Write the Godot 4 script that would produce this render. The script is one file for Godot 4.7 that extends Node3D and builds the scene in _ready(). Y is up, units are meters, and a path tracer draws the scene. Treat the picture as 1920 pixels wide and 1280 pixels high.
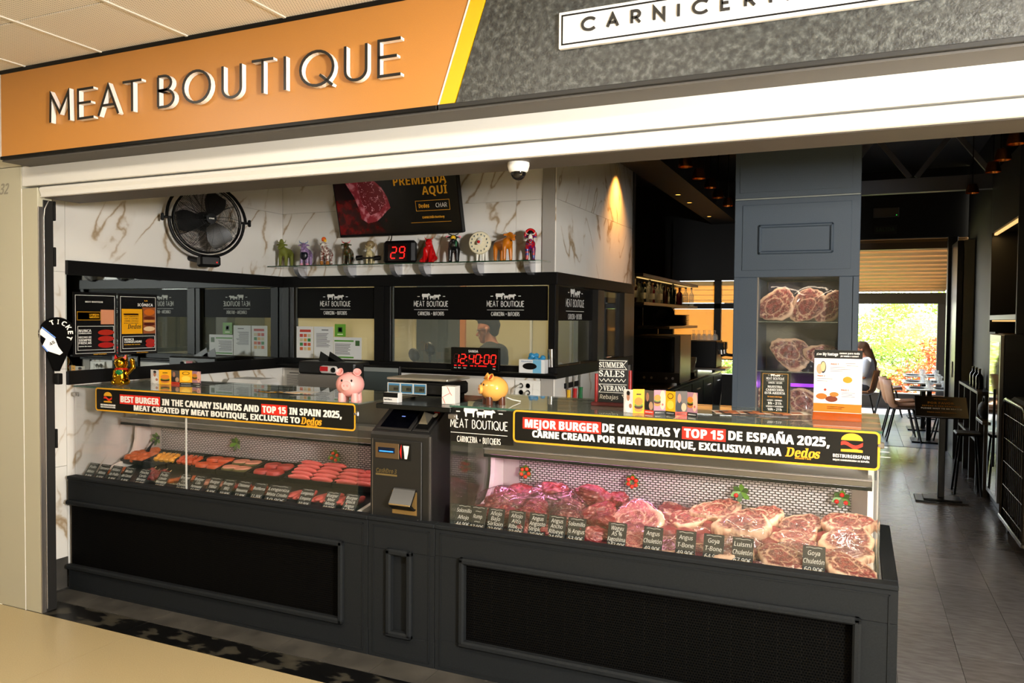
extends Node3D
# A butcher's shop front in a mall corridor: two glass meat cases, wall of tiles, kitchen window, bar and terrace behind.
# Axes: x along the shop front, y up, z towards the corridor; the counter front stands at z = 0.
var mats := {}
var counts := {}
var rng := RandomNumberGenerator.new()
const I3 := Transform3D.IDENTITY

class MB:
	var st := SurfaceTool.new()
	func _init(): st.begin(Mesh.PRIMITIVE_TRIANGLES)
	func flat(): st.set_smooth_group(-1)
	func vtx(p: Vector3, uv := Vector2.ZERO):
		st.set_uv(uv); st.add_vertex(p)
	func tri(a: Vector3, b: Vector3, c: Vector3): vtx(a); vtx(c); vtx(b)
	func quad(a: Vector3, b: Vector3, c: Vector3, d: Vector3): tri(a, b, c); tri(a, c, d)
	func triout(a: Vector3, b: Vector3, c: Vector3, o: Vector3):
		if (b - a).cross(c - a).dot(o) < 0: tri(a, c, b)
		else: tri(a, b, c)
	func quadout(a: Vector3, b: Vector3, c: Vector3, d: Vector3, o: Vector3):
		if (b - a).cross(c - a).dot(o) < 0: quad(a, d, c, b)
		else: quad(a, b, c, d)
	func quv(a: Vector3, b: Vector3, c: Vector3, d: Vector3, r := Rect2(0, 0, 1, 1)):   # lower left, lower right, upper right, upper left
		flat()
		var u0 := Vector2(r.position.x, r.end.y); var u1 := r.end; var u2 := Vector2(r.end.x, r.position.y); var u3 := r.position
		vtx(a, u0); vtx(c, u2); vtx(b, u1); vtx(a, u0); vtx(d, u3); vtx(c, u2)
	func box(c: Vector3, s: Vector3, bev := 0.0, xf := I3):
		flat()
		var h := s / 2
		var b := minf(bev, minf(h.x, minf(h.y, h.z)) * 0.99)
		for ax in 3:
			var u := (ax + 1) % 3
			var v := (ax + 2) % 3
			for sg in [-1.0, 1.0]:
				var q := []
				for k in [[-1, -1], [1, -1], [1, 1], [-1, 1]]:
					var p := Vector3.ZERO
					p[ax] = sg * h[ax]; p[u] = k[0] * (h[u] - b); p[v] = k[1] * (h[v] - b)
					q.append(xf * (c + p))
				var o := Vector3.ZERO
				o[ax] = sg
				quadout(q[0], q[1], q[2], q[3], xf.basis * o)
				if b > 0:
					for su in [-1.0, 1.0]:
						var e := []
						for k in [[1, -1], [1, 1], [0, 1], [0, -1]]:
							var p := Vector3.ZERO
							p[ax] = sg * (h[ax] - (0.0 if k[0] else b)); p[u] = su * (h[u] - (b if k[0] else 0.0)); p[v] = k[1] * (h[v] - b)
							e.append(xf * (c + p))
						var o2 := o
						o2[u] = su
						quadout(e[0], e[1], e[2], e[3], xf.basis * o2)
		if b > 0:
			for sx in [-1, 1]:
				for sy in [-1, 1]:
					for sz in [-1, 1]:
						var s3 := Vector3(sx, sy, sz)
						var hb := h - Vector3.ONE * b
						triout(xf * (c + s3 * Vector3(h.x, hb.y, hb.z)), xf * (c + s3 * Vector3(hb.x, h.y, hb.z)), xf * (c + s3 * Vector3(hb.x, hb.y, h.z)), xf.basis * s3)
	func tube(pts: Array, r, sides := 8, closed := false, sx := 1.0):
		st.set_smooth_group(1)
		var n := pts.size()
		var rings := []
		var up := Vector3.UP
		var t0: Vector3 = (pts[1] - pts[0]).normalized()
		if absf(t0.dot(up)) > 0.9: up = Vector3.RIGHT
		var nn := (up - t0 * up.dot(t0)).normalized()
		for i in n:
			var a: Vector3 = pts[(i - 1 + n) % n] if (closed or i > 0) else pts[0]
			var c: Vector3 = pts[(i + 1) % n] if (closed or i < n - 1) else pts[n - 1]
			var t := (c - a).normalized()
			nn = (nn - t * nn.dot(t)).normalized()
			var bb := t.cross(nn)
			var rr: float = r[i] if r is Array else r
			var ring := []
			for k in sides:
				var an := TAU * k / sides
				ring.append(pts[i] + (nn * cos(an) + bb * sin(an) * sx) * rr)
			rings.append(ring)
		for i in (n if closed else n - 1):
			var A: Array = rings[i]
			var Bq: Array = rings[(i + 1) % n]
			for k in sides:
				var j := (k + 1) % sides
				quad(A[k], A[j], Bq[j], Bq[k])
		if not closed:
			st.set_smooth_group(-1)
			for k in sides:
				var j := (k + 1) % sides
				tri(pts[0], rings[0][j], rings[0][k])
				tri(pts[n - 1], rings[n - 1][k], rings[n - 1][j])
	func lathe(prof: Array, segs := 16, xf := I3):
		var g := 1
		for i in prof.size() - 1:
			var a: Vector2 = prof[i]
			var b: Vector2 = prof[i + 1]
			if i > 0:
				var d0: Vector2 = (a - prof[i - 1]).normalized()
				if d0.dot((b - a).normalized()) < 0.8: g += 1
			st.set_smooth_group(g)
			for k in segs:
				var t0 := TAU * k / segs
				var t1 := TAU * (k + 1) / segs
				if k == segs - 1: t1 = 0.0
				var p0 := xf * Vector3(a.x * cos(t0), a.y, a.x * sin(t0))
				var p1 := xf * Vector3(a.x * cos(t1), a.y, a.x * sin(t1))
				var q0 := xf * Vector3(b.x * cos(t0), b.y, b.x * sin(t0))
				var q1 := xf * Vector3(b.x * cos(t1), b.y, b.x * sin(t1))
				if b.x > 0: tri(p0, q0, q1)
				if a.x > 0: tri(p0, q1, p1)
	func ball(c: Vector3, r: Vector3, segs := 12, bs := Basis()):
		var prof := []
		var m := segs / 2
		for i in m + 1:
			var t := PI * i / m
			prof.append(Vector2(0.0 if i == 0 or i == m else sin(t), -cos(t)))
		lathe(prof, segs, Transform3D(bs * Basis.from_scale(r), c))
	func cyl(a: Vector3, b: Vector3, r0: float, r1 := -1.0, segs := 12):
		if r1 < 0: r1 = r0
		var y := (b - a).normalized()
		var x := y.cross(Vector3.RIGHT if absf(y.x) < 0.8 else Vector3.UP).normalized()
		var L := a.distance_to(b)
		lathe([Vector2(0, 0), Vector2(r0, 0), Vector2(r1, L), Vector2(0, L)], segs, Transform3D(Basis(x, y, x.cross(y)), a))
	func extrude(poly: Array, z0: float, z1: float, xf := I3):
		flat()
		var pp := PackedVector2Array(poly)
		if Geometry2D.is_polygon_clockwise(pp): pp.reverse()
		var ix := Geometry2D.triangulate_polygon(pp)
		for i in range(0, ix.size(), 3):
			var a := pp[ix[i]]; var b := pp[ix[i + 1]]; var c := pp[ix[i + 2]]
			triout(xf * Vector3(a.x, a.y, z1), xf * Vector3(b.x, b.y, z1), xf * Vector3(c.x, c.y, z1), xf.basis.z)
			triout(xf * Vector3(a.x, a.y, z0), xf * Vector3(b.x, b.y, z0), xf * Vector3(c.x, c.y, z0), -xf.basis.z)
		for i in pp.size():
			var a := pp[i]; var b := pp[(i + 1) % pp.size()]
			quad(xf * Vector3(a.x, a.y, z1), xf * Vector3(a.x, a.y, z0), xf * Vector3(b.x, b.y, z0), xf * Vector3(b.x, b.y, z1))
	func ribbon(pts: Array, hw: float, z0: float, z1: float, xf := I3, closed := false):
		flat()
		var clean := []
		for p in pts:
			if clean.is_empty() or clean[-1].distance_to(p) > 1e-5: clean.append(p)
		pts = clean
		var n := pts.size()
		var L := []
		var R := []
		for i in n:
			var p: Vector2 = pts[i]
			var d0: Vector2 = (p - pts[(i - 1 + n) % n]).normalized() if (closed or i > 0) else (pts[1] - p).normalized()
			var d1: Vector2 = (pts[(i + 1) % n] - p).normalized() if (closed or i < n - 1) else d0
			var m := (d0 + d1).normalized()
			var nn := Vector2(-m.y, m.x)
			var k := clampf(1.0 / maxf(0.2, nn.dot(Vector2(-d0.y, d0.x))), 1.0, 3.2)
			L.append(p + nn * hw * k); R.append(p - nn * hw * k)
		for i in (n if closed else n - 1):
			var j := (i + 1) % n
			var q := []
			for z in [z0, z1]:
				for e in [L[i], R[i], R[j], L[j]]: q.append(xf * Vector3(e.x, e.y, z))
			var zf := xf.basis.z
			quadout(q[4], q[5], q[6], q[7], zf)
			if z1 - z0 > 0.0006:
				quadout(q[0], q[1], q[2], q[3], -zf)
				var out: Vector3 = xf.basis * Vector3(L[i].x - R[i].x, L[i].y - R[i].y, 0)
				quadout(q[0], q[3], q[7], q[4], out); quadout(q[1], q[2], q[6], q[5], -out)
				if not closed and (i == 0 or i == n - 2):
					var al: Vector3 = q[2] - q[1]
					if i == 0: quadout(q[0], q[1], q[5], q[4], -al)
					if i == n - 2: quadout(q[2], q[3], q[7], q[6], al)

# ---------- nodes
func numbered(parent: Node, called: String) -> String:
	var key := str(parent.get_instance_id()) + called
	var n: int = counts.get(key, 0)
	counts[key] = n + 1
	return called if n == 0 else "%s_%03d" % [called, n]
func put(parent: Node, called: String, b: MB, m: Material) -> MeshInstance3D:
	b.st.generate_normals()
	var mi := MeshInstance3D.new()
	mi.mesh = b.st.commit()
	if m: mi.mesh.surface_set_material(0, m)
	mi.name = numbered(parent, called)
	parent.add_child(mi)
	return mi
func inst(parent: Node, called: String, mesh: Mesh, at := Vector3.ZERO, bs := Basis()) -> MeshInstance3D:
	var mi := MeshInstance3D.new()
	mi.mesh = mesh
	mi.name = numbered(parent, called)
	mi.transform = Transform3D(bs, at)
	parent.add_child(mi)
	return mi
func thing(called: String, label: String, category: String, at := Vector3.ZERO, turn := 0.0, group := "") -> Node3D:
	var o := Node3D.new()
	o.name = numbered(self, called)
	add_child(o)
	o.position = at
	o.rotation.y = turn
	return tag(o, label, category, group)
func tag(o: Node3D, label: String, category: String, group := "") -> Node3D:
	o.set_meta("label", label)
	o.set_meta("category", category)
	if group != "": o.set_meta("group", group)
	return o
func structure(called: String) -> Node3D:
	var o := Node3D.new()
	o.name = called
	add_child(o)
	o.set_meta("kind", "structure")
	return o
func sbox(parent: Node, called: String, a: Vector3, b: Vector3, m: Material, bev := 0.0) -> MeshInstance3D:   # box between two corners
	var mb := MB.new()
	mb.box((a + b) / 2, (b - a).abs(), bev)
	return put(parent, called, mb, m)
func copy(o: Node3D, label: String, at: Vector3, turn := 0.0, called := "") -> Node3D:
	var c: Node3D = o.duplicate()
	c.name = numbered(self, str(o.name).get_slice("_0", 0) if called == "" else called)
	add_child(c)
	c.position = at
	c.rotation.y = turn
	c.set_meta("label", label)
	return c
func ordinal(n: int) -> String:
	return ["first", "second", "third", "fourth", "fifth", "sixth", "seventh", "eighth", "ninth", "tenth", "eleventh", "twelfth", "thirteenth", "fourteenth", "fifteenth", "sixteenth", "seventeenth", "eighteenth", "nineteenth", "twentieth"][n]

# ---------- materials
func mat(c: Color, rough := 0.6, metal := 0.0, spec := -1.0) -> StandardMaterial3D:
	var k := "%s %.2f %.2f %.2f" % [c.to_html(), rough, metal, spec]
	if mats.has(k): return mats[k]
	var m := StandardMaterial3D.new()
	m.albedo_color = c; m.roughness = rough; m.metallic = metal
	if spec >= 0: m.metallic_specular = spec
	mats[k] = m
	return m
func glow(c: Color, e: float) -> StandardMaterial3D:
	var m := StandardMaterial3D.new()
	m.albedo_color = c; m.emission_enabled = true; m.emission = c; m.emission_energy_multiplier = e
	return m
func pane(c: Color, a: float, rough := 0.0) -> StandardMaterial3D:
	var m := StandardMaterial3D.new()
	m.albedo_color = Color(c.r, c.g, c.b, a); m.roughness = rough
	m.transparency = BaseMaterial3D.TRANSPARENCY_ALPHA
	return m
func noise_tex(cols: Array, freq: float, seed_ := 1, size := 512, type := FastNoiseLite.TYPE_SIMPLEX_SMOOTH, oct := 5, offs := []) -> NoiseTexture2D:
	var n := FastNoiseLite.new()
	n.seed = seed_; n.frequency = freq; n.noise_type = type; n.fractal_octaves = oct
	var t := NoiseTexture2D.new()
	t.width = size; t.height = size; t.seamless = true; t.noise = n
	var g := Gradient.new()
	var of := PackedFloat32Array()
	for i in cols.size(): of.append(offs[i] if offs.size() else float(i) / (cols.size() - 1))
	g.offsets = of
	g.colors = PackedColorArray(cols)
	t.color_ramp = g
	return t
func bump_tex(freq: float, seed_ := 3, size := 512, strength := 4.0, oct := 4) -> NoiseTexture2D:
	var n := FastNoiseLite.new()
	n.seed = seed_; n.frequency = freq; n.fractal_octaves = oct
	var t := NoiseTexture2D.new()
	t.width = size; t.height = size; t.seamless = true; t.noise = n; t.as_normal_map = true; t.bump_strength = strength
	return t
func nmat(cols: Array, freq: float, scale_: float, rough := 0.6, seed_ := 1, bump := 0.0, offs := [], size := 512) -> StandardMaterial3D:
	var m := StandardMaterial3D.new()
	m.albedo_texture = noise_tex(cols, freq, seed_, size, FastNoiseLite.TYPE_SIMPLEX_SMOOTH, 5, offs)
	m.roughness = rough
	m.uv1_triplanar = true
	m.uv1_world_triplanar = true
	m.uv1_scale = Vector3.ONE * scale_
	if bump > 0:
		m.normal_enabled = true
		m.normal_texture = bump_tex(freq * 1.5, seed_ + 7)
		m.normal_scale = bump
	return m
func imat(img: Image, rough := 0.4) -> StandardMaterial3D:
	var m := StandardMaterial3D.new()
	m.albedo_texture = ImageTexture.create_from_image(img)
	m.roughness = rough
	return m

# ---------- lettering
var fonts := {}
func font(bold: bool, serif := false) -> SystemFont:
	var k := str(bold) + str(serif)
	if not fonts.has(k):
		var f := SystemFont.new()
		f.font_names = PackedStringArray(["Droid Serif" if serif else "Droid Sans"])
		f.font_weight = 700 if bold else 400
		fonts[k] = f
	return fonts[k]
# words with capitals h high, stretched to width w, the middle of the capitals at c; bs gives right, up and facing
var caps := {}
func txt(parent: Node, s: String, c: Vector3, w: float, h: float, m: Material, bold := true, bs := Basis(), depth := 0.0012, slant := 0.0, serif := false, heavy := 0.0) -> MeshInstance3D:
	var t := TextMesh.new()
	t.text = s; t.font = font(bold, serif); t.font_size = 32; t.pixel_size = 0.01; t.depth = 0.01; t.curve_step = 4.0
	t.material = m
	var bb := t.get_aabb()
	var key := str(bold) + str(serif)
	if not caps.has(key):
		var r := TextMesh.new()
		r.text = "H"; r.font = t.font; r.font_size = 32; r.pixel_size = 0.01
		caps[key] = r.get_aabb()
	var cap: AABB = caps[key]
	var mi := MeshInstance3D.new()
	mi.mesh = t
	mi.name = numbered(parent, "lettering")
	var sx := w / maxf(bb.size.x, 0.001)
	var sy := h / cap.size.y
	var loc := Basis(Vector3(sx, 0, 0), Vector3(slant * sy, sy, 0), Vector3(0, 0, depth / 0.01))
	var mid := Vector3(bb.get_center().x, cap.get_center().y, bb.get_center().z)
	mi.transform = Transform3D(bs * loc, c - bs * (loc * mid))
	if heavy > 0:   # a blacker cut of the face: the same outlines struck four times a hair apart
		var st := SurfaceTool.new()
		st.begin(Mesh.PRIMITIVE_TRIANGLES)
		for e in [[-1, -1, 0.0], [1, -1, 0.003], [1, 1, 0.006], [-1, 1, 0.009]]: st.append_from(t, 0, Transform3D(Basis(), Vector3(e[0] * heavy / sx, e[1] * heavy * 0.6 / sy, e[2])))
		mi.mesh = st.commit()
		mi.mesh.surface_set_material(0, m)
	parent.add_child(mi)
	return mi
func arc(cx: float, cy: float, rx: float, ry: float, a0: float, a1: float, n := 12) -> Array:
	var r := []
	for i in n + 1:
		var a := deg_to_rad(lerpf(a0, a1, float(i) / n))
		r.append(Vector2(cx + rx * cos(a), cy + ry * sin(a)))
	return r
# thin even-stroke capitals as lists of polylines in a box 1 high; returns [width, [[closed, points], ...]]
func glyph(ch: String) -> Array:
	match ch:
		"A": return [0.66, [[0, [Vector2(0, 0), Vector2(0.33, 1), Vector2(0.66, 0)]], [0, [Vector2(0.12, 0.33), Vector2(0.54, 0.33)]]]]
		"B": return [0.5, [[0, [Vector2(0, 0.02), Vector2(0, 0.98)]], [0, [Vector2(0, 1), Vector2(0.2, 1)] + arc(0.2, 0.77, 0.22, 0.23, 90, -90, 10) + [Vector2(0, 0.54)]], [0, [Vector2(0, 0.54), Vector2(0.24, 0.54)] + arc(0.24, 0.27, 0.26, 0.27, 90, -90, 10) + [Vector2(0, 0)]]]]
		"C": return [0.75, [[0, arc(0.46, 0.5, 0.46, 0.5, 42, 318, 22)]]]
		"E": return [0.46, [[0, [Vector2(0.46, 1), Vector2(0, 1), Vector2(0, 0), Vector2(0.46, 0)]], [0, [Vector2(0, 0.53), Vector2(0.38, 0.53)]]]]
		"H": return [0.55, [[0, [Vector2(0, 0), Vector2(0, 1)]], [0, [Vector2(0.55, 0), Vector2(0.55, 1)]], [0, [Vector2(0, 0.52), Vector2(0.55, 0.52)]]]]
		"I": return [0.0, [[0, [Vector2(0, 0), Vector2(0, 1)]]]]
		"M": return [0.64, [[0, [Vector2(0, 0), Vector2(0.02, 1), Vector2(0.32, 0.32), Vector2(0.62, 1), Vector2(0.64, 0)]]]]
		"N": return [0.58, [[0, [Vector2(0, 0), Vector2(0, 1), Vector2(0.58, 0), Vector2(0.58, 1)]]]]
		"O": return [0.84, [[1, arc(0.42, 0.5, 0.42, 0.5, 0, 345, 23)]]]
		"Q": return [0.84, [[1, arc(0.42, 0.5, 0.42, 0.5, 0, 345, 23)], [0, [Vector2(0.5, 0.3), Vector2(0.82, -0.04)]]]]
		"R": return [0.5, [[0, [Vector2(0, 0), Vector2(0, 1), Vector2(0.24, 1)] + arc(0.24, 0.73, 0.24, 0.27, 90, -90, 10) + [Vector2(0, 0.46)]], [0, [Vector2(0.22, 0.46), Vector2(0.5, 0)]]]]
		"S": return [0.48, [[0, arc(0.24, 0.75, 0.21, 0.25, 30, 270, 12) + arc(0.24, 0.25, 0.24, 0.25, 85, -150, 12)]]]
		"T": return [0.56, [[0, [Vector2(0, 1), Vector2(0.56, 1)]], [0, [Vector2(0.28, 1), Vector2(0.28, 0)]]]]
		"U": return [0.56, [[0, [Vector2(0, 1), Vector2(0, 0.28)] + arc(0.28, 0.28, 0.28, 0.28, 180, 360, 14) + [Vector2(0.56, 1)]]]]
		"Y": return [0.56, [[0, [Vector2(0, 1), Vector2(0.28, 0.48), Vector2(0.56, 1)]], [0, [Vector2(0.28, 0.48), Vector2(0.28, 0)]]]]
		"+": return [0.4, [[0, [Vector2(0, 0.5), Vector2(0.4, 0.5)]], [0, [Vector2(0.2, 0.3), Vector2(0.2, 0.7)]]]]
	return [0.3, []]
func stroke_word(b: MB, s: String, x0: float, y0: float, w: float, h: float, hw: float, z0: float, z1: float, xf := I3, gap := 0.2):
	var tot := 0.0
	for ch in s: tot += float(glyph(ch)[0]) + gap
	tot -= gap
	var k := w / tot
	var x := 0.0
	for ch in s:
		var g := glyph(ch)
		for pl in g[1]:
			var pts := []
			for p in pl[1]: pts.append(Vector2(x0 + (x + p.x) * k, y0 + p.y * h))
			b.ribbon(pts, hw, z0, z1, xf, pl[0] == 1)
		x += float(g[0]) + gap
# ---------- soft bodies: smooth union of tapered capsules meshed as surface nets
func body(b: MB, bones: Array, cell: float, k := 0.03):
	var lo := Vector3.ONE * 1e9
	var hi := -lo
	for e in bones:
		for q in [0, 1]:
			var r: float = e[2 + q] + k + cell * 2
			lo = lo.min(e[q] - Vector3.ONE * r); hi = hi.max(e[q] + Vector3.ONE * r)
	var n := Vector3i(((hi - lo) / cell).ceil()) + Vector3i.ONE
	var f := PackedFloat32Array()
	f.resize(n.x * n.y * n.z)
	f.fill(9.0)
	for e in bones:
		var A: Vector3 = e[0]
		var D: Vector3 = e[1] - A
		var dd := maxf(D.length_squared(), 1e-9)
		var rm: float = maxf(e[2], e[3]) + k * 1.5 + cell * 2
		var i0 := Vector3i(((A.min(e[1]) - Vector3.ONE * rm - lo) / cell).floor()).clamp(Vector3i.ZERO, n - Vector3i.ONE)
		var i1 := Vector3i(((A.max(e[1]) + Vector3.ONE * rm - lo) / cell).ceil()).clamp(Vector3i.ZERO, n - Vector3i.ONE)
		for z in range(i0.z, i1.z + 1):
			for y in range(i0.y, i1.y + 1):
				for x in range(i0.x, i1.x + 1):
					var p := lo + Vector3(x, y, z) * cell
					var t := clampf((p - A).dot(D) / dd, 0, 1)
					var d := p.distance_to(A + D * t) - lerpf(e[2], e[3], t)
					var ix := (z * n.y + y) * n.x + x
					var o := f[ix]
					if o > 8: f[ix] = d
					else:
						var h := clampf(0.5 + 0.5 * (o - d) / k, 0, 1)
						f[ix] = lerpf(o, d, h) - k * h * (1 - h)
	var vid := {}
	var sy := n.x
	var sz := n.x * n.y
	b.st.set_smooth_group(1)
	for z in range(1, n.z - 1):
		for y in range(1, n.y - 1):
			for x in range(1, n.x - 1):
				var ix := z * sz + y * sy + x
				var s0 := f[ix] < 0
				for ax in 3:
					var st_: int = [1, sy, sz][ax]
					if (f[ix + st_] < 0) == s0: continue
					var u: int = [sy, sz, 1][ax]
					var v: int = [sz, 1, sy][ax]
					var q := []
					for o in [0, u, u + v, v]:
						var ci: int = ix - o
						if not vid.has(ci):
							var acc := Vector3.ZERO
							var cnt := 0
							var cx := ci % n.x; var cyy := (ci / n.x) % n.y; var cz := ci / sz
							for ed in [[0, 1], [0, sy], [0, sz], [1, 1 + sy], [1, 1 + sz], [sy, sy + 1], [sy, sy + sz], [sz, sz + 1], [sz, sz + sy], [1 + sy, 1 + sy + sz], [1 + sz, 1 + sy + sz], [sy + sz, 1 + sy + sz]]:
								var fa := f[ci + ed[0]]; var fb := f[ci + ed[1]]
								if (fa < 0) != (fb < 0):
									var t := fa / (fa - fb)
									var oa := Vector3(1 if ed[0] in [1, 1 + sy, 1 + sz, 1 + sy + sz] else 0, 1 if ed[0] in [sy, 1 + sy, sy + sz, 1 + sy + sz] else 0, 1 if ed[0] >= sz else 0)
									var ob := Vector3(1 if ed[1] in [1, 1 + sy, 1 + sz, 1 + sy + sz] else 0, 1 if ed[1] in [sy, 1 + sy, sy + sz, 1 + sy + sz] else 0, 1 if ed[1] >= sz else 0)
									acc += oa.lerp(ob, t); cnt += 1
							vid[ci] = lo + (Vector3(cx, cyy, cz) + acc / maxi(cnt, 1)) * cell
						q.append(vid[ci])
					if s0: b.quad(q[0], q[1], q[2], q[3])
					else: b.quad(q[0], q[3], q[2], q[1])
# ---------- shared looks
var steel: StandardMaterial3D
var black: StandardMaterial3D
var paint: StandardMaterial3D
var glassm: StandardMaterial3D
var white_ink: StandardMaterial3D
var chalkm: StandardMaterial3D
var marbles := []
func veined(seed_: int) -> Image:
	var w := 320
	var img := Image.create(w, w, false, Image.FORMAT_RGB8)
	var n := FastNoiseLite.new()
	n.seed = seed_; n.frequency = 0.0048; n.fractal_octaves = 3
	var n2 := FastNoiseLite.new()
	n2.seed = seed_ + 5; n2.frequency = 0.018; n2.fractal_octaves = 4
	var n3 := FastNoiseLite.new()
	n3.seed = seed_ + 9; n3.frequency = 0.012
	for y in w:
		for x in w:
			var u := (x * 0.86 + y * 0.5)
			var v := (-x * 0.5 + y * 0.86)
			var r := absf(n.get_noise_2d(u * 1.5, v * 0.3) + 0.09 * n2.get_noise_2d(x, y))
			var amt := clampf((n3.get_noise_2d(x * 0.45, y * 0.45) + 0.22) * 2.6, 0, 1)
			var vein := clampf(1.0 - r / (0.02 + 0.02 * amt), 0, 1) * amt
			var halo := clampf(1.0 - r / 0.1, 0, 1) * amt * 0.5
			var c := Color(0.885, 0.868, 0.838).lerp(Color(0.8, 0.765, 0.71), halo + 0.25 * clampf(n2.get_noise_2d(x * 0.4 + 300, y * 0.4), 0, 1))
			c = c.lerp(Color(0.56, 0.45, 0.31), vein * 0.8)
			img.set_pixel(x, y, c)
	img.generate_mipmaps()
	return img
# one wall tile: a thin block whose face (towards n) spans a..b; u and v span the face
func tile(parent: Node, o: Vector3, u: Vector3, v: Vector3, uv: Rect2, m: Material, t := 0.008):
	var n := u.cross(v).normalized()
	var g := 0.0012
	var uu := u.normalized() * g
	var vv := v.normalized() * g
	var a := o + uu + vv
	var b := o + u - uu + vv
	var c := o + u + v - uu - vv
	var d := o + v + uu - vv
	var mb := MB.new()
	mb.quv(a, b, c, d, uv)
	var bk := -n * t
	mb.quad(a + bk, b + bk, b, a); mb.quad(b + bk, c + bk, c, b); mb.quad(c + bk, d + bk, d, c); mb.quad(d + bk, a + bk, a, d)
	put(parent, "tile", mb, m)
func tiled(parent: Node, o: Vector3, u: Vector3, us: Array, v: Vector3, vs: Array, flip := 0):
	for i in us.size() - 1:
		for j in vs.size() - 1:
			var w: float = us[i + 1] - us[i]
			var h: float = vs[j + 1] - vs[j]
			var k := (i * 3 + j * 5 + flip) % marbles.size()
			var fx := 1.0 if (i + j + flip) % 2 == 0 else -1.0
			var x0 := fposmod(0.37 * i + 0.21 * j + 0.3 * flip, 1.0 - minf(0.99, w / 1.1))
			var r := Rect2(x0, fposmod(0.3 * j + 0.15 * i, 1.0 - minf(0.99, h / 1.1)), w / 1.1, h / 1.1)
			if fx < 0 and flip % 2 == 1: r = Rect2(r.position.x, r.end.y, r.size.x, -r.size.y)
			tile(parent, o + u * float(us[i]) + v * float(vs[j]), u * w, v * h, r, marbles[k])

func setup():
	var cam := Camera3D.new()
	cam.name = "camera"
	cam.fov = 47.396
	cam.position = Vector3(0, 1.7, 3.242)
	cam.rotation_order = EULER_ORDER_YXZ
	cam.rotation_degrees = Vector3(-1.737, 23.981, 0.496)
	cam.near = 0.02; cam.far = 300
	add_child(cam); cam.current = true
	var we := WorldEnvironment.new()
	we.name = "environment"
	var env := Environment.new()
	env.background_mode = Environment.BG_SKY
	var sky := Sky.new()
	var ps := ProceduralSkyMaterial.new()   # a white, hazy coastal sky
	ps.sky_top_color = Color(0.78, 0.85, 0.93); ps.sky_horizon_color = Color(0.97, 0.96, 0.93)
	ps.ground_bottom_color = Color(0.5, 0.46, 0.38); ps.ground_horizon_color = Color(0.85, 0.82, 0.76)
	ps.sun_angle_max = 0.0; ps.energy_multiplier = 10.0
	sky.sky_material = ps
	env.sky = sky
	env.tonemap_mode = Environment.TONE_MAPPER_LINEAR
	env.tonemap_exposure = 0.84
	env.sdfgi_enabled = true; env.ssao_enabled = true; env.ssil_enabled = true
	we.environment = env
	add_child(we)
	var sun := DirectionalLight3D.new()
	sun.name = "sun"
	sun.rotation_degrees = Vector3(-52, 150, 0)
	sun.light_energy = 36.0
	sun.light_color = Color(1, 0.95, 0.85)
	sun.light_angular_distance = 0.6
	sun.shadow_enabled = true
	add_child(sun)
	area_light("photo_flash", Vector3(2.55, 2.05, 3.3), Vector3(-2.2, 1.75, -0.6), Vector2(0.5, 0.5), Color(1, 0.99, 0.975), 50.0)
	for i in 3:
		area_light("corridor_light", Vector3(-3.6 + 2.3 * i, 2.985, 1.9), Vector3(-3.6 + 2.3 * i, 0, 1.899), Vector2(1.15, 0.56), Color(1, 0.95, 0.87), 5.5)
	area_light("added_kitchen_light", Vector3(-3.3, 2.66, -3.1), Vector3(-3.3, 0, -3.101), Vector2(1.1, 0.25), Color(1, 0.92, 0.74), 3.2)  # added fill, no lamp seen: brightens the beige kitchen wall behind the glass
func area_light(called: String, at: Vector3, to: Vector3, size: Vector2, c: Color, e: float) -> AreaLight3D:
	var l := AreaLight3D.new()
	l.name = numbered(self, called)
	l.area_size = size
	l.light_color = c
	l.light_energy = e
	l.area_range = 40.0
	l.area_attenuation = 2.0
	l.shadow_enabled = true
	add_child(l)
	l.position = at
	l.look_at_from_position(at, to, Vector3.UP if absf((to - at).normalized().y) < 0.95 else Vector3.FORWARD)
	return l
func looks():
	steel = mat(Color(0.66, 0.64, 0.62), 0.32, 0.9)
	black = mat(Color(0.045, 0.043, 0.042), 0.42, 0.0, 0.3)
	paint = nmat([Color(0.1, 0.108, 0.114), Color(0.128, 0.135, 0.14)], 0.09, 2.0, 0.6, 4)
	paint.metallic_specular = 0.2
	glassm = pane(Color(0.22, 0.3, 0.27), 0.05)
	white_ink = mat(Color(0.88, 0.87, 0.84), 0.6)
	chalkm = mat(Color(0.8, 0.79, 0.75), 0.9)
	for s in 3: marbles.append(imat(veined(11 + s * 17), 0.32))

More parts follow.
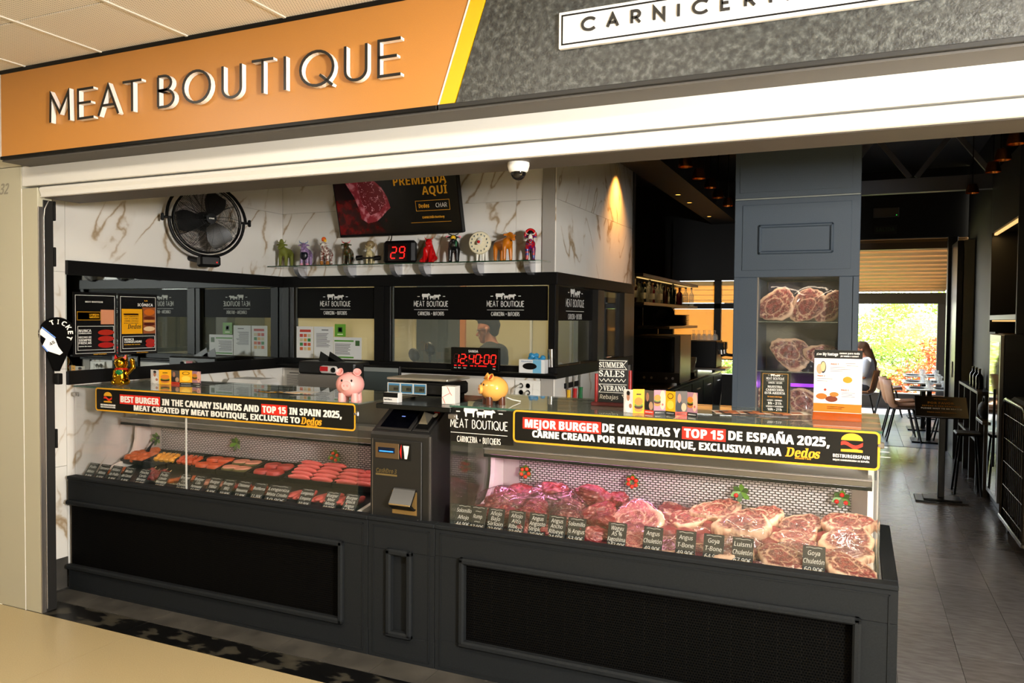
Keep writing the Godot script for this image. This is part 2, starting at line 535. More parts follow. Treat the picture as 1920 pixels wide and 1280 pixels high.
func building():
	var beige := mat(Color(0.7, 0.68, 0.595), 0.38)
	var beam := mat(Color(0.84, 0.83, 0.805), 0.35)
	# corridor floor: large beige tiles with hairline joints
	var fl := structure("floor_corridor")
	var fm := nmat([Color(0.64, 0.57, 0.425), Color(0.67, 0.6, 0.45), Color(0.7, 0.63, 0.48)], 0.08, 3.0, 0.3, 8)
	for i in 9:
		for j in 5:
			var x0 := -7.1 + 1.2 * i
			var z0 := 0.337 + 1.2 * j
			if j == 0: sbox(fl, "tile", Vector3(x0, -0.02, z0), Vector3(x0 + 1.1985, 0, z0 + 1.1985), fm)
			else: sbox(fl, "tile", Vector3(x0, -0.02, z0), Vector3(x0 + 1.1985, 0, z0 + 1.1985), fm)
	sbox(fl, "screed", Vector3(-7.3, -0.15, 0.33), Vector3(3.9, -0.0215, 6.6), mat(Color(0.45, 0.38, 0.27), 0.9))
	# slate threshold: back row veined, front row polished black with trodden dust
	var th := structure("floor_threshold")
	var slate := StandardMaterial3D.new()
	slate.albedo_texture = noise_tex([Color(0.62, 0.6, 0.55), Color(0.2, 0.19, 0.175), Color(0.25, 0.238, 0.218), Color(0.3, 0.285, 0.26)], 0.006, 21, 512, FastNoiseLite.TYPE_SIMPLEX_SMOOTH, 5, [0.0, 0.14, 0.5, 1.0])
	slate.uv1_triplanar = true; slate.uv1_world_triplanar = true; slate.uv1_scale = Vector3(1.2, 1.2, 1.2); slate.roughness = 0.5
	var dust := StandardMaterial3D.new()
	dust.albedo_texture = noise_tex([Color(0.02, 0.02, 0.02), Color(0.025, 0.024, 0.022), Color(0.2, 0.188, 0.158), Color(0.28, 0.262, 0.22)], 0.009, 33, 512, FastNoiseLite.TYPE_SIMPLEX_SMOOTH, 5, [0.0, 0.44, 0.54, 1.0])
	dust.uv1_triplanar = true; dust.uv1_world_triplanar = true; dust.uv1_scale = Vector3(0.8, 1.2, 1.6); dust.roughness = 0.35
	for i in 22:
		var x0 := -4.43 + 0.2905 * i
		sbox(th, "tile", Vector3(x0, -0.02, -0.02), Vector3(x0 + 0.2885, 0.001, 0.163), slate)
		if i % 3 == 0: sbox(th, "tile", Vector3(x0, -0.02, 0.166), Vector3(x0 + 0.2905 * 3 - 0.002, 0, 0.335), dust)
	sbox(th, "mortar_bed", Vector3(-4.6, -0.15, -0.3), Vector3(2.0, -0.021, 0.335), mat(Color(0.3, 0.28, 0.25), 0.9))
	# shop floor: grey planks of porcelain
	var sf := structure("floor_shop")
	var pm := []
	for k in 4:
		var t := [0.0, 0.03, -0.02, 0.015][k] as float
		var m := nmat([Color(0.38 + t, 0.365 + t, 0.36 + t), Color(0.43 + t, 0.415 + t, 0.41 + t), Color(0.48 + t, 0.465 + t, 0.46 + t)], 0.02, 1.0, 0.26, 40 + k)
		m.uv1_scale = Vector3(0.7, 1, 2.6)
		m.metallic_specular = 0.75
		pm.append(m)
	for i in 6:
		for j in 15:
			var x0 := -0.09 + 0.2955 * i
			var z0 := -8.48 + 0.6 * j + (0.2 if i % 2 else 0.0)
			var z1 := z0 + 0.598
			if j == 0: z0 = -8.48
			sbox(sf, "plank", Vector3(x0, -0.02, z0), Vector3(x0 + 0.2935, 0, minf(z1, -0.022)), pm[(i * 7 + j * 3) % 4])
	sbox(sf, "slab", Vector3(-4.6, -0.15, -8.5), Vector3(2.0, -0.0205, -0.3), mat(Color(0.12, 0.115, 0.11), 0.6))
	sbox(sf, "service_floor", Vector3(-4.6, -0.0204, -8.5), Vector3(-0.095, -0.001, -0.3), mat(Color(0.2, 0.195, 0.19), 0.4))
	# corridor ceiling: perforated metal trays with white joints
	var ce := structure("ceiling_corridor")
	var perf := Image.create(64, 64, false, Image.FORMAT_RGB8)
	perf.fill(Color(0.93, 0.905, 0.85))
	for y in 8:
		for x in 8:
			perf.fill_rect(Rect2i(x * 8 + (4 if y % 2 else 0), y * 8 + 2, 3, 3), Color(0.6, 0.57, 0.52))
	perf.generate_mipmaps()
	var pmat := imat(perf, 0.55)
	pmat.uv1_triplanar = true; pmat.uv1_world_triplanar = true; pmat.uv1_scale = Vector3(9, 9, 9)
	var cm := mat(Color(0.86, 0.84, 0.79), 0.5)
	for i in 15:
		for j in 11:
			var x0 := -7.5 + 0.5755 * i
			var z0 := 0.355 + 0.5755 * j
			if i >= 0: sbox(ce, "panel", Vector3(x0 + 0.008, 3.006, z0 + 0.004), Vector3(x0 + 0.5675, 3.016, z0 + 0.5715), pmat, 0.002)
	for i in 16: sbox(ce, "joint_rail", Vector3(-7.5 + 0.5755 * i - 0.007, 3.001, 0.345), Vector3(-7.5 + 0.5755 * i + 0.007, 3.012, 6.7), cm)
	sbox(ce, "slab", Vector3(-7.6, 3.0165, 0.34), Vector3(4.0, 3.25, 6.9), cm)
	for i in 3: sbox(ce, "light_panel", Vector3(-4.175 + 2.3 * i, 2.99, 1.62), Vector3(-3.025 + 2.3 * i, 3.0005, 2.18), glow(Color(1, 0.95, 0.87), 1.5), 0.003)
	# unseen rest of the corridor
	var wc := structure("wall_corridor")
	sbox(wc, "far_side", Vector3(-7.4, -0.1, 6.55), Vector3(4.0, 3.1, 6.7), beige)
	sbox(wc, "end", Vector3(-7.5, -0.1, 0.3), Vector3(-7.3, 3.1, 6.6), beige)
	sbox(wc, "end", Vector3(3.7, -0.1, 0.3), Vector3(3.9, 3.1, 6.6), beige)
	# pier at the left of the shop: beige panels, number plate print, black shutter guide
	var wp := structure("wall_pier")
	sbox(wp, "panel", Vector3(-7.3, 0, 0.2), Vector3(-4.3365, 2.53, 0.335), beige, 0.002)
	sbox(wp, "corner_panel", Vector3(-4.3335, 0, 0.25), Vector3(-4.2, 2.405, 0.335), beige, 0.003)
	sbox(wp, "upper_panel", Vector3(-7.3, 2.5335, 0.2), Vector3(-4.3365, 3.0, 0.333), beige)
	sbox(wp, "joint_strip", Vector3(-4.3362, 0, 0.3), Vector3(-4.3338, 2.405, 0.337), white_ink)
	txt(wp, "32", Vector3(-4.482, 2.413, 0.3357), 0.075, 0.062, mat(Color(0.55, 0.53, 0.47), 0.6), true, Basis(), 0.001, 0.3)
	sbox(wp, "core", Vector3(-7.3, 0, 0.02), Vector3(-4.49, 3.0, 0.199), beige)
	var g := structure("trim_shutter_guide")
	sbox(g, "rail", Vector3(-4.214, 0, 0.306), Vector3(-4.1955, 2.3, 0.3345), steel, 0.002)
	sbox(g, "channel", Vector3(-4.26, 0, 0.245), Vector3(-4.196, 2.34, 0.3055), mat(Color(0.1, 0.095, 0.09), 0.5), 0.002)
	for y in [0.98, 2.02, 2.28]: sbox(g, "bracket", Vector3(-4.21, y - 0.05, 0.232), Vector3(-4.19, y + 0.06, 0.2445), black, 0.003)
	var gl := MB.new()
	gl.tube([Vector3(-4.192, 0.02, 0.304), Vector3(-4.192, 2.24, 0.304), Vector3(-4.192, 2.29, 0.298), Vector3(-4.192, 2.34, 0.275)], 0.0035, 6)
	put(g, "bright_edge", gl, steel)
	# beam over the opening: upper face, roller cover, soffit
	var bm := structure("trim_shutter_box")
	sbox(bm, "upper_face", Vector3(-4.3335, 2.417, 0.14), Vector3(3.8, 2.53, 0.335), beam, 0.004)
	var rp := [Vector2(0.09, 2.36), Vector2(0.09, 2.41), Vector2(0.318, 2.41), Vector2(0.33, 2.404), Vector2(0.333, 2.392), Vector2(0.326, 2.376), Vector2(0.322, 2.36), Vector2(0.328, 2.352), Vector2(0.318, 2.349), Vector2(0.3, 2.354)]
	var rb := MB.new()
	rb.extrude(rp, -4.19, 3.8, Transform3D(Basis(Vector3(0, 0, 1), Vector3(0, 1, 0), Vector3(1, 0, 0)), Vector3.ZERO))
	put(bm, "roller_cover", rb, beam)
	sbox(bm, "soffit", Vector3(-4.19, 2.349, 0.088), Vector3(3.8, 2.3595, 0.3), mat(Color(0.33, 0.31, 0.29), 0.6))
	sbox(bm, "lintel", Vector3(-4.6, 2.4, -0.02), Vector3(3.8, 3.9, 0.087), mat(Color(0.1, 0.1, 0.1), 0.7))
	sbox(bm, "sign_backing", Vector3(-4.262, 2.535, 0.2), Vector3(3.8, 3.0, 0.47), mat(Color(0.2, 0.19, 0.18), 0.7))
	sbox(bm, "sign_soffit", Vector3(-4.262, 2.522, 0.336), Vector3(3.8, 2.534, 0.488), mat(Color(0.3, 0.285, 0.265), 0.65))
	# inner shell
	var wl := structure("wall_left")
	sbox(wl, "core", Vector3(-4.65, 0, -8.5), Vector3(-4.486, 3.8, 0.019), mat(Color(0.6, 0.58, 0.55), 0.8))
	tiled(wl, Vector3(-4.477, 0, 0.05), Vector3(0, 0, -1), [0, 0.08], Vector3.UP, [0.19, 0.76, 1.36, 1.96, 2.56, 3.16], 1)
	tiled(wl, Vector3(-4.477, 0, -0.03), Vector3(0, 0, -1), [0, 1.045, 1.985], Vector3.UP, [2.032, 2.56, 3.16], 2)
	tiled(wl, Vector3(-4.477, 0, -0.03), Vector3(0, 0, -1), [0, 1.045, 1.985], Vector3.UP, [0.0, 0.66, 1.262], 1)
	sbox(wl, "stone_skirting", Vector3(-4.486, 0, -0.03), Vector3(-4.472, 0.19, 0.06), slate)
	var wb := structure("wall_back")
	sbox(wb, "core_upper", Vector3(-4.48, 2.0, -2.12), Vector3(-2.008, 3.8, -2.026), mat(Color(0.6, 0.58, 0.55), 0.8))
	sbox(wb, "core_lower", Vector3(-4.48, 0, -2.12), Vector3(-2.008, 1.3, -2.026), mat(Color(0.6, 0.58, 0.55), 0.8))
	tiled(wb, Vector3(-4.477, 0, -2.015), Vector3.RIGHT, [0, 1.09, 2.164, 2.479], Vector3.UP, [2.032, 2.56, 3.16], 0)
	tiled(wb, Vector3(-4.477, 0, -2.015), Vector3.RIGHT, [0, 1.09, 2.164, 2.479], Vector3.UP, [0.0, 0.66, 1.262], 2)
	var ws := structure("wall_side")
	sbox(ws, "core_upper", Vector3(-2.1, 2.0, -4.115), Vector3(-2.007, 3.8, -2.0), mat(Color(0.6, 0.58, 0.55), 0.8))
	sbox(ws, "core_lower", Vector3(-2.1, 0, -4.115), Vector3(-2.007, 1.3, -2.0), mat(Color(0.6, 0.58, 0.55), 0.8))
	tiled(ws, Vector3(-1.998, 0, -2.015), Vector3(0, 0, -1), [0, 1.138, 2.05], Vector3.UP, [2.032, 2.56, 3.16], 1)
	tiled(ws, Vector3(-1.998, 0, -2.015), Vector3(0, 0, -1), [0, 1.138, 2.05], Vector3.UP, [0.0, 0.66, 1.262], 0)
	sbox(ws, "end_frame", Vector3(-2.11, 0, -4.13), Vector3(-1.985, 3.7, -4.066), mat(Color(0.2, 0.19, 0.17), 0.35), 0.003)
	# black trims of the mirror and the kitchen windows
	var tr := structure("trim_window_rails")
	for e in [[2.032, 1.942], [1.347, 1.262]]:
		sbox(tr, "rail", Vector3(-4.48, e[1], -2.005), Vector3(-4.455, e[0], -0.03), black, 0.003)
		sbox(tr, "rail", Vector3(-4.48, e[1], -2.08), Vector3(-1.98, e[0], -1.99), black, 0.003)
		sbox(tr, "rail", Vector3(-2.09, e[1], -4.07), Vector3(-1.976, e[0], -1.991), black, 0.003)
	sbox(tr, "sill", Vector3(-4.47, 1.29, -1.99), Vector3(-1.96, 1.304, -1.9), black, 0.003)
	for e in [[-4.476, -4.345], [-3.54, -3.385], [-2.045, -1.99]]:
		sbox(tr, "mullion", Vector3(e[0], 1.347, -2.06), Vector3(e[1], 1.942, -1.995), black, 0.003)
		sbox(tr, "bead", Vector3((e[0] + e[1]) / 2 - 0.02, 1.347, -1.996), Vector3((e[0] + e[1]) / 2 + 0.02, 1.942, -1.988), black)
	for e in [[-2.97, -3.15], [-3.77, -4.07]]:
		sbox(tr, "mullion", Vector3(-2.06, 1.347, e[1]), Vector3(-1.982, 1.942, e[0]), mat(Color(0.16, 0.15, 0.135), 0.3, 0.4), 0.003)
	# mirror on the left wall
	var mi := structure("window_1")
	sbox(mi, "mirror_glass", Vector3(-4.485, 1.345, -2.0), Vector3(-4.468, 1.944, -0.03), mat(Color(0.72, 0.75, 0.74), 0.02, 1.0))
	# kitchen windows and their black film bands
	window_pane("window_2", Vector3(-4.345, 1.347, -2.03), Vector3(0.805, 0, 0), 0.595, [[0.405, 0.36]])
	window_pane("window_3", Vector3(-3.385, 1.347, -2.03), Vector3(1.34, 0, 0), 0.595, [[0.35, 0.36], [0.985, 0.36]])
	window_pane("window_4", Vector3(-2.03, 1.347, -2.05), Vector3(0, 0, -0.92), 0.595, [[0.47, 0.5]])
	window_pane("window_5", Vector3(-2.03, 1.347, -3.15), Vector3(0, 0, -0.62), 0.595, [])
	# kitchen beyond the glass
	var kc := structure("wall_kitchen")
	var kb := mat(Color(0.72, 0.68, 0.52), 0.55)
	sbox(kc, "rear_wall", Vector3(-4.48, 0, -4.2), Vector3(-2.11, 2.7, -4.1), kb)
	sbox(kc, "left_wall", Vector3(-4.5, 0, -4.1), Vector3(-4.45, 2.7, -2.13), kb)
	sbox(kc, "ceiling", Vector3(-4.5, 2.7, -4.2), Vector3(-2.1, 2.8, -2.13), kb)
	sbox(kc, "added_lamp_panel", Vector3(-3.86, 2.67, -3.24), Vector3(-2.74, 2.699, -2.96), glow(Color(1, 0.92, 0.74), 1.5))  # added glowing panel to go with the kitchen fill light
	for x in [-3.05, -2.62]: sbox(kc, "cover_strip", Vector3(x - 0.012, 0, -4.1), Vector3(x + 0.012, 2.7, -4.085), mat(Color(0.8, 0.8, 0.78), 0.4))
	sbox(kc, "door_frame", Vector3(-3.86, 0, -4.1), Vector3(-3.8, 2.1, -4.07), mat(Color(0.75, 0.45, 0.15), 0.5))
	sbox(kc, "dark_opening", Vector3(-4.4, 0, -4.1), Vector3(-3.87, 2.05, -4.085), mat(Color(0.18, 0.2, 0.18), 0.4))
	sbox(kc, "grey_cabinet", Vector3(-2.42, 0, -4.09), Vector3(-2.13, 1.9, -3.6), mat(Color(0.5, 0.52, 0.53), 0.4), 0.004)
	# dark restaurant shell
	var dk := mat(Color(0.045, 0.043, 0.042), 0.7)
	var cs := structure("ceiling_shop")
	sbox(cs, "slab", Vector3(-4.65, 3.72, -8.6), Vector3(2.0, 3.9, -0.02), dk)
	sbox(cs, "bulkhead", Vector3(-1.984, 3.1, -8.45), Vector3(-1.62, 3.3, -2.2), mat(Color(0.06, 0.055, 0.05), 0.6))
	var wr := structure("wall_right")
	sbox(wr, "rear_part", Vector3(1.28, 0, -8.4), Vector3(1.9, 3.75, -6.02), mat(Color(0.075, 0.072, 0.07), 0.6))
	sbox(wr, "front_part", Vector3(1.78, 0, -6.02), Vector3(1.95, 3.75, 0.1), mat(Color(0.06, 0.058, 0.055), 0.6))
	sbox(wr, "pale_strip", Vector3(1.17, 0, -8.28), Vector3(1.279, 2.7, -7.7), mat(Color(0.62, 0.6, 0.48), 0.4))
	var wf := structure("wall_far")
	sbox(wf, "left_part", Vector3(-4.65, 0, -8.6), Vector3(-2.6, 3.75, -8.45), dk)
	sbox(wf, "below_bar_window", Vector3(-2.6, 0, -8.6), Vector3(-0.1, 0.9, -8.45), dk)
	sbox(wf, "above_bar_window", Vector3(-2.6, 2.28, -8.6), Vector3(-0.1, 3.75, -8.45), dk)
	sbox(wf, "pier", Vector3(-0.35, 0.9, -8.6), Vector3(0.0, 2.28, -8.45), dk)
	sbox(wf, "over_door", Vector3(-0.1, 2.815, -8.6), Vector3(1.3, 3.75, -8.45), dk)
	sbox(wf, "side_pier", Vector3(-0.1, 0, -8.6), Vector3(0.0, 2.815, -8.45), dk)
	var dj := structure("door_1")
	sbox(dj, "frame_post", Vector3(1.06, 0, -8.56), Vector3(1.17, 2.815, -8.42), mat(Color(0.05, 0.05, 0.05), 0.35), 0.004)
	sbox(dj, "folded_leaf", Vector3(1.1, 0, -8.42), Vector3(1.165, 2.7, -7.75), mat(Color(0.06, 0.06, 0.06), 0.3), 0.004)
	sbox(dj, "handle", Vector3(1.085, 1.0, -8.0), Vector3(1.099, 1.2, -7.96), steel, 0.004)
	window_bar()
func window_pane(called: String, o: Vector3, u: Vector3, h: float, logos: Array):
	var w := structure(called)
	var n := u.cross(Vector3.UP).normalized()
	var L := u.length()
	var ud := u.normalized()
	var bs := Basis(ud, Vector3.UP, n)
	var xf := Transform3D(bs, o)
	var b := MB.new()
	b.box(Vector3(L / 2, h / 2, 0), Vector3(L, h, 0.006), 0, xf)
	put(w, "glass", b, pane(Color(0.8, 0.85, 0.82), 0.07) if absf(u.x) > 0.1 else pane(Color(0.05, 0.06, 0.05), 0.4))
	if logos.size():
		var f := MB.new()
		f.box(Vector3(L / 2, 0.462, 0.0042), Vector3(L - 0.03, 0.252, 0.001), 0, xf)
		put(w, "film_band", f, mat(Color(0.055, 0.05, 0.044), 0.5, 0.0, 0.2))
		for e in logos: logo(w, xf, e[0], 0.42, 0.0052, e[1] * 0.84)
# shop emblem: three farm animals in a row over two lines of capitals
func logo(parent: Node, xf: Transform3D, cx: float, cy: float, z: float, w: float, m: Material = white_ink, hw := 0.0028):
	var b := MB.new()
	var k := w / 0.36
	stroke_word(b, "MEAT BOUTIQUE", cx - w * 0.5, cy + 0.02 * k, w, 0.047 * k, hw * k, z, z + 0.0005, xf, 0.22)
	b.ribbon([Vector2(cx - w * 0.5, cy - 0.01 * k), Vector2(cx + w * 0.5, cy - 0.01 * k)], hw * 0.6 * k, z, z + 0.0005, xf)
	stroke_word(b, "CARNICERIA + BUTCHERS", cx - w * 0.38, cy - 0.062 * k, w * 0.76, 0.032 * k, hw * 0.7 * k, z, z + 0.0005, xf, 0.32)
	put(parent, "lettering", b, m)
	var a := MB.new()
	for e in [[-0.052, 1.1], [0.014, 0.7], [0.066, 0.9]]:
		farm_animal(a, cx + e[0] * k, cy + 0.084 * k, 0.05 * e[1] * k, xf, z)
	a.ribbon([Vector2(cx - 0.145 * k, cy + 0.112 * k), Vector2(cx - 0.12 * k, cy + 0.112 * k)], 0.003 * k, z, z + 0.0005, xf)
	a.ribbon([Vector2(cx + 0.125 * k, cy + 0.112 * k), Vector2(cx + 0.15 * k, cy + 0.112 * k)], 0.003 * k, z, z + 0.0005, xf)
	put(parent, "emblem", a, m)
func farm_animal(a: MB, x: float, y: float, h: float, xf: Transform3D, z: float):
	var p := []
	for q in [[-0.75, 0.95], [0.3, 0.93], [0.42, 1.02], [0.62, 1.0], [0.85, 0.75], [0.8, 0.66], [0.55, 0.68], [0.42, 0.45], [0.4, 0], [0.24, 0], [0.22, 0.38], [-0.42, 0.38], [-0.46, 0], [-0.62, 0], [-0.66, 0.4], [-0.8, 0.6]]:
		p.append(Vector2(x + q[0] * h, y + q[1] * h))
	a.extrude(p, z, z + 0.0006, xf)
func window_bar():
	var w := structure("window_6")
	var fr := mat(Color(0.04, 0.038, 0.036), 0.4)
	for x in [-2.6, -1.9, -1.15, -0.4]: sbox(w, "frame", Vector3(x - 0.05, 0.9, -8.55), Vector3(x + 0.05, 2.28, -8.46), fr, 0.004)
	sbox(w, "transom", Vector3(-2.6, 1.86, -8.55), Vector3(-0.35, 1.94, -8.46), fr, 0.004)
	var bl := StandardMaterial3D.new()
	bl.albedo_color = Color(0.93, 0.86, 0.64); bl.roughness = 0.9
	bl.backlight_enabled = true; bl.backlight = Color(0.62, 0.52, 0.34)
	var i := 0
	for e in [[-2.55, -1.95], [-1.85, -1.2], [-1.1, -0.45]]:
		sbox(w, "upper_blind", Vector3(e[0], 1.95, -8.545), Vector3(e[1], 2.27, -8.542), bl)
		for k in 4: sbox(w, "blind_fold", Vector3(e[0], 1.985 + 0.075 * k, -8.5418), Vector3(e[1], 1.993 + 0.075 * k, -8.536), bl)
		sbox(w, "roller_blind", Vector3(e[0], 1.12, -8.545), Vector3(e[1], 1.855, -8.542), bl)
		sbox(w, "blind_rod", Vector3(e[0], 1.105, -8.55), Vector3(e[1], 1.121, -8.538), mat(Color(0.3, 0.26, 0.2), 0.5))
		sbox(w, "pane", Vector3(e[0], 0.92, -8.53), Vector3(e[1], 1.86, -8.526), glassm)
		i += 1
# ---------- signs over the shop front
func fascia():
	var orange := nmat([Color(0.69, 0.46, 0.205), Color(0.71, 0.48, 0.22), Color(0.73, 0.5, 0.235)], 0.12, 4.0, 0.42, 3)
	var o := thing("orange_sign", "orange fascia sign with raised black capitals MEAT BOUTIQUE", "sign", Vector3(-4.25, 2.53, 0.5))
	var L := MB.new()
	var at := Vector3(-4.25, 2.53, 0.5)
	L.extrude([Vector2(0, 0.018), Vector2(2.698, 0.018), Vector2(2.852, 0.455), Vector2(0, 0.455)], -0.03, 0.0)
	put(o, "panel", L, orange)
	sbox(o, "top_edge", Vector3(-0.008, 0.4555, -0.03), Vector3(2.857, 0.476, 0.004), black, 0.002)
	sbox(o, "bottom_edge", Vector3(-0.008, 0.0, -0.03), Vector3(2.692, 0.0175, 0.004), black, 0.002)
	sbox(o, "end_strip", Vector3(-0.012, 0.0, -0.03), Vector3(-0.0005, 0.47, 0.002), mat(Color(0.75, 0.73, 0.7), 0.4))
	var face := mat(Color(0.05, 0.047, 0.045), 0.4)
	var side := mat(Color(0.93, 0.92, 0.9), 0.35)
	var spots := [["M", -3.815, 0.142], ["E", -3.606, 0.11], ["A", -3.46, 0.138], ["T", -3.289, 0.125], ["B", -3.054, 0.1], ["O", -2.894, 0.165], ["U", -2.653, 0.107], ["T", -2.482, 0.12], ["I", -2.298, 0.0], ["Q", -2.214, 0.172], ["U", -1.981, 0.105], ["E", -1.815, 0.105]]
	for e in spots:
		var g := glyph(e[0])
		var k: float = e[2] / maxf(g[0], 0.01)
		var ls := Node3D.new()
		ls.name = numbered(o, "letter")
		o.add_child(ls)
		var f := MB.new()
		var b := MB.new()
		for pl in g[1]:
			var pts := []
			for p in pl[1]: pts.append(Vector2(e[1] - at.x + p.x * k, 2.682 - at.y + p.y * 0.144))
			b.ribbon(pts, 0.0055, 0.002, 0.0275, I3, pl[0] == 1)
			f.ribbon(pts, 0.0058, 0.0276, 0.031, I3, pl[0] == 1)
		put(ls, "return", b, side)
		put(ls, "face", f, face)
	var y := thing("yellow_stripe", "slanted yellow stripe between the orange sign and the slate sign", "stripe", Vector3(-1.548, 2.548, 0.5))
	L = MB.new()
	L.extrude([Vector2(0.005, 0), Vector2(0.071, 0), Vector2(0.228, 0.452), Vector2(0.162, 0.452)], -0.03, 0.004)
	put(y, "panel", L, mat(Color(0.82, 0.65, 0.06), 0.4))
	L = MB.new()
	L.extrude([Vector2(-0.003, 0), Vector2(0.003, 0), Vector2(0.16, 0.452), Vector2(0.154, 0.452)], -0.03, 0.006)
	put(y, "pale_edge", L, mat(Color(0.88, 0.86, 0.8), 0.4))
	var d := thing("slate_sign", "dark slate fascia panel to the right of the yellow stripe", "sign", Vector3(-1.476, 2.53, 0.5))
	var sm := StandardMaterial3D.new()
	sm.albedo_texture = noise_tex([Color(0.15, 0.155, 0.15), Color(0.2, 0.207, 0.2), Color(0.235, 0.243, 0.235), Color(0.31, 0.322, 0.31)], 0.022, 5, 1024, FastNoiseLite.TYPE_SIMPLEX_SMOOTH, 9, [0.25, 0.45, 0.6, 0.8])
	sm.uv1_triplanar = true; sm.uv1_world_triplanar = true; sm.uv1_scale = Vector3(1.3, 1.3, 1.3); sm.roughness = 0.45
	sm.normal_enabled = true; sm.normal_texture = bump_tex(0.12, 9, 512, 3.0, 5); sm.normal_scale = 0.35
	L = MB.new()
	L.extrude([Vector2(0.004, 0.0185), Vector2(5.2, 0.0185), Vector2(5.2, 0.47), Vector2(0.16, 0.47)], -0.03, 0.0)
	put(d, "panel", L, sm)
	sbox(d, "bottom_edge", Vector3(-0.075, 0.0, -0.03), Vector3(5.2, 0.018, 0.004), mat(Color(0.09, 0.088, 0.083), 0.6), 0.002)
	var w := thing("white_name_board", "white board lettered CARNICERIA on the slate fascia", "sign", Vector3(-1.033, 2.694, 0.5))
	sbox(w, "board", Vector3(0, 0, 0.001), Vector3(1.95, 0.133, 0.02), mat(Color(0.9, 0.89, 0.87), 0.4), 0.002)
	var ln := MB.new()
	ln.ribbon([Vector2(0.014, 0.014), Vector2(1.936, 0.014), Vector2(1.936, 0.119), Vector2(0.014, 0.119)], 0.0028, 0.0201, 0.022, I3, true)
	put(w, "inset_line", ln, black)
	var lt := MB.new()
	stroke_word(lt, "CARNICERIA + BUTCHERS", 0.093, 0.054, 1.62, 0.042, 0.0048, 0.0201, 0.025, I3, 0.86)
	lt.ribbon([Vector2(0.64, 0.101), Vector2(0.652, 0.112)], 0.004, 0.0201, 0.025)
	put(w, "lettering", lt, mat(Color(0.1, 0.09, 0.08), 0.5))

# ---------- counter fronts and cases
func moulding(parent: Node, x0: float, x1: float, y0: float, y1: float, z: float, w: float, m: Material, sides := "lrtb"):
	if "t" in sides: sbox(parent, "moulding", Vector3(x0, y1 - w, z - 0.02), Vector3(x1, y1, z + 0.022), m, 0.008)
	if "b" in sides: sbox(parent, "moulding", Vector3(x0, y0, z - 0.02), Vector3(x1, y0 + w, z + 0.022), m, 0.008)
	if "l" in sides: sbox(parent, "moulding", Vector3(x0, y0, z - 0.02), Vector3(x0 + w, y1, z + 0.022), m, 0.008)
	if "r" in sides: sbox(parent, "moulding", Vector3(x1 - w, y0, z - 0.02), Vector3(x1, y1, z + 0.022), m, 0.008)
func front(called: String, label: String, x0: float, x1: float, f: Array, grille: bool, sides: String) -> Node3D:
	var o := thing(called, label, "counter", Vector3(x0, 0, 0))
	var w := x1 - x0
	var a: float = f[0] - x0
	var b: float = f[1] - x0
	# carcass front as four boards round the framed field
	sbox(o, "lower_rail", Vector3(0.001, 0.0, -0.04), Vector3(w - 0.001, f[2] + 0.01, 0), paint, 0.002)
	sbox(o, "upper_rail", Vector3(0.001, f[3] - 0.01, -0.04), Vector3(w - 0.001, 0.685, 0), paint, 0.002)
	if a > 0.02: sbox(o, "stile", Vector3(0.001, f[2] + 0.01, -0.04), Vector3(a + 0.01, f[3] - 0.01, 0), paint)
	sbox(o, "stile", Vector3(b - 0.01, f[2] + 0.01, -0.04), Vector3(w - 0.001, f[3] - 0.01, 0), paint)
	moulding(o, a, b, f[2], f[3], 0, 0.03, paint, sides)
	var bo := MB.new()
	for e in [[0.028, 0.02, w - 0.028, 0.026], [0.028, 0.66, w - 0.028, 0.666], [0.028, 0.02, 0.034, 0.666], [w - 0.034, 0.02, w - 0.028, 0.666]]:
		if e[0] < 0.1 and "x" in sides and e[2] < 0.1: continue
		bo.box(Vector3((e[0] + e[2]) / 2, (e[1] + e[3]) / 2, 0.001), Vector3(e[2] - e[0], e[3] - e[1], 0.005))
	put(o, "bead_line", bo, paint)
	sbox(o, "top_rim", Vector3(0.0, 0.685, -0.055), Vector3(w, 0.705, 0.008), paint, 0.004)
	if grille:
		var im := Image.create(64, 64, false, Image.FORMAT_RGB8)
		im.fill(Color(0.06, 0.057, 0.054))
		for y in 8:
			for x in 8: im.fill_rect(Rect2i(x * 8 + (4 if y % 2 else 0), y * 8 + 1, 6, 6), Color(0.012, 0.012, 0.012))
		im.generate_mipmaps()
		var gm := imat(im, 0.6)
		gm.metallic_specular = 0.1
		gm.uv1_triplanar = true; gm.uv1_world_triplanar = true; gm.uv1_scale = Vector3(11, 11, 11)
		sbox(o, "mesh_field", Vector3(a + 0.002, f[2] + 0.004, -0.03), Vector3(b - 0.004, f[3] - 0.004, -0.022), gm)
	else:
		sbox(o, "field", Vector3(a + 0.004, f[2] + 0.004, -0.03), Vector3(b - 0.004, f[3] - 0.004, -0.018), paint)
	return o
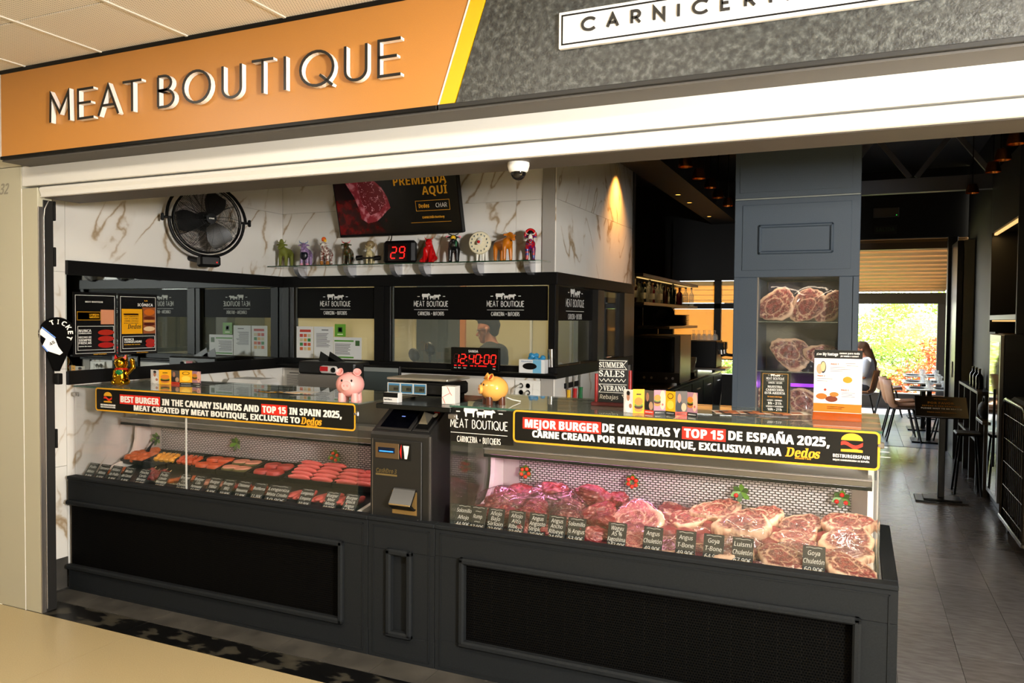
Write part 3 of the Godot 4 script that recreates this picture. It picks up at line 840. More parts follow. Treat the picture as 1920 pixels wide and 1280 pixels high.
func case(label: String, x0: float, x1: float, top: float, tint: Color, violet: Color, power: float) -> Node3D:
	var o := thing("meat_display_case", label, "display case", Vector3(x0, 0, 0))
	var w := x1 - x0
	var inner := mat(Color(0.72, 0.69, 0.66), 0.35, 0.2)
	var cream := mat(Color(0.85, 0.83, 0.79), 0.4)
	sbox(o, "well", Vector3(0.01, 0.3, -0.6), Vector3(w - 0.01, 0.64, -0.06), mat(Color(0.2, 0.19, 0.18), 0.6))
	var dk := MB.new()
	dk.quad(Vector3(0.01, 0.665, -0.065), Vector3(w - 0.01, 0.665, -0.065), Vector3(w - 0.01, 0.715, -0.585), Vector3(0.01, 0.715, -0.585))
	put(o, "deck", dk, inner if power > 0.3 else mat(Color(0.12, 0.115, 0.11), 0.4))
	# slotted rear panel: bars and webs with real gaps before a pale liner
	sbox(o, "liner", Vector3(0.01, 0.66, -0.605), Vector3(w - 0.01, 1.05, -0.592), mat(Color(0.86, 0.83, 0.81), 0.5))
	var gr := MB.new()
	var sx := 0.0265
	var sy := 0.0118
	var gx0 := 0.13
	var gx1 := w - 0.1
	var rows := 20
	for j in rows + 1:
		var y := 0.73 + sy * j
		gr.quad(Vector3(gx0, y - 0.0018, -0.586), Vector3(gx1, y - 0.0018, -0.586), Vector3(gx1, y + 0.0018, -0.586), Vector3(gx0, y + 0.0018, -0.586))
		if j < rows:
			var x := gx0 + (sx / 2 if j % 2 else 0.0)
			while x < gx1:
				gr.quad(Vector3(x - 0.0024, y, -0.5858), Vector3(x + 0.0024, y, -0.5858), Vector3(x + 0.0024, y + sy, -0.5858), Vector3(x - 0.0024, y + sy, -0.5858))
				x += sx
	var gn := put(o, "slotted_panel", gr, mat(Color(0.3, 0.28, 0.27), 0.4, 0.5))
	gn.set_meta("kind", "stuff")
	for e in [[0.01, 0.66, gx0, 1.05], [gx1, 0.66, w - 0.01, 1.05], [gx0, 0.66, gx1, 0.728], [gx0, 0.972, gx1, 1.05]]:
		sbox(o, "steel_border", Vector3(e[0], e[1], -0.59), Vector3(e[2], e[3], -0.584), inner)
	# shelf carrying the lamp
	sbox(o, "lamp_shelf", Vector3(0.03, 1.02, -0.6), Vector3(w - 0.02, 1.028, -0.36), steel, 0.002)
	sbox(o, "shelf_front", Vector3(0.03, 0.998, -0.362), Vector3(w - 0.02, 1.024, -0.352), steel, 0.003)
	sbox(o, "shelf_lip", Vector3(0.03, 1.0245, -0.37), Vector3(w - 0.02, 1.029, -0.345), mat(Color(0.85, 0.82, 0.82), 0.25, 0.6))
	sbox(o, "painted_shadow_gap", Vector3(0.03, 0.983, -0.362), Vector3(w - 0.02, 0.9975, -0.35), black)  # black strip standing in for the shadow below the steel shelf front
	var tb := MB.new()
	tb.cyl(Vector3(0.12, 1.008, -0.385), Vector3(w - 0.12, 1.008, -0.385), 0.011, 0.011, 10)
	put(o, "lamp_tube", tb, glow(tint, 1.6))
	sbox(o, "shade", Vector3(0.03, 0.985, -0.6), Vector3(w - 0.02, 1.019, -0.57), black)
	# ends
	var ep := [Vector2(-0.6, 0.66), Vector2(-0.075, 0.66), Vector2(-0.09, 0.69), Vector2(-0.3, 0.72), Vector2(-0.4, 0.75), Vector2(-0.45, 0.8), Vector2(-0.47, 0.87), Vector2(-0.48, 1.05), Vector2(-0.6, 1.05)]
	for e in [[0.012, 0.035], [w - 0.035, w - 0.012]]:
		var m := MB.new()
		m.extrude(ep, e[0], e[1], Transform3D(Basis(Vector3(0, 0, 1), Vector3(0, 1, 0), Vector3(1, 0, 0)), Vector3.ZERO))
		put(o, "end_liner", m, cream)
	for x in [0.0, w]:
		sbox(o, "end_glass", Vector3(x - 0.004, 0.67, -0.62), Vector3(x + 0.004, top - 0.004, -0.058), glassm)
	sbox(o, "front_glass", Vector3(-0.004, 0.67, -0.056), Vector3(w + 0.004, top - 0.004, -0.05), glassm)
	sbox(o, "top_glass", Vector3(-0.004, top - 0.004, -0.68), Vector3(w + 0.004, top + 0.004, -0.046), pane(Color(0.6, 0.68, 0.65), 0.16))
	sbox(o, "glass_edge", Vector3(-0.005, top - 0.0045, -0.0455), Vector3(w + 0.005, top + 0.0045, -0.0435), mat(Color(0.2, 0.32, 0.27), 0.2))
	sbox(o, "rear_frame", Vector3(0, 1.05, -0.72), Vector3(w, top - 0.006, -0.69), steel, 0.004)
	sbox(o, "rear_body", Vector3(0.005, 0.05, -0.95), Vector3(w - 0.005, 0.98, -0.625), mat(Color(0.62, 0.6, 0.58), 0.4, 0.3))
	for x in [0.012, w - 0.012]:
		var c := MB.new()
		c.box(Vector3(x, top - 0.05, -0.046), Vector3(0.05, 0.026, 0.012), 0.004)
		c.cyl(Vector3(x + 0.008, top - 0.05, -0.041), Vector3(x + 0.008, top - 0.05, -0.034), 0.007, 0.006, 10)
		put(o, "glass_clamp", c, steel)
	area_light("case_lamp", Vector3(x0 + w * 0.28, 1.0, -0.37), Vector3(x0 + w * 0.28, 0.6, -0.33), Vector2(w * 0.5, 0.02), violet, power)
	area_light("case_lamp", Vector3(x0 + w * 0.76, 1.0, -0.37), Vector3(x0 + w * 0.76, 0.6, -0.33), Vector2(w * 0.44, 0.02), tint, power)
	return o
func counters():
	front("counter_unit", "dark grey counter front with long black mesh field below the left meat case", -4.43, -2.2225, [-4.429, -2.367, 0.13, 0.56], true, "rtbx")
	front("counter_unit", "narrow dark grey counter panel with upright frame below the cash machine", -2.2215, -1.8395, [-2.11, -1.962, 0.12, 0.558], false, "lrtb")
	var o := front("counter_unit", "dark grey counter front with wide black mesh field below the right meat case", -1.8385, 0.16, [-1.704, 0.034, 0.14, 0.565], true, "lrtb")
	var w := 1.9985
	o = thing("counter_end", "dark grey end panel closing the counter beside the aisle", "panel", Vector3(-1.8385, 0, 0))
	sbox(o, "end_panel", Vector3(w - 0.02, 0.0, -0.95), Vector3(w, 0.685, -0.041), paint, 0.002)
	sbox(o, "end_rim", Vector3(w - 0.056, 0.6855, -0.95), Vector3(w, 0.7055, -0.056), paint, 0.003)
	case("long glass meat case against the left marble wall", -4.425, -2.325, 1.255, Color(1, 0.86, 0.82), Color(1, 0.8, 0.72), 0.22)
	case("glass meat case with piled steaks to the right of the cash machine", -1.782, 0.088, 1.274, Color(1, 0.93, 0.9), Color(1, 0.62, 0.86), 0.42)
	var seam := thing("glass_seam", "slim upright joint strip in the left case's front glass", "strip", Vector3(-3.496, 0.705, -0.045))
	sbox(seam, "strip", Vector3(-0.006, 0, -0.004), Vector3(0.006, 0.547, 0.0), mat(Color(0.72, 0.72, 0.7), 0.2), 0.001)
	banners()
	cash()
func burger_mark(o: Node3D, x: float, y: float, s: float, z: float):
	var bun := mat(Color(0.82, 0.6, 0.13), 0.5)
	var b := MB.new()
	b.extrude([Vector2(x - s * 0.5, y + s * 0.16)] + arc(x, y + s * 0.16, s * 0.5, s * 0.36, 180, 0, 12), z, z + 0.001)
	b.extrude([Vector2(x - s * 0.5, y - s * 0.42), Vector2(x + s * 0.5, y - s * 0.42), Vector2(x + s * 0.5, y - s * 0.3), Vector2(x + s * 0.2, y - s * 0.26), Vector2(x - s * 0.5, y - s * 0.3)], z, z + 0.001)
	put(o, "bun_mark", b, bun)
	b = MB.new()
	var up := []
	var dn := []
	for i in 13:
		var t := i / 12.0
		var yy := y - s * 0.06 + 0.1 * s * sin(t * TAU + 0.6)
		up.append(Vector2(x + (t - 0.5) * s, yy + s * 0.08)); dn.push_front(Vector2(x + (t - 0.5) * s, yy - s * 0.1))
	b.extrude(up + dn, z, z + 0.001)
	put(o, "patty_mark", b, mat(Color(0.8, 0.17, 0.1), 0.5))
func banner(label: String, x0: float, x1: float, y0: float, y1: float) -> Node3D:
	var o := thing("banner", label, "banner", Vector3.ZERO)
	var b := MB.new()
	var r := 0.016
	var rr := []
	for e in [[x1 - r, y1 - r, 90, 0], [x1 - r, y0 + r, 0, -90], [x0 + r, y0 + r, -90, -180], [x0 + r, y1 - r, 180, 90]]: rr += arc(e[0], e[1], r, r, e[2], e[3], 5)
	b.extrude(rr, -0.0435, -0.039)
	put(o, "board", b, mat(Color(0.045, 0.043, 0.04), 0.35))
	b = MB.new()
	var q := []
	for p in rr: q.append(Vector2(x0, y0) + (p - Vector2(x0, y0)))
	b.ribbon(rr, 0.0042, -0.0389, -0.0378, I3, true)
	put(o, "yellow_border", b, mat(Color(0.82, 0.6, 0.12), 0.45))
	return o
func banners():
	var red := mat(Color(0.82, 0.14, 0.08), 0.5)
	var gold := mat(Color(0.84, 0.6, 0.12), 0.5)
	var z := -0.0378
	var o := banner("black and yellow banner in English on the left case glass", -4.224, -2.331, 1.12, 1.252)
	sbox(o, "red_field", Vector3(-4.02, 1.168, -0.039), Vector3(-3.69, 1.224, -0.0383), red)
	sbox(o, "red_field", Vector3(-2.94, 1.168, -0.039), Vector3(-2.764, 1.224, -0.0383), red)
	txt(o, "BEST BURGER", Vector3(-3.855, 1.196, z), 0.31, 0.036, white_ink, true, Basis(), 0.0012, 0.0, false, 0.0013)
	txt(o, "IN THE CANARY ISLANDS AND", Vector3(-3.314, 1.196, z), 0.715, 0.036, white_ink, true, Basis(), 0.0012, 0.0, false, 0.0013)
	txt(o, "TOP 15", Vector3(-2.852, 1.196, z), 0.158, 0.036, white_ink, true, Basis(), 0.0012, 0.0, false, 0.0013)
	txt(o, "IN SPAIN 2025,", Vector3(-2.58, 1.196, z), 0.335, 0.036, white_ink, true, Basis(), 0.0012, 0.0, false, 0.0013)
	txt(o, "MEAT CREATED BY MEAT BOUTIQUE, EXCLUSIVE TO", Vector3(-3.29, 1.15, z), 1.22, 0.031, white_ink, true, Basis(), 0.0012, 0.0, false, 0.0013)
	txt(o, "Dedos", Vector3(-2.603, 1.15, z), 0.13, 0.036, gold, true, Basis(), 0.0012, 0.2, true, 0.001)
	txt(o, "BURGERS Y MÁS", Vector3(-2.6, 1.1275, z), 0.07, 0.006, gold)
	burger_mark(o, -4.12, 1.198, 0.068, z)
	txt(o, "BESTBURGERSPAIN", Vector3(-4.12, 1.154, z), 0.125, 0.011, white_ink)
	txt(o, "MEJOR HAMBURGUESA DE ESPAÑA", Vector3(-4.12, 1.141, z), 0.125, 0.006, white_ink)
	o = banner("black and yellow banner in Spanish on the right case glass", -1.446, 0.082, 1.13, 1.272)
	sbox(o, "red_field", Vector3(-1.402, 1.192, -0.039), Vector3(-1.026, 1.244, -0.0383), red)
	sbox(o, "red_field", Vector3(-0.67, 1.196, -0.039), Vector3(-0.49, 1.248, -0.0383), red)
	txt(o, "MEJOR BURGER", Vector3(-1.213, 1.217, z), 0.352, 0.0365, white_ink, true, Basis(), 0.0012, 0.0, false, 0.0013)
	txt(o, "DE CANARIAS Y", Vector3(-0.849, 1.22, z), 0.34, 0.0365, white_ink, true, Basis(), 0.0012, 0.0, false, 0.0013)
	txt(o, "TOP 15", Vector3(-0.58, 1.222, z), 0.16, 0.0365, white_ink, true, Basis(), 0.0012, 0.0, false, 0.0013)
	txt(o, "DE ESPAÑA 2025,", Vector3(-0.286, 1.224, z), 0.385, 0.0365, white_ink, true, Basis(), 0.0012, 0.0, false, 0.0013)
	txt(o, "CARNE CREADA POR MEAT BOUTIQUE, EXCLUSIVA PARA", Vector3(-0.812, 1.171, z), 1.08, 0.0305, white_ink, true, Basis(), 0.0012, 0.0, false, 0.0013)
	txt(o, "Dedos", Vector3(-0.19, 1.174, z), 0.125, 0.036, gold, true, Basis(), 0.0012, 0.2, true, 0.001)
	txt(o, "BURGERS Y MÁS", Vector3(-0.19, 1.1515, z), 0.06, 0.006, gold)
	burger_mark(o, -0.013, 1.224, 0.078, z)
	txt(o, "BESTBURGERSPAIN", Vector3(-0.015, 1.174, z), 0.13, 0.013, white_ink)
	txt(o, "MEJOR HAMBURGUESA DE ESPAÑA", Vector3(-0.015, 1.1575, z), 0.13, 0.0065, white_ink)
	var n := thing("name_panel", "black panel with shop emblem at the left end of the right case", "sign", Vector3(-1.782, 1.106, -0.0495))
	sbox(n, "board", Vector3(0, 0, 0), Vector3(0.33, 0.158, 0.004), mat(Color(0.05, 0.047, 0.045), 0.35))
	logo(n, I3, 0.151, 0.052, 0.0041, 0.3, white_ink, 0.0025)
func cash():
	var o := thing("cash_machine", "black automatic cash machine between the two meat cases", "cash machine", Vector3(-2.235, 0.64, -0.04))
	var m := nmat([Color(0.07, 0.068, 0.064), Color(0.095, 0.092, 0.086)], 0.15, 6.0, 0.5, 14)
	var b := MB.new()
	b.extrude([Vector2(0, 0), Vector2(0, 0.47), Vector2(-0.012, 0.485), Vector2(-0.2, 0.598), Vector2(-0.225, 0.6), Vector2(-0.42, 0.6), Vector2(-0.42, 0)], 0.0, 0.335, Transform3D(Basis(Vector3(0, 0, 1), Vector3(0, 1, 0), Vector3(1, 0, 0)), Vector3.ZERO))
	put(o, "body", b, m)
	b = MB.new()
	b.cyl(Vector3(0.335, 0, -0.012), Vector3(0.335, 0.478, -0.012), 0.012, 0.012, 10)
	put(o, "rounded_corner", b, mat(Color(0.2, 0.19, 0.185), 0.3, 0.3))
	sbox(o, "door", Vector3(0.018, 0.02, 0.0005), Vector3(0.3, 0.45, 0.007), m, 0.003)
	sbox(o, "hinge_line", Vector3(0.012, 0.05, 0.0005), Vector3(0.0155, 0.45, 0.004), steel)
	# sloping top with screen and coin bowl
	var sl := Basis(Vector3.RIGHT, Vector3(0, 0.515, -0.857), Vector3(0, 0.857, 0.515))
	var xf := Transform3D(sl, Vector3(0, 0.4855, -0.0105))
	b = MB.new()
	b.box(Vector3(0.117, 0.112, 0.002), Vector3(0.2, 0.19, 0.006), 0.002, xf)
	b.box(Vector3(0.275, 0.112, 0.002), Vector3(0.095, 0.19, 0.006), 0.002, xf)
	put(o, "bezel", b, mat(Color(0.14, 0.135, 0.13), 0.4))
	b = MB.new()
	b.box(Vector3(0.117, 0.112, 0.0055), Vector3(0.165, 0.165, 0.002), 0, xf)
	var scr := put(o, "screen", b, mat(Color(0.012, 0.014, 0.03), 0.08))
	b = MB.new()
	b.box(Vector3(0.125, 0.12, 0.0072), Vector3(0.02, 0.005, 0.001), 0, xf)
	put(scr, "status_text", b, glow(Color(0.5, 0.6, 0.95), 0.8))
	b = MB.new()
	b.box(Vector3(0.275, 0.112, 0.0055), Vector3(0.076, 0.16, 0.002), 0, xf)
	put(o, "coin_plate", b, mat(Color(0.03, 0.03, 0.03), 0.3))
	b = MB.new()
	var tip := xf * Vector3(0.262, 0.115, 0.05)
	var q := [xf * Vector3(0.238, 0.07, 0.006), xf * Vector3(0.288, 0.07, 0.006), xf * Vector3(0.288, 0.15, 0.006), xf * Vector3(0.238, 0.15, 0.006)]
	b.flat()
	for i in 4: b.triout(q[i], q[(i + 1) % 4], tip, (q[i] + q[(i + 1) % 4]) / 2 - xf * Vector3(0.263, 0.11, 0.006))
	put(o, "coin_pyramid", b, mat(Color(0.6, 0.57, 0.5), 0.3, 0.8))
	b = MB.new()
	b.extrude(arc(0.295, 0.165, 0.016, 0.02, 0, 180, 8), 0.0066, 0.0075, xf)
	put(o, "red_mark", b, mat(Color(0.8, 0.08, 0.05), 0.5))
	b = MB.new()
	b.extrude(arc(0.298, 0.145, 0.012, 0.018, 0, 330, 8), 0.0066, 0.0074, xf)
	put(o, "coin_pictogram", b, white_ink)
	# note slot, badge, payout tray, lock
	var brz := mat(Color(0.36, 0.28, 0.18), 0.45, 0.3)
	sbox(o, "note_bezel", Vector3(0.034, 0.355, 0.007), Vector3(0.172, 0.432, 0.011), brz, 0.002)
	sbox(o, "note_slot", Vector3(0.052, 0.383, 0.0112), Vector3(0.15, 0.41, 0.0135), mat(Color(0.03, 0.08, 0.16), 0.2), 0.001)
	sbox(o, "slot_light", Vector3(0.06, 0.388, 0.0136), Vector3(0.142, 0.394, 0.0142), glow(Color(0.2, 0.55, 0.95), 0.7))
	sbox(o, "notice", Vector3(0.174, 0.353, 0.007), Vector3(0.24, 0.436, 0.0085), mat(Color(0.03, 0.03, 0.03), 0.4))
	b = MB.new()
	b.extrude([Vector2(0.176, 0.394), Vector2(0.186, 0.43), Vector2(0.186, 0.358)], 0.0086, 0.0092)
	put(o, "red_arrow", b, mat(Color(0.85, 0.08, 0.05), 0.5))
	b = MB.new()
	b.extrude([Vector2(0.196, 0.425), Vector2(0.23, 0.425), Vector2(0.225, 0.39), Vector2(0.218, 0.36), Vector2(0.205, 0.36), Vector2(0.202, 0.39)], 0.0086, 0.0092)
	put(o, "note_pictogram", b, white_ink)
	txt(o, "CashDro 3", Vector3(0.098, 0.292, 0.0076), 0.12, 0.022, mat(Color(0.42, 0.36, 0.22), 0.35, 0.5), true, Basis(), 0.001, 0.15)
	sbox(o, "badge_line", Vector3(0.036, 0.268, 0.007), Vector3(0.16, 0.277, 0.0085), mat(Color(0.5, 0.43, 0.27), 0.35, 0.5))
	sbox(o, "tray_plate", Vector3(0.135, 0.085, 0.007), Vector3(0.275, 0.2, 0.0095), mat(Color(0.6, 0.48, 0.28), 0.4, 0.5))
	b = MB.new()
	b.extrude([Vector2(0.0, 0.215), Vector2(0.004, 0.21), Vector2(0.05, 0.145), Vector2(0.052, 0.138), Vector2(0.015, 0.11), Vector2(0.0, 0.11), Vector2(0.0, 0.118), Vector2(0.012, 0.12), Vector2(0.038, 0.142), Vector2(0.0, 0.2)], 0.145, 0.27, Transform3D(Basis(Vector3(0, 0, 1), Vector3(0, 1, 0), Vector3(1, 0, 0)), Vector3(0, 0, 0.01)))
	put(o, "payout_tray", b, mat(Color(0.05, 0.048, 0.045), 0.3))
	sbox(o, "tray_lip", Vector3(0.147, 0.139, 0.058), Vector3(0.268, 0.147, 0.064), mat(Color(0.65, 0.55, 0.38), 0.3, 0.6), 0.002)
	b = MB.new()
	b.cyl(Vector3(0.282, 0.055, 0.0072), Vector3(0.282, 0.055, 0.016), 0.011, 0.01, 14)
	b.cyl(Vector3(0.282, 0.055, 0.016), Vector3(0.282, 0.055, 0.02), 0.006, 0.005, 10)
	put(o, "lock", b, steel)
	var s := thing("scale_slab", "dark stone slab over the cash machine carrying the scale", "shelf", Vector3(-2.2, 1.243, 0))
	sbox(s, "slab", Vector3(0, 0, -0.62), Vector3(0.425, 0.024, -0.03), mat(Color(0.06, 0.065, 0.06), 0.25), 0.003)
	for x in [0.03, 0.395]: sbox(s, "support", Vector3(x - 0.012, -0.28, -0.6), Vector3(x + 0.012, -0.0005, -0.48), mat(Color(0.1, 0.1, 0.1), 0.4))
# ---------- things on the back wall and the counters
var XZ := Transform3D(Basis(Vector3(0, 0, 1), Vector3(0, 1, 0), Vector3(1, 0, 0)), Vector3.ZERO)   # extrude along x, outline given as (z, y)
func seven(o: Node3D, s: String, x: float, y: float, w: float, h: float, gap: float, z: float, t: float, lit: Material, dim: Material, bs := I3):
	var on := {"0": "abcdef", "1": "bc", "2": "abged", "3": "abgcd", "4": "fgbc", "5": "afgcd", "6": "afgedc", "7": "abc", "8": "abcdefg", "9": "abcdfg"}
	var A := MB.new()
	var D := MB.new()
	for ch in s:
		if ch == ":":
			for k in [0.3, 0.7]: A.box(Vector3(x, y + h * k, z), Vector3(t, t, 0.002), 0, bs)
			x += gap
			continue
		var sl := 0.12
		var P := {"a": [0, 1, 1, 1], "b": [1, 0.5, 1, 1], "c": [1, 0, 1, 0.5], "d": [0, 0, 1, 0], "e": [0, 0, 0, 0.5], "f": [0, 0.5, 0, 1], "g": [0, 0.5, 1, 0.5]}
		for k in P:
			var e: Array = P[k]
			var a := Vector2(x + e[0] * w + e[1] * h * sl, y + e[1] * h)
			var b := Vector2(x + e[2] * w + e[3] * h * sl, y + e[3] * h)
			var d := (b - a).normalized() * t * 0.6
			(A if k in on[ch] else D).ribbon([a + d, b - d], t / 2, z, z + 0.002, bs)
		x += w + gap
	put(o, "digits", A, lit)
	if dim: put(o, "unlit_segments", D, dim).set_meta("kind", "stuff")
func tv():
	var o := thing("television", "tilted flat television showing a raw rib steak on black", "television", Vector3(-3.265, 2.335, -1.93))
	var tl := Basis(Vector3.RIGHT, Vector3(0, 0.97, 0.246), Vector3(0, -0.246, 0.97))
	var xf := Transform3D(tl, Vector3.ZERO)
	var b := MB.new()
	b.box(Vector3(0, 0.32, -0.022), Vector3(1.12, 0.645, 0.04), 0.006, xf)
	put(o, "housing", b, black)
	b = MB.new()
	b.box(Vector3(0, 0.32, -0.075), Vector3(0.3, 0.25, 0.06), 0.004, xf)
	b.box(Vector3(0, 0.4, -0.14), Vector3(0.1, 0.1, 0.08))
	put(o, "wall_bracket", b, black)
	# the picture
	var W := 256
	var H := 146
	var img := Image.create(W, H, false, Image.FORMAT_RGB8)
	var st := PackedVector2Array([Vector2(0.05, 0.12), Vector2(0.085, 0.04), Vector2(0.14, 0.08), Vector2(0.2, 0.14), Vector2(0.3, 0.26), Vector2(0.4, 0.42), Vector2(0.44, 0.55), Vector2(0.455, 0.68), Vector2(0.42, 0.72), Vector2(0.38, 0.78), Vector2(0.33, 0.84), Vector2(0.25, 0.86), Vector2(0.2, 0.8), Vector2(0.19, 0.68), Vector2(0.16, 0.52), Vector2(0.1, 0.34)])
	var inner := PackedVector2Array([Vector2(0.2, 0.36), Vector2(0.24, 0.24), Vector2(0.31, 0.32), Vector2(0.4, 0.46), Vector2(0.42, 0.62), Vector2(0.36, 0.72), Vector2(0.28, 0.76), Vector2(0.22, 0.62)])
	var n := FastNoiseLite.new()
	n.frequency = 0.05; n.fractal_octaves = 4; n.seed = 4
	for y in H:
		for x in W:
			var p := Vector2(float(x) / W, float(y) / H)
			var v := n.get_noise_2d(x, y)
			var c := Color(0.012, 0.012, 0.013)
			if p.x < 0.38 + v * 0.1:
				var r := clampf(0.55 - p.x + v * 0.5, 0, 1) * (0.2 if p.y < 0.55 and p.y > 0.12 else 1.0)
				c = Color(0.45 * r + 0.02, 0.01, 0.015)
			if Geometry2D.is_point_in_polygon(p, st):
				c = Color(0.62, 0.36, 0.38).lerp(Color(0.42, 0.1, 0.13), clampf(0.6 + v * 2.5, 0, 1))
				if Geometry2D.is_point_in_polygon(p, inner): c = Color(0.33, 0.07, 0.09).lerp(Color(0.72, 0.5, 0.52), clampf(absf(v) < 0.03, 0, 1))
				if p.y < 0.3 and absf(p.x - 0.08 - p.y * 0.4) < 0.03: c = Color(0.72, 0.66, 0.7)
			img.set_pixel(x, y, c)
	var sm := imat(img, 0.25)
	sm.emission_enabled = true
	sm.emission_texture = sm.albedo_texture
	sm.emission_energy_multiplier = 0.5
	b = MB.new()
	b.quv(xf * Vector3(-0.545, 0.018, 0.0002), xf * Vector3(0.545, 0.018, 0.0002), xf * Vector3(0.545, 0.628, 0.0002), xf * Vector3(-0.545, 0.628, 0.0002))
	var s := put(o, "screen", b, sm)
	var gold := mat(Color(0.82, 0.58, 0.1), 0.5)
	var gm := glow(Color(0.75, 0.52, 0.1), 0.3)
	for e in [["TU CARNE", 0.26, 0.485, 0.4, 0.062], ["PREMIADA", 0.235, 0.405, 0.46, 0.062], ["AQUÍ", 0.355, 0.325, 0.215, 0.062], ["CARNICERÍA Butchery", 0.32, 0.125, 0.19, 0.016], ["Dedos", 0.25, 0.212, 0.09, 0.03]]:
		txt(s, e[0], xf * Vector3(e[1], e[2], 0.001), e[3], e[4], gm, true, tl, 0.0008)
	txt(s, "CHAR", xf * Vector3(0.4, 0.212, 0.001), 0.095, 0.032, white_ink, false, tl, 0.0008)
	b = MB.new()
	b.ribbon([Vector2(0.18, 0.175), Vector2(0.47, 0.175), Vector2(0.47, 0.25), Vector2(0.18, 0.25)], 0.0015, 0.0008, 0.0014, xf, true)
	b.ribbon([Vector2(0.12, 0.088), Vector2(0.47, 0.088)], 0.0012, 0.0008, 0.0014, xf)
	put(s, "ruled_lines", b, gm)
	b = MB.new()
	b.tube([Vector3(-0.1, 0.03, -0.05), Vector3(-0.09, -0.02, -0.03), Vector3(-0.1, -0.05, -0.02), Vector3(-0.06, -0.075, 0.0), Vector3(-0.05, -0.06, -0.03), Vector3(-0.08, -0.08, -0.05)], 0.004, 6)
	put(o, "cable", b, black)
func fan():
	var o := thing("wall_fan", "round black cage fan hung on the left marble wall", "fan", Vector3(-4.24, 2.375, -0.945))
	var fz := Vector3(0.88, 0.04, 0.47).normalized()
	var fx := Vector3.UP.cross(fz).normalized()
	var bs := Basis(fx, fz.cross(fx), fz)
	var xf := Transform3D(bs, Vector3.ZERO)
	var ring := func(r: float, z: float, n := 36) -> Array:
		var p := []
		for i in n: p.append(xf * Vector3(r * cos(TAU * i / n), r * sin(TAU * i / n), z))
		return p
	var R := 0.232
	for sgn in [1.0, -1.0]:
		var b := MB.new()
		for k in 22:
			var r := 0.045 + (R - 0.05) * k / 21.0
			b.tube(ring.call(r, sgn * (0.095 - 0.07 * pow(r / R, 2.0)), 32), 0.0014, 4, true)
		for k in 12:
			var a := TAU * k / 12
			var p := []
			for i in 5:
				var r := lerpf(0.03, R, i / 4.0)
				p.append(xf * Vector3(r * cos(a + (1 - i / 4.0) * 0.25), r * sin(a + (1 - i / 4.0) * 0.25), sgn * (0.096 - 0.07 * pow(r / R, 2.0))))
			b.tube(p, 0.0017, 4)
		var c := put(o, "front_cage" if sgn > 0 else "rear_cage", b, black)
	var rim := MB.new()
	rim.tube(ring.call(R, 0.018), 0.005, 6, true)
	rim.tube(ring.call(R, -0.018), 0.005, 6, true)
	put(o, "rim", rim, black)
	for k in 3:
		var b := MB.new()
		var a := TAU * k / 3 + 1.15
		var P := []
		for i in 7:
			var t := i / 6.0
			var r := lerpf(0.04, R * 0.88, t)
			var w := 0.03 + 0.05 * sin(t * 2.4)
			P.append([xf * (Basis(Vector3(0, 0, 1), a) * Vector3(r, -w, -0.018 - 0.01 * t)), xf * (Basis(Vector3(0, 0, 1), a) * Vector3(r, w, 0.022 - 0.006 * t))])
		b.st.set_smooth_group(1)
		for i in 6: b.quad(P[i][0], P[i + 1][0], P[i + 1][1], P[i][1])
		put(o, "blade", b, mat(Color(0.09, 0.088, 0.085), 0.35))
	var h := MB.new()
	h.lathe([Vector2(0, -0.13), Vector2(0.06, -0.13), Vector2(0.07, -0.08), Vector2(0.05, -0.03), Vector2(0.035, 0.0), Vector2(0.03, 0.03), Vector2(0, 0.035)], 16, Transform3D(bs * Basis(Vector3(1, 0, 0), PI / 2), Vector3.ZERO))
	put(o, "motor", h, black)
	h = MB.new()
	h.lathe([Vector2(0, 0.092), Vector2(0.036, 0.092), Vector2(0.036, 0.1), Vector2(0, 0.102)], 18, Transform3D(bs * Basis(Vector3(1, 0, 0), PI / 2), Vector3.ZERO))
	var bd := put(o, "badge", h, black)
	txt(bd, "emax", xf * Vector3(0, 0, 0.1025), 0.036, 0.012, white_ink, true, bs, 0.0008)
	# tube hoop round the fan, upper yoke, knobs and control box
	h = MB.new()
	var hp := []
	for i in 29: hp.append(xf * Vector3(0.258 * cos(PI + PI * i / 28.0), 0.258 * sin(PI + PI * i / 28.0), 0.0))
	h.tube(hp, 0.011, 8)
	put(o, "hoop", h, black)
	h = MB.new()
	var yp := []
	for i in 25: yp.append(xf * Vector3(0.272 * cos(PI * i / 24.0), 0.272 * sin(PI * i / 24.0), -0.05 * sin(PI * i / 24.0)))
	h.tube(yp, 0.011, 8)
	h.tube([xf * Vector3(0, 0.272, -0.05), Vector3(-0.225, 0.32, -0.03)], 0.016, 8)
	put(o, "yoke", h, black)
	for s in [-1, 1]:
		h = MB.new()
		h.cyl(xf * Vector3(s * 0.24, 0, 0), xf * Vector3(s * 0.295, 0, 0), 0.009, 0.009, 8)
		h.box(Vector3(s * 0.3, 0, 0), Vector3(0.02, 0.05, 0.022), 0.005, xf)
		put(o, "pivot_knob", h, black)
	h = MB.new()
	h.box(Vector3(0.0, -0.295, 0.02), Vector3(0.14, 0.075, 0.1), 0.012, xf)
	var cb := put(o, "control_box", h, black)
	h = MB.new()
	h.box(Vector3(0.0, -0.295, 0.071), Vector3(0.11, 0.045, 0.002), 0, xf)
	put(cb, "panel", h, mat(Color(0.12, 0.12, 0.12), 0.3))
	h = MB.new()
	h.box(Vector3(0.04, -0.305, 0.073), Vector3(0.008, 0.008, 0.002), 0, xf)
	put(cb, "lamp", h, glow(Color(0.9, 0.1, 0.08), 1.0))
	h = MB.new()
	h.tube([xf * Vector3(0, -0.29, -0.03), Vector3(-0.12, -0.28, -0.05), Vector3(-0.236, -0.26, -0.06)], 0.02, 8)
	put(o, "wall_arm", h, black)
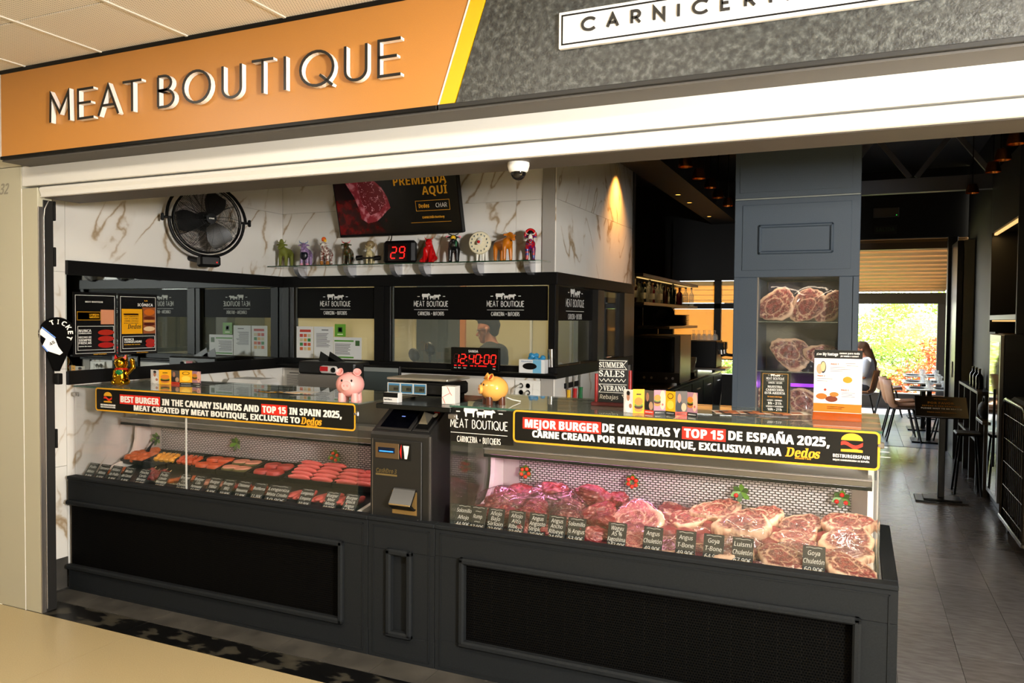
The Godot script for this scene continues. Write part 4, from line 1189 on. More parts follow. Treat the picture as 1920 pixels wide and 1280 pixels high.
func cow(label: String, at: Vector3, turn: float, s: float, m: Material, hornm: Material, spots := [], pose := "stand") -> Node3D:
	var o := thing("cow_figurine", label, "figurine", at, turn, "painted cow figurines on the glass shelf")
	var V := func(x: float, y: float, z: float) -> Vector3: return Vector3(x, y, z) * s
	var B := []
	if pose == "sit":
		B = [[V.call(0, 0.3, -0.1), V.call(0, 0.62, 0.02), 0.24 * s, 0.17 * s], [V.call(0, 0.62, 0.02), V.call(0, 0.82, 0.06), 0.15 * s, 0.13 * s], [V.call(0, 0.84, 0.08), V.call(0, 0.78, 0.24), 0.13 * s, 0.08 * s]]
		for e in [-1, 1]: B += [[V.call(e * 0.2, 0.2, -0.02), V.call(e * 0.24, 0.08, 0.26), 0.13 * s, 0.07 * s], [V.call(e * 0.13, 0.55, 0.12), V.call(e * 0.12, 0.07, 0.26), 0.08 * s, 0.06 * s]]
		B += [[V.call(-0.1, 0.1, -0.25), V.call(-0.45, 0.04, -0.3), 0.03 * s, 0.02 * s]]
	else:
		B = [[V.call(0, 0.56, -0.34), V.call(0, 0.58, 0.18), 0.17 * s, 0.18 * s], [V.call(0, 0.62, 0.2), V.call(0, 0.76, 0.36), 0.13 * s, 0.1 * s], [V.call(0, 0.82, 0.38), V.call(0, 0.68, 0.58), 0.1 * s, 0.065 * s], [V.call(0, 0.68, -0.5), V.call(0.02, 0.35, -0.54), 0.02 * s, 0.025 * s]]
		for e in [-1, 1]:
			B += [[V.call(e * 0.11, 0.45, 0.2), V.call(e * 0.12, 0.05, 0.22), 0.075 * s, 0.05 * s], [V.call(e * 0.12, 0.48, -0.36), V.call(e * 0.12, 0.05, -0.38), 0.085 * s, 0.05 * s], [V.call(e * 0.08, 0.84, 0.34), V.call(e * 0.2, 0.82, 0.32), 0.03 * s, 0.035 * s]]
	var b := MB.new()
	body(b, B, 0.026 * s, 0.05 * s)
	put(o, "body", b, m)
	for e in [-1, 1]:
		b = MB.new()
		var y := 0.9 if pose != "sit" else 0.94
		var z := 0.36 if pose != "sit" else 0.06
		b.tube([V.call(e * 0.06, y, z), V.call(e * 0.15, y + 0.03, z), V.call(e * 0.18, y + 0.12, z)], [0.022 * s, 0.018 * s, 0.005 * s], 6)
		put(o, "horn", b, hornm)
	for e in spots:
		b = MB.new()
		b.ball(V.call(e[0], e[1], e[2]), Vector3(e[3], e[4], e[5]) * s, 10)
		put(o, e[7], b, e[6])
	return o
func cow_shelf():
	var o := thing("glass_shelf", "green edged glass wall shelf holding the cow figurines", "shelf", Vector3(-4.45, 2.1, -2.0145))
	var b := MB.new()
	b.extrude([Vector2(0, 0), Vector2(2.42, 0), Vector2(2.42, 0.18), Vector2(2.38, 0.215), Vector2(0, 0.215)], 0, 0.008, Transform3D(Basis(Vector3.RIGHT, Vector3(0, 0, 1), Vector3(0, 1, 0)), Vector3.ZERO))
	put(o, "glass", b, pane(Color(0.55, 0.7, 0.62), 0.25))
	sbox(o, "green_edge", Vector3(0, 0, 0.2152), Vector3(2.38, 0.008, 0.2165), mat(Color(0.08, 0.2, 0.13), 0.2))
	for x in [-4.24, -3.745, -3.31, -3.05, -2.595, -2.178]:
		b = MB.new()
		b.extrude([Vector2(0, 0), Vector2(0, -0.085)] + arc(0.0, 0.0, 0.12, 0.088, -86, 0, 8), x + 4.45 - 0.022, x + 4.45 + 0.022, Transform3D(Basis(Vector3(0, 0, 1), Vector3(0, 1, 0), Vector3(1, 0, 0)), Vector3(0, -0.001, 0)))
		put(o, "bracket", b, mat(Color(0.75, 0.75, 0.77), 0.22, 0.8))
	var y := 2.109
	var W := mat(Color(0.86, 0.84, 0.78), 0.35)
	var K := mat(Color(0.03, 0.03, 0.035), 0.3)
	var rd := mat(Color(0.72, 0.04, 0.05), 0.25)
	var ylw := mat(Color(0.9, 0.7, 0.1), 0.4)
	var gn := nmat([Color(0.25, 0.26, 0.04), Color(0.4, 0.42, 0.1), Color(0.5, 0.5, 0.16)], 0.1, 12.0, 0.7, 61)
	cow("moss green figurine at the left end of the glass shelf", Vector3(-4.36, y, -1.91), 0.3, 0.21, gn, gn, [[0, 0.92, 0.36, 0.09, 0.14, 0.08, gn, "mane"]])
	var pu := nmat([Color(0.25, 0.3, 0.4), Color(0.55, 0.42, 0.6), Color(0.75, 0.7, 0.75)], 0.05, 2.5, 0.25, 62)
	cow("lilac and navy cow figurine with pink boots on the glass shelf", Vector3(-4.15, y, -1.91), 0.45, 0.2, pu, mat(Color(0.3, 0.42, 0.6), 0.3), [[0, 0.42, 0.3, 0.17, 0.2, 0.08, mat(Color(0.03, 0.05, 0.1), 0.3), "navy_bib"], [0.12, 0.06, 0.22, 0.07, 0.07, 0.07, mat(Color(0.85, 0.55, 0.62), 0.4), "boot"], [-0.12, 0.06, 0.22, 0.07, 0.07, 0.07, mat(Color(0.85, 0.55, 0.62), 0.4), "boot"]])
	var br := nmat([Color(0.85, 0.82, 0.78), Color(0.85, 0.82, 0.78), Color(0.35, 0.1, 0.04), Color(0.5, 0.2, 0.06)], 0.03, 2.2, 0.3, 63, 0.0, [0, 0.5, 0.55, 1])
	cow("white and brown cow figurine with an orange ball on its head", Vector3(-3.945, y, -1.91), 0.4, 0.2, br, W, [[0, 1.03, 0.36, 0.1, 0.1, 0.1, mat(Color(0.85, 0.35, 0.05), 0.3), "ball"], [0.07, 0.97, 0.42, 0.06, 0.06, 0.05, ylw, "duck"], [0.12, 0.1, 0.22, 0.075, 0.11, 0.075, mat(Color(0.6, 0.36, 0.06), 0.5), "boot"], [-0.12, 0.1, 0.22, 0.075, 0.11, 0.075, mat(Color(0.6, 0.36, 0.06), 0.5), "boot"], [0, 0.75, 0.54, 0.08, 0.13, 0.05, W, "muzzle"]])
	var gr := nmat([Color(0.06, 0.12, 0.04), Color(0.12, 0.24, 0.06), Color(0.55, 0.05, 0.04), Color(0.6, 0.06, 0.04)], 0.05, 4.0, 0.35, 64, 0.0, [0, 0.66, 0.69, 1])
	cow("dark green cow figurine with red spots and red horns", Vector3(-3.735, y, -1.91), 0.45, 0.19, gr, rd, [[0, 0.7, 0.58, 0.05, 0.06, 0.03, rd, "nose"]])
	var cr := mat(Color(0.72, 0.66, 0.48), 0.4)
	var c := cow("cream cow figurine lifting black barbells", Vector3(-3.515, y, -1.9), 0.4, 0.15, cr, cr, [[0, 1.05, -0.05, 0.25, 0.22, 0.22, mat(Color(0.5, 0.42, 0.28), 0.4), "raised_rump"]])
	var d := MB.new()
	d.cyl(Vector3(-0.1, 0.045, 0.06), Vector3(0.1, 0.05, 0.06), 0.006, 0.006, 8)
	for x in [-0.07, 0.07]: d.cyl(Vector3(x - 0.025, 0.046, 0.06), Vector3(x + 0.025, 0.049, 0.06), 0.019, 0.019, 12)
	put(c, "barbell", d, K)
	cow("glossy red seated bull figurine beside the number display", Vector3(-2.985, y, -1.91), 0.15, 0.19, rd, rd, [], "sit")
	cow("black cow figurine with a yellow face and pink ears", Vector3(-2.775, y, -1.91), 0.45, 0.22, K, K, [[0, 0.78, 0.5, 0.09, 0.1, 0.09, ylw, "face"], [0.2, 0.84, 0.33, 0.06, 0.04, 0.02, mat(Color(0.85, 0.45, 0.5), 0.4), "ear"], [-0.2, 0.84, 0.33, 0.06, 0.04, 0.02, mat(Color(0.85, 0.45, 0.5), 0.4), "ear"], [0.09, 0.62, 0.34, 0.04, 0.12, 0.05, mat(Color(0.08, 0.35, 0.2), 0.4), "scarf"]])
	c = cow("cream cow figurine in a big round ruff with a red nose", Vector3(-2.545, y, -1.91), 0.25, 0.19, W, W, [[0.02, 0.72, 0.62, 0.06, 0.06, 0.05, rd, "red_nose"]])
	d = MB.new()
	d.lathe([Vector2(0, -0.012), Vector2(0.078, -0.008), Vector2(0.084, 0.0), Vector2(0.078, 0.01), Vector2(0, 0.02)], 28, Transform3D(Basis(Vector3(1, 0, 0), PI / 2), Vector3(0, 0.135, 0.055)))
	var ruff := put(c, "ruff", d, nmat([Color(0.85, 0.8, 0.66), Color(0.88, 0.83, 0.7), Color(0.88, 0.83, 0.7), Color(0.2, 0.35, 0.3)], 0.06, 14.0, 0.5, 66, 0.0, [0, 0.3, 0.72, 0.76]))
	var spokes := MB.new()
	for i in 14:
		var a := TAU * i / 14
		spokes.box(Vector3(cos(a) * 0.06, 0.135 + sin(a) * 0.06, 0.073), Vector3(0.006, 0.012, 0.003), 0.001)
	put(ruff, "coloured_beads", spokes, mat(Color(0.2, 0.3, 0.35), 0.4)).set_meta("kind", "stuff")
	var og := nmat([Color(0.62, 0.32, 0.03), Color(0.75, 0.42, 0.05), Color(0.82, 0.5, 0.1)], 0.06, 10.0, 0.25, 67)
	cow("orange cow figurine turned half sideways on the glass shelf", Vector3(-2.36, y, -1.91), 0.95, 0.225, og, W, [])
	var rb := nmat([Color(0.6, 0.03, 0.04), Color(0.65, 0.05, 0.05), Color(0.05, 0.1, 0.4), Color(0.05, 0.1, 0.42)], 0.025, 2.0, 0.2, 68, 0.0, [0, 0.5, 0.53, 1])
	c = cow("red and blue cow figurine with a white skull face", Vector3(-2.155, y, -1.91), 0.4, 0.2, rb, W, [[0, 0.75, 0.56, 0.08, 0.16, 0.06, W, "skull_face"], [0, 0.92, 0.34, 0.12, 0.14, 0.05, K, "black_hood"]])
	d = MB.new()
	var hp := []
	for i in 15: hp.append(Vector3(cos(PI * i / 14.0) * 0.036, 0.17 + sin(PI * i / 14.0) * 0.045, 0.06))
	d.tube(hp, 0.011, 8)
	put(c, "red_hood", d, rd)
	# queue number display
	o = thing("queue_display", "black box display with glowing red number 29", "display", Vector3(-3.385, y, -1.93))
	d = MB.new()
	d.box(Vector3(0.14, 0.09, 0.02), Vector3(0.285, 0.178, 0.07), 0.022)
	put(o, "housing", d, black)
	d = MB.new()
	d.box(Vector3(0.14, 0.085, 0.0556), Vector3(0.17, 0.125, 0.002))
	put(o, "window", d, mat(Color(0.12, 0.01, 0.012), 0.15))
	seven(o, "29", 0.078, 0.042, 0.045, 0.085, 0.03, 0.057, 0.0085, glow(Color(1, 0.12, 0.1), 1.6), null)
	# security camera under the beam
	o = thing("dome_camera", "white dome security camera under the shutter beam", "camera", Vector3(-1.313, 2.3485, 0.24))
	d = MB.new()
	d.lathe([Vector2(0, 0), Vector2(0.046, 0), Vector2(0.047, -0.012), Vector2(0.04, -0.035), Vector2(0.034, -0.04), Vector2(0, -0.04)].map(func(v): return v), 22, Transform3D(Basis(), Vector3.ZERO))
	put(o, "base", d, mat(Color(0.85, 0.84, 0.82), 0.35))
	d = MB.new()
	d.lathe([Vector2(0.032, -0.0405), Vector2(0.031, -0.05), Vector2(0.024, -0.063), Vector2(0.012, -0.071), Vector2(0, -0.073)], 20)
	put(o, "dark_dome", d, mat(Color(0.06, 0.055, 0.055), 0.06))
func print_sheet(o: Node3D, called: String, xf: Transform3D, w: float, h: float, base: Color, blocks: Array, rough := 0.5):
	var b := MB.new()
	b.box(Vector3(w / 2, h / 2, 0), Vector3(w, h, 0.001), 0, xf)
	var s := put(o, called, b, mat(base, rough))
	var small := {}
	for e in blocks:
		var k: Color = e[4]
		var lo := Vector2(e[0] * w, e[1] * h)
		var hi := Vector2(e[2] * w, e[3] * h)
		var tiny := hi.y - lo.y < 0.06 * h
		if tiny and not small.has(k): small[k] = MB.new()
		var q: MB = small[k] if tiny else MB.new()
		if e.size() > 5: q.extrude(arc((lo.x + hi.x) / 2, (lo.y + hi.y) / 2, (hi.x - lo.x) / 2, (hi.y - lo.y) / 2, 0, 340, 17), 0.0005, e[5], xf)
		else: q.box(Vector3((lo.x + hi.x) / 2, (lo.y + hi.y) / 2, 0.0008), Vector3(hi.x - lo.x, hi.y - lo.y, 0.0006), 0, xf)
		if not tiny: put(s, "print", q, mat(k, rough))
	for k in small: put(s, "text_lines", small[k], mat(k, rough)).set_meta("kind", "stuff")
	return s
func lines(x0: float, x1: float, y0: float, y1: float, n: int, c: Color, jag := 0.3) -> Array:
	var r := []
	for i in n:
		var y := lerpf(y1, y0, (i + 0.5) / n)
		var t := absf(y1 - y0) / n * 0.2
		r.append([x0, y - t, lerpf(x1, x0, rng.randf() * jag), y + t, c])
	return r
func back_room_things():
	var ink := Color(0.3, 0.3, 0.3)
	# sheets on the kitchen window
	var o := thing("notice_sheet", "white allergen sheet with coloured icons taped on the kitchen window", "paper", Vector3(-4.312, 1.352, -1.994))
	var bl := [[0.2, 0.82, 0.85, 0.9, Color(0.7, 0.2, 0.12)]]
	for i in 3:
		for j in 4: bl.append([0.2 + 0.23 * i, 0.24 + 0.14 * j, 0.38 + 0.23 * i, 0.34 + 0.14 * j, [Color(0.75, 0.35, 0.15), Color(0.15, 0.45, 0.2), Color(0.75, 0.7, 0.55), Color(0.7, 0.2, 0.15), Color(0.8, 0.6, 0.3)][(i * 2 + j) % 5]])
	print_sheet(o, "sheet", I3, 0.175, 0.262, Color(0.83, 0.82, 0.8), bl)
	o = thing("notice_sheet", "white typed sheet in the middle of the kitchen window papers", "paper", Vector3(-4.13, 1.352, -1.993))
	print_sheet(o, "sheet", I3, 0.195, 0.262, Color(0.82, 0.82, 0.81), [[0.4, 0.88, 0.75, 0.91, ink]] + lines(0.12, 0.85, 0.35, 0.8, 12, ink))
	o = thing("notice_sheet", "white sheet with green stripes and round seal on the kitchen window", "paper", Vector3(-3.93, 1.352, -1.992))
	print_sheet(o, "sheet", I3, 0.275, 0.178, Color(0.82, 0.82, 0.81), [[0.03, 0.8, 0.72, 0.87, Color(0.3, 0.55, 0.15)], [0.03, 0.05, 0.72, 0.12, Color(0.3, 0.55, 0.15)], [0.78, 0.62, 0.93, 0.86, Color(0.2, 0.35, 0.15)]] + lines(0.05, 0.7, 0.2, 0.72, 8, ink))
	o = thing("notice_card", "small bright green card above the kitchen window papers", "card", Vector3(-3.92, 1.535, -1.9925))
	print_sheet(o, "card", I3, 0.108, 0.102, Color(0.36, 0.6, 0.12), [[0.3, 0.35, 0.7, 0.75, Color(0.06, 0.2, 0.05)], [0.38, 0.42, 0.62, 0.68, Color(0.36, 0.6, 0.12)], [0.25, 0.15, 0.75, 0.22, Color(0.9, 0.92, 0.8)]])
	o = thing("wall_sheet", "white typed notice on the marble below the window rail", "paper", Vector3(-4.452, 1.08, -2.013))
	print_sheet(o, "sheet", I3, 0.2, 0.165, Color(0.83, 0.82, 0.8), [[0.25, 0.82, 0.75, 0.87, ink]] + lines(0.1, 0.9, 0.15, 0.75, 9, ink))
	# posters on the mirror
	var px := Transform3D(Basis(Vector3(0, 0, -1), Vector3(0, 1, 0), Vector3(1, 0, 0)), Vector3.ZERO)
	var gloss := 0.22
	for k in 2:
		o = thing("mirror_poster", ["glossy black poster with three stacked raw burgers on the mirror", "glossy poster with a yellow field and a tall burger on the mirror"][k], "poster", Vector3(-4.4655, 1.432, [-0.07, -0.395][k]))
		var b := MB.new()
		var w := 0.312
		var h := 0.408
		b.box(Vector3(w / 2, h / 2, 0), Vector3(w, h, 0.003), 0.0015, px)
		put(o, "board", b, mat(Color(0.035, 0.033, 0.032), gloss))
		var P := func(called: String, a: Array, c: Color):
			var q := MB.new()
			q.box(Vector3((a[0] + a[2]) / 2 * w, (a[1] + a[3]) / 2 * h, 0.0019), Vector3((a[2] - a[0]) * w, (a[3] - a[1]) * h, 0.0006), 0, px)
			put(o, called, q, mat(c, gloss))
		var fr := MB.new()
		fr.ribbon([Vector2(0.05 * w, 0.05 * h), Vector2(0.95 * w, 0.05 * h), Vector2(0.95 * w, 0.95 * h), Vector2(0.05 * w, 0.95 * h)], 0.0012, 0.0016, 0.0024, px, true)
		fr.ribbon([Vector2(0.1 * w, 0.1 * h), Vector2(0.92 * w, 0.1 * h), Vector2(0.92 * w, [0.47, 0.3][k] * h), Vector2(0.1 * w, [0.47, 0.3][k] * h)], 0.0012, 0.0016, 0.0024, px, true)
		put(o, "white_frame", fr, white_ink)
		var T := func(s: String, x: float, y: float, tw: float, th: float, m: Material): txt(o, s, px * Vector3(x * w, y * h, 0.0024), tw * w, th * h, m, true, px.basis, 0.0006)
		var gold := mat(Color(0.9, 0.65, 0.1), 0.4)
		if k == 0:
			P.call("yellow_badge", [0.08, 0.56, 0.62, 0.7], Color(0.5, 0.36, 0.06))
			P.call("badge_black", [0.1, 0.575, 0.6, 0.685], Color(0.04, 0.04, 0.04))
			P.call("burger_photo", [0.62, 0.5, 0.93, 0.73], Color(0.78, 0.52, 0.38))
			T.call("LA MEJOR", 0.47, 0.65, 0.22, 0.03, gold); T.call("HAMBURGUESA", 0.47, 0.61, 0.22, 0.028, gold)
			T.call("MEAT BOUTIQUE", 0.47, 0.85, 0.4, 0.022, white_ink)
			T.call("NUNCA", 0.26, 0.4, 0.28, 0.042, white_ink); T.call("CONGELADAS", 0.26, 0.36, 0.28, 0.02, white_ink)
			T.call("HECHAS DE", 0.26, 0.3, 0.28, 0.028, white_ink); T.call("SIEMPRE", 0.26, 0.255, 0.28, 0.035, white_ink); T.call("FRESCAS", 0.26, 0.21, 0.28, 0.035, white_ink)
			T.call("carne de vaca", 0.26, 0.16, 0.28, 0.018, white_ink)
		else:
			P.call("yellow_field", [0.08, 0.34, 0.62, 0.75], Color(0.86, 0.6, 0.06))
			P.call("burger_photo", [0.6, 0.34, 0.95, 0.78], Color(0.55, 0.3, 0.16))
			P.call("pink_strip", [0.13, 0.645, 0.5, 0.675], Color(0.8, 0.3, 0.42))
			T.call("ICÓNICA", 0.68, 0.82, 0.4, 0.045, white_ink); T.call("LA", 0.7, 0.89, 0.08, 0.02, gold)
			for i in 5: T.call(["MEJOR BURGER", "DE CANARIAS", "TOP 15 ESPAÑA", "CARNE CREADA", "EXCLUSIVA"][i], 0.32, 0.66 - 0.036 * i, 0.36, 0.018, mat(Color(0.2, 0.12, 0.03), 0.4))
			txt(o, "Dedos", px * Vector3(0.4 * w, 0.46 * h, 0.0024), 0.34 * w, 0.075 * h, mat(Color(0.08, 0.05, 0.02), 0.4), true, px.basis, 0.0006, 0.2, true)
			T.call("NUNCA", 0.26, 0.25, 0.24, 0.035, white_ink); T.call("CONGELADAS", 0.36, 0.21, 0.44, 0.035, white_ink); T.call("hechas de carne", 0.34, 0.165, 0.4, 0.016, gold)
			for e in [[0.78, 0.7, 0.14, 0.055, Color(0.75, 0.38, 0.1)], [0.78, 0.6, 0.15, 0.03, Color(0.35, 0.14, 0.06)], [0.78, 0.55, 0.16, 0.025, Color(0.8, 0.55, 0.25)], [0.78, 0.5, 0.15, 0.03, Color(0.3, 0.1, 0.05)], [0.78, 0.42, 0.15, 0.04, Color(0.85, 0.72, 0.55)]]:
				var q := MB.new()
				q.extrude(arc(e[0] * w, e[1] * h, e[2] * w, e[3] * h, 0, 345, 20), 0.0024, 0.003, px)
				put(o, "burger_layer", q, mat(e[4], gloss))
		for i in (3 if k == 0 else 2):
			var q := MB.new()
			q.extrude(arc((0.74 if k == 0 else 0.8) * w, ((0.17 if k == 0 else 0.15) + (0.1 if k == 0 else 0.06) * i) * h, (0.19 if k == 0 else 0.12) * w, 0.045 * h, 0, 345, 20), 0.0024, 0.003 + i * 0.0002, px)
			put(o, "patty_picture", q, mat(Color(0.62, 0.1 + 0.02 * i, 0.08), gloss))
		T.call("meat boutique", 0.6, 0.03, 0.3, 0.014, gold)
	# clock on the sill
	o = thing("digital_clock", "black digital clock with red time 12:40:00 on the sill", "clock", Vector3(-2.79, 1.3045, -1.915))
	var d := MB.new()
	d.box(Vector3(0.2, 0.0865, 0), Vector3(0.4, 0.173, 0.03), 0.004)
	put(o, "housing", d, mat(Color(0.025, 0.023, 0.023), 0.2))
	var lit := glow(Color(1, 0.13, 0.09), 1.6)
	seven(o, "12:40:00", 0.026, 0.056, 0.038, 0.066, 0.0165, 0.0152, 0.007, lit, mat(Color(0.22, 0.02, 0.02), 0.4))
	txt(o, "SANDA", Vector3(0.19, 0.146, 0.0155), 0.08, 0.018, white_ink)
	var rw := MB.new()
	for e in [[0.03, 0.05], [0.065, 0.085], [0.1, 0.14], [0.165, 0.19], [0.2, 0.216], [0.23, 0.3], [0.35, 0.372]]: rw.box(Vector3((e[0] + e[1]) / 2, 0.038, 0.0155), Vector3(e[1] - e[0], 0.009, 0.001))
	put(o, "small_digits", rw, glow(Color(0.8, 0.06, 0.06), 0.8))
	for e in [["Day", 0.04], ["Mon", 0.075], ["Week", 0.12], ["Temp", 0.36]]: txt(o, e[0], Vector3(e[1], 0.02, 0.0155), 0.022, 0.007, white_ink)
	# tissue box with blue gloves, steel cup, socket plate
	o = thing("glove_box", "white and blue cardboard glove box on the sill corner", "box", Vector3(-2.232, 1.3045, -1.97))
	sbox(o, "carton", Vector3(0, 0, 0), Vector3(0.2, 0.098, 0.07), mat(Color(0.84, 0.84, 0.83), 0.5), 0.002)
	sbox(o, "blue_print", Vector3(0.11, 0.002, 0.0702), Vector3(0.174, 0.096, 0.0708), mat(Color(0.42, 0.66, 0.78), 0.5))
	d = MB.new()
	d.extrude(arc(0.085, 0.05, 0.055, 0.024, 0, 345, 24), 0.0702, 0.0712)
	put(o, "slot", d, black)
	txt(o, "Guantes", Vector3(0.06, 0.085, 0.0707), 0.08, 0.009, mat(Color(0.3, 0.45, 0.6), 0.5))
	d = MB.new()
	for i in 7: d.ball(Vector3(0.075 + 0.016 * i, 0.105 + 0.02 * sin(i * 1.1), 0.03 + 0.01 * (i % 2)), Vector3(0.022, 0.02 + 0.008 * (i % 3), 0.02), 8, Basis(Vector3(0, 0, 1), i))
	put(o, "crumpled_glove", d, nmat([Color(0.1, 0.42, 0.6), Color(0.25, 0.6, 0.78)], 0.1, 20.0, 0.4, 71))
	o = thing("steel_cup", "polished steel canister behind the glove box", "canister", Vector3(-2.02, 1.3475, -2.0))
	d = MB.new()
	d.lathe([Vector2(0, 0), Vector2(0.028, 0), Vector2(0.028, 0.13), Vector2(0.025, 0.13), Vector2(0.025, 0.01), Vector2(0, 0.01)], 18)
	put(o, "wall", d, mat(Color(0.8, 0.8, 0.8), 0.15, 1.0))
	o = thing("socket_plate", "white wall socket plate with two plugged leads", "socket", Vector3(-2.308, 1.108, -2.0145))
	sbox(o, "plate", Vector3(0, 0, 0), Vector3(0.205, 0.136, 0.012), mat(Color(0.86, 0.85, 0.82), 0.4), 0.004)
	for e in [[0.05, 0.095], [0.05, 0.045], [0.105, 0.095], [0.105, 0.045]]:
		d = MB.new()
		d.lathe([Vector2(0, 0.012), Vector2(0.017, 0.012), Vector2(0.02, 0.016), Vector2(0.022, 0.012)], 16, Transform3D(Basis(Vector3(1, 0, 0), PI / 2), Vector3(e[0], e[1], 0)))
		put(o, "socket", d, mat(Color(0.75, 0.74, 0.71), 0.4))
	for y in [0.07, 0.02]: sbox(o, "switch", Vector3(0.145, y, 0.012), Vector3(0.19, y + 0.045, 0.016), mat(Color(0.88, 0.87, 0.84), 0.35), 0.002)
	for e in [[0.05, 0.095, -0.06], [0.105, 0.045, 0.01]]:
		d = MB.new()
		d.tube([Vector3(e[0], e[1], 0.017), Vector3(e[0], e[1], 0.05), Vector3(e[0] + e[2] * 0.5, e[1] - 0.02, 0.06), Vector3(e[0] + e[2], e[1] - 0.1, 0.03), Vector3(e[0] + e[2], e[1] - 0.19, 0.02)], [0.012, 0.01, 0.004, 0.004, 0.004], 8)
		put(o, "lead", d, mat(Color(0.75, 0.74, 0.7), 0.4))
	# knives on the magnetic rail
	o = thing("magnetic_rail", "black magnetic knife rail on the side wall tiles", "rail", Vector3(-1.9975, 1.175, -2.54))
	sbox(o, "bar", Vector3(0, 0, 0), Vector3(0.014, 0.04, 0.33), black, 0.002)
	for k in 3:
		o = thing("butcher_knife", ["butcher knife with yellow handle hung on the magnetic rail", "slim knife with red handle hung on the magnetic rail", "butcher knife with green handle hung on the magnetic rail"][k], "knife", Vector3(-1.983, 1.03, [-2.245, -2.385, -2.52][k]), 0, "coloured knives on the rail")
		var hm := mat([Color(0.86, 0.66, 0.05), Color(0.72, 0.05, 0.06), Color(0.03, 0.42, 0.2)][k], 0.4)
		d = MB.new()
		d.tube([Vector3(0.012, 0.0, 0), Vector3(0.012, 0.03, 0.004), Vector3(0.012, 0.09, 0), Vector3(0.012, 0.135, 0)], [0.014, 0.018, 0.014, 0.017], 10, false, 0.75)
		put(o, "handle", d, hm)
		var hb: float = [0.19, 0.15, 0.2][k]
		var wd: float = [0.02, 0.009, 0.016][k]
		d = MB.new()
		d.extrude([Vector2(-wd, 0.135), Vector2(wd * 0.8, 0.135), Vector2(wd, 0.135 + hb * 0.6), Vector2(wd * 0.2, 0.135 + hb), Vector2(-wd, 0.135 + hb * 0.8)], 0.0005, 0.003, Transform3D(Basis(Vector3(0, 0, -1), Vector3(0, 1, 0), Vector3(1, 0, 0)), Vector3(0.0, 0, 0)))
		put(o, "blade", d, steel)
	# work top and devices behind the cases
	o = thing("back_worktop", "pale worktop along the back wall behind the left case", "worktop", Vector3(-4.46, 0, -2.0))
	sbox(o, "top", Vector3(0.01, 0.97, 0.0), Vector3(2.3, 1.0, 0.5), mat(Color(0.72, 0.7, 0.66), 0.3), 0.004)
	sbox(o, "carcass", Vector3(0.03, 0, 0.02), Vector3(2.26, 0.968, 0.45), mat(Color(0.5, 0.49, 0.47), 0.5))
	o = thing("label_printer", "dark label printer with raised lid below the window papers", "printer", Vector3(-4.03, 1.001, -1.88))
	sbox(o, "body", Vector3(0, 0, 0), Vector3(0.52, 0.245, 0.22), mat(Color(0.42, 0.4, 0.37), 0.45), 0.008)
	sbox(o, "hood", Vector3(-0.01, 0.246, -0.01), Vector3(0.53, 0.345, 0.2), mat(Color(0.07, 0.068, 0.066), 0.4), 0.012)
	for x in [0.1, 0.19]:
		d = MB.new()
		d.extrude([Vector2(x, 0.34), Vector2(x + 0.17, 0.345), Vector2(x + 0.02, 0.42)], 0.08, 0.084)
		put(o, "lid_flap", d, mat(Color(0.05, 0.05, 0.05), 0.35))
	sbox(o, "paper_slot", Vector3(0.15, 0.05, 0.2205), Vector3(0.3, 0.1, 0.223), black)
	o = thing("webcam_pod", "white and red oval camera pod on the label printer", "camera", Vector3(-3.74, 1.252, -1.68))
	d = MB.new()
	d.tube([Vector3(-0.055, 0.035, 0.0), Vector3(0.055, 0.035, 0.0)], 0.031, 14, false, 0.7)
	d.ball(Vector3(-0.055, 0.035, 0), Vector3(0.031, 0.031, 0.022), 12); d.ball(Vector3(0.055, 0.035, 0), Vector3(0.031, 0.031, 0.022), 12)
	put(o, "shell", d, mat(Color(0.82, 0.8, 0.78), 0.35))
	d = MB.new()
	d.box(Vector3(-0.03, 0.042, 0.024), Vector3(0.075, 0.035, 0.004), 0.001)
	put(o, "red_label", d, mat(Color(0.7, 0.05, 0.08), 0.4))
	d = MB.new()
	d.cyl(Vector3(0.055, 0.035, 0.018), Vector3(0.055, 0.035, 0.03), 0.02, 0.018, 16)
	put(o, "lens", d, mat(Color(0.03, 0.03, 0.03), 0.1))
	o = thing("sales_monitor", "dark sales monitor seen behind the pink piggy bank", "monitor", Vector3(-3.32, 1.001, -1.55))
	sbox(o, "screen_frame", Vector3(0, 0.15, 0), Vector3(0.32, 0.345, 0.025), black, 0.004)
	sbox(o, "screen", Vector3(0.012, 0.165, 0.0252), Vector3(0.308, 0.33, 0.0262), mat(Color(0.22, 0.25, 0.25), 0.12))
	sbox(o, "status_bar", Vector3(0.012, 0.3, 0.0263), Vector3(0.308, 0.33, 0.0268), mat(Color(0.45, 0.47, 0.46), 0.2))
	sbox(o, "stand", Vector3(0.12, 0.0, -0.02), Vector3(0.2, 0.16, 0.01), black)
	o = thing("white_tub", "white plastic tub behind the left case", "tub", Vector3(-4.3, 0.97, -1.3))
	d = MB.new()
	d.box(Vector3(0.15, 0.13, 0), Vector3(0.34, 0.26, 0.24), 0.03)
	put(o, "body", d, mat(Color(0.85, 0.84, 0.82), 0.35))
	sbox(o, "stand", Vector3(0.0, -0.97, -0.1), Vector3(0.3, -0.001, 0.1), mat(Color(0.6, 0.58, 0.55), 0.5))
	# ticket sign on the shutter guide
	o = thing("ticket_sign", "black teardrop sign lettered TICKET beside the shutter guide", "sign", Vector3(-4.15, 1.375, 0.262))
	var tb := Basis(Vector3.UP, 0.95)
	var tx := Transform3D(tb, Vector3.ZERO)
	d = MB.new()
	d.extrude([Vector2(0.0, 0.0), Vector2(-0.012, 0.0)] + arc(0, 0.215, 0.092, 0.092, 205, -25, 20) + [Vector2(0.012, 0.0)], -0.002, 0.002, tx)
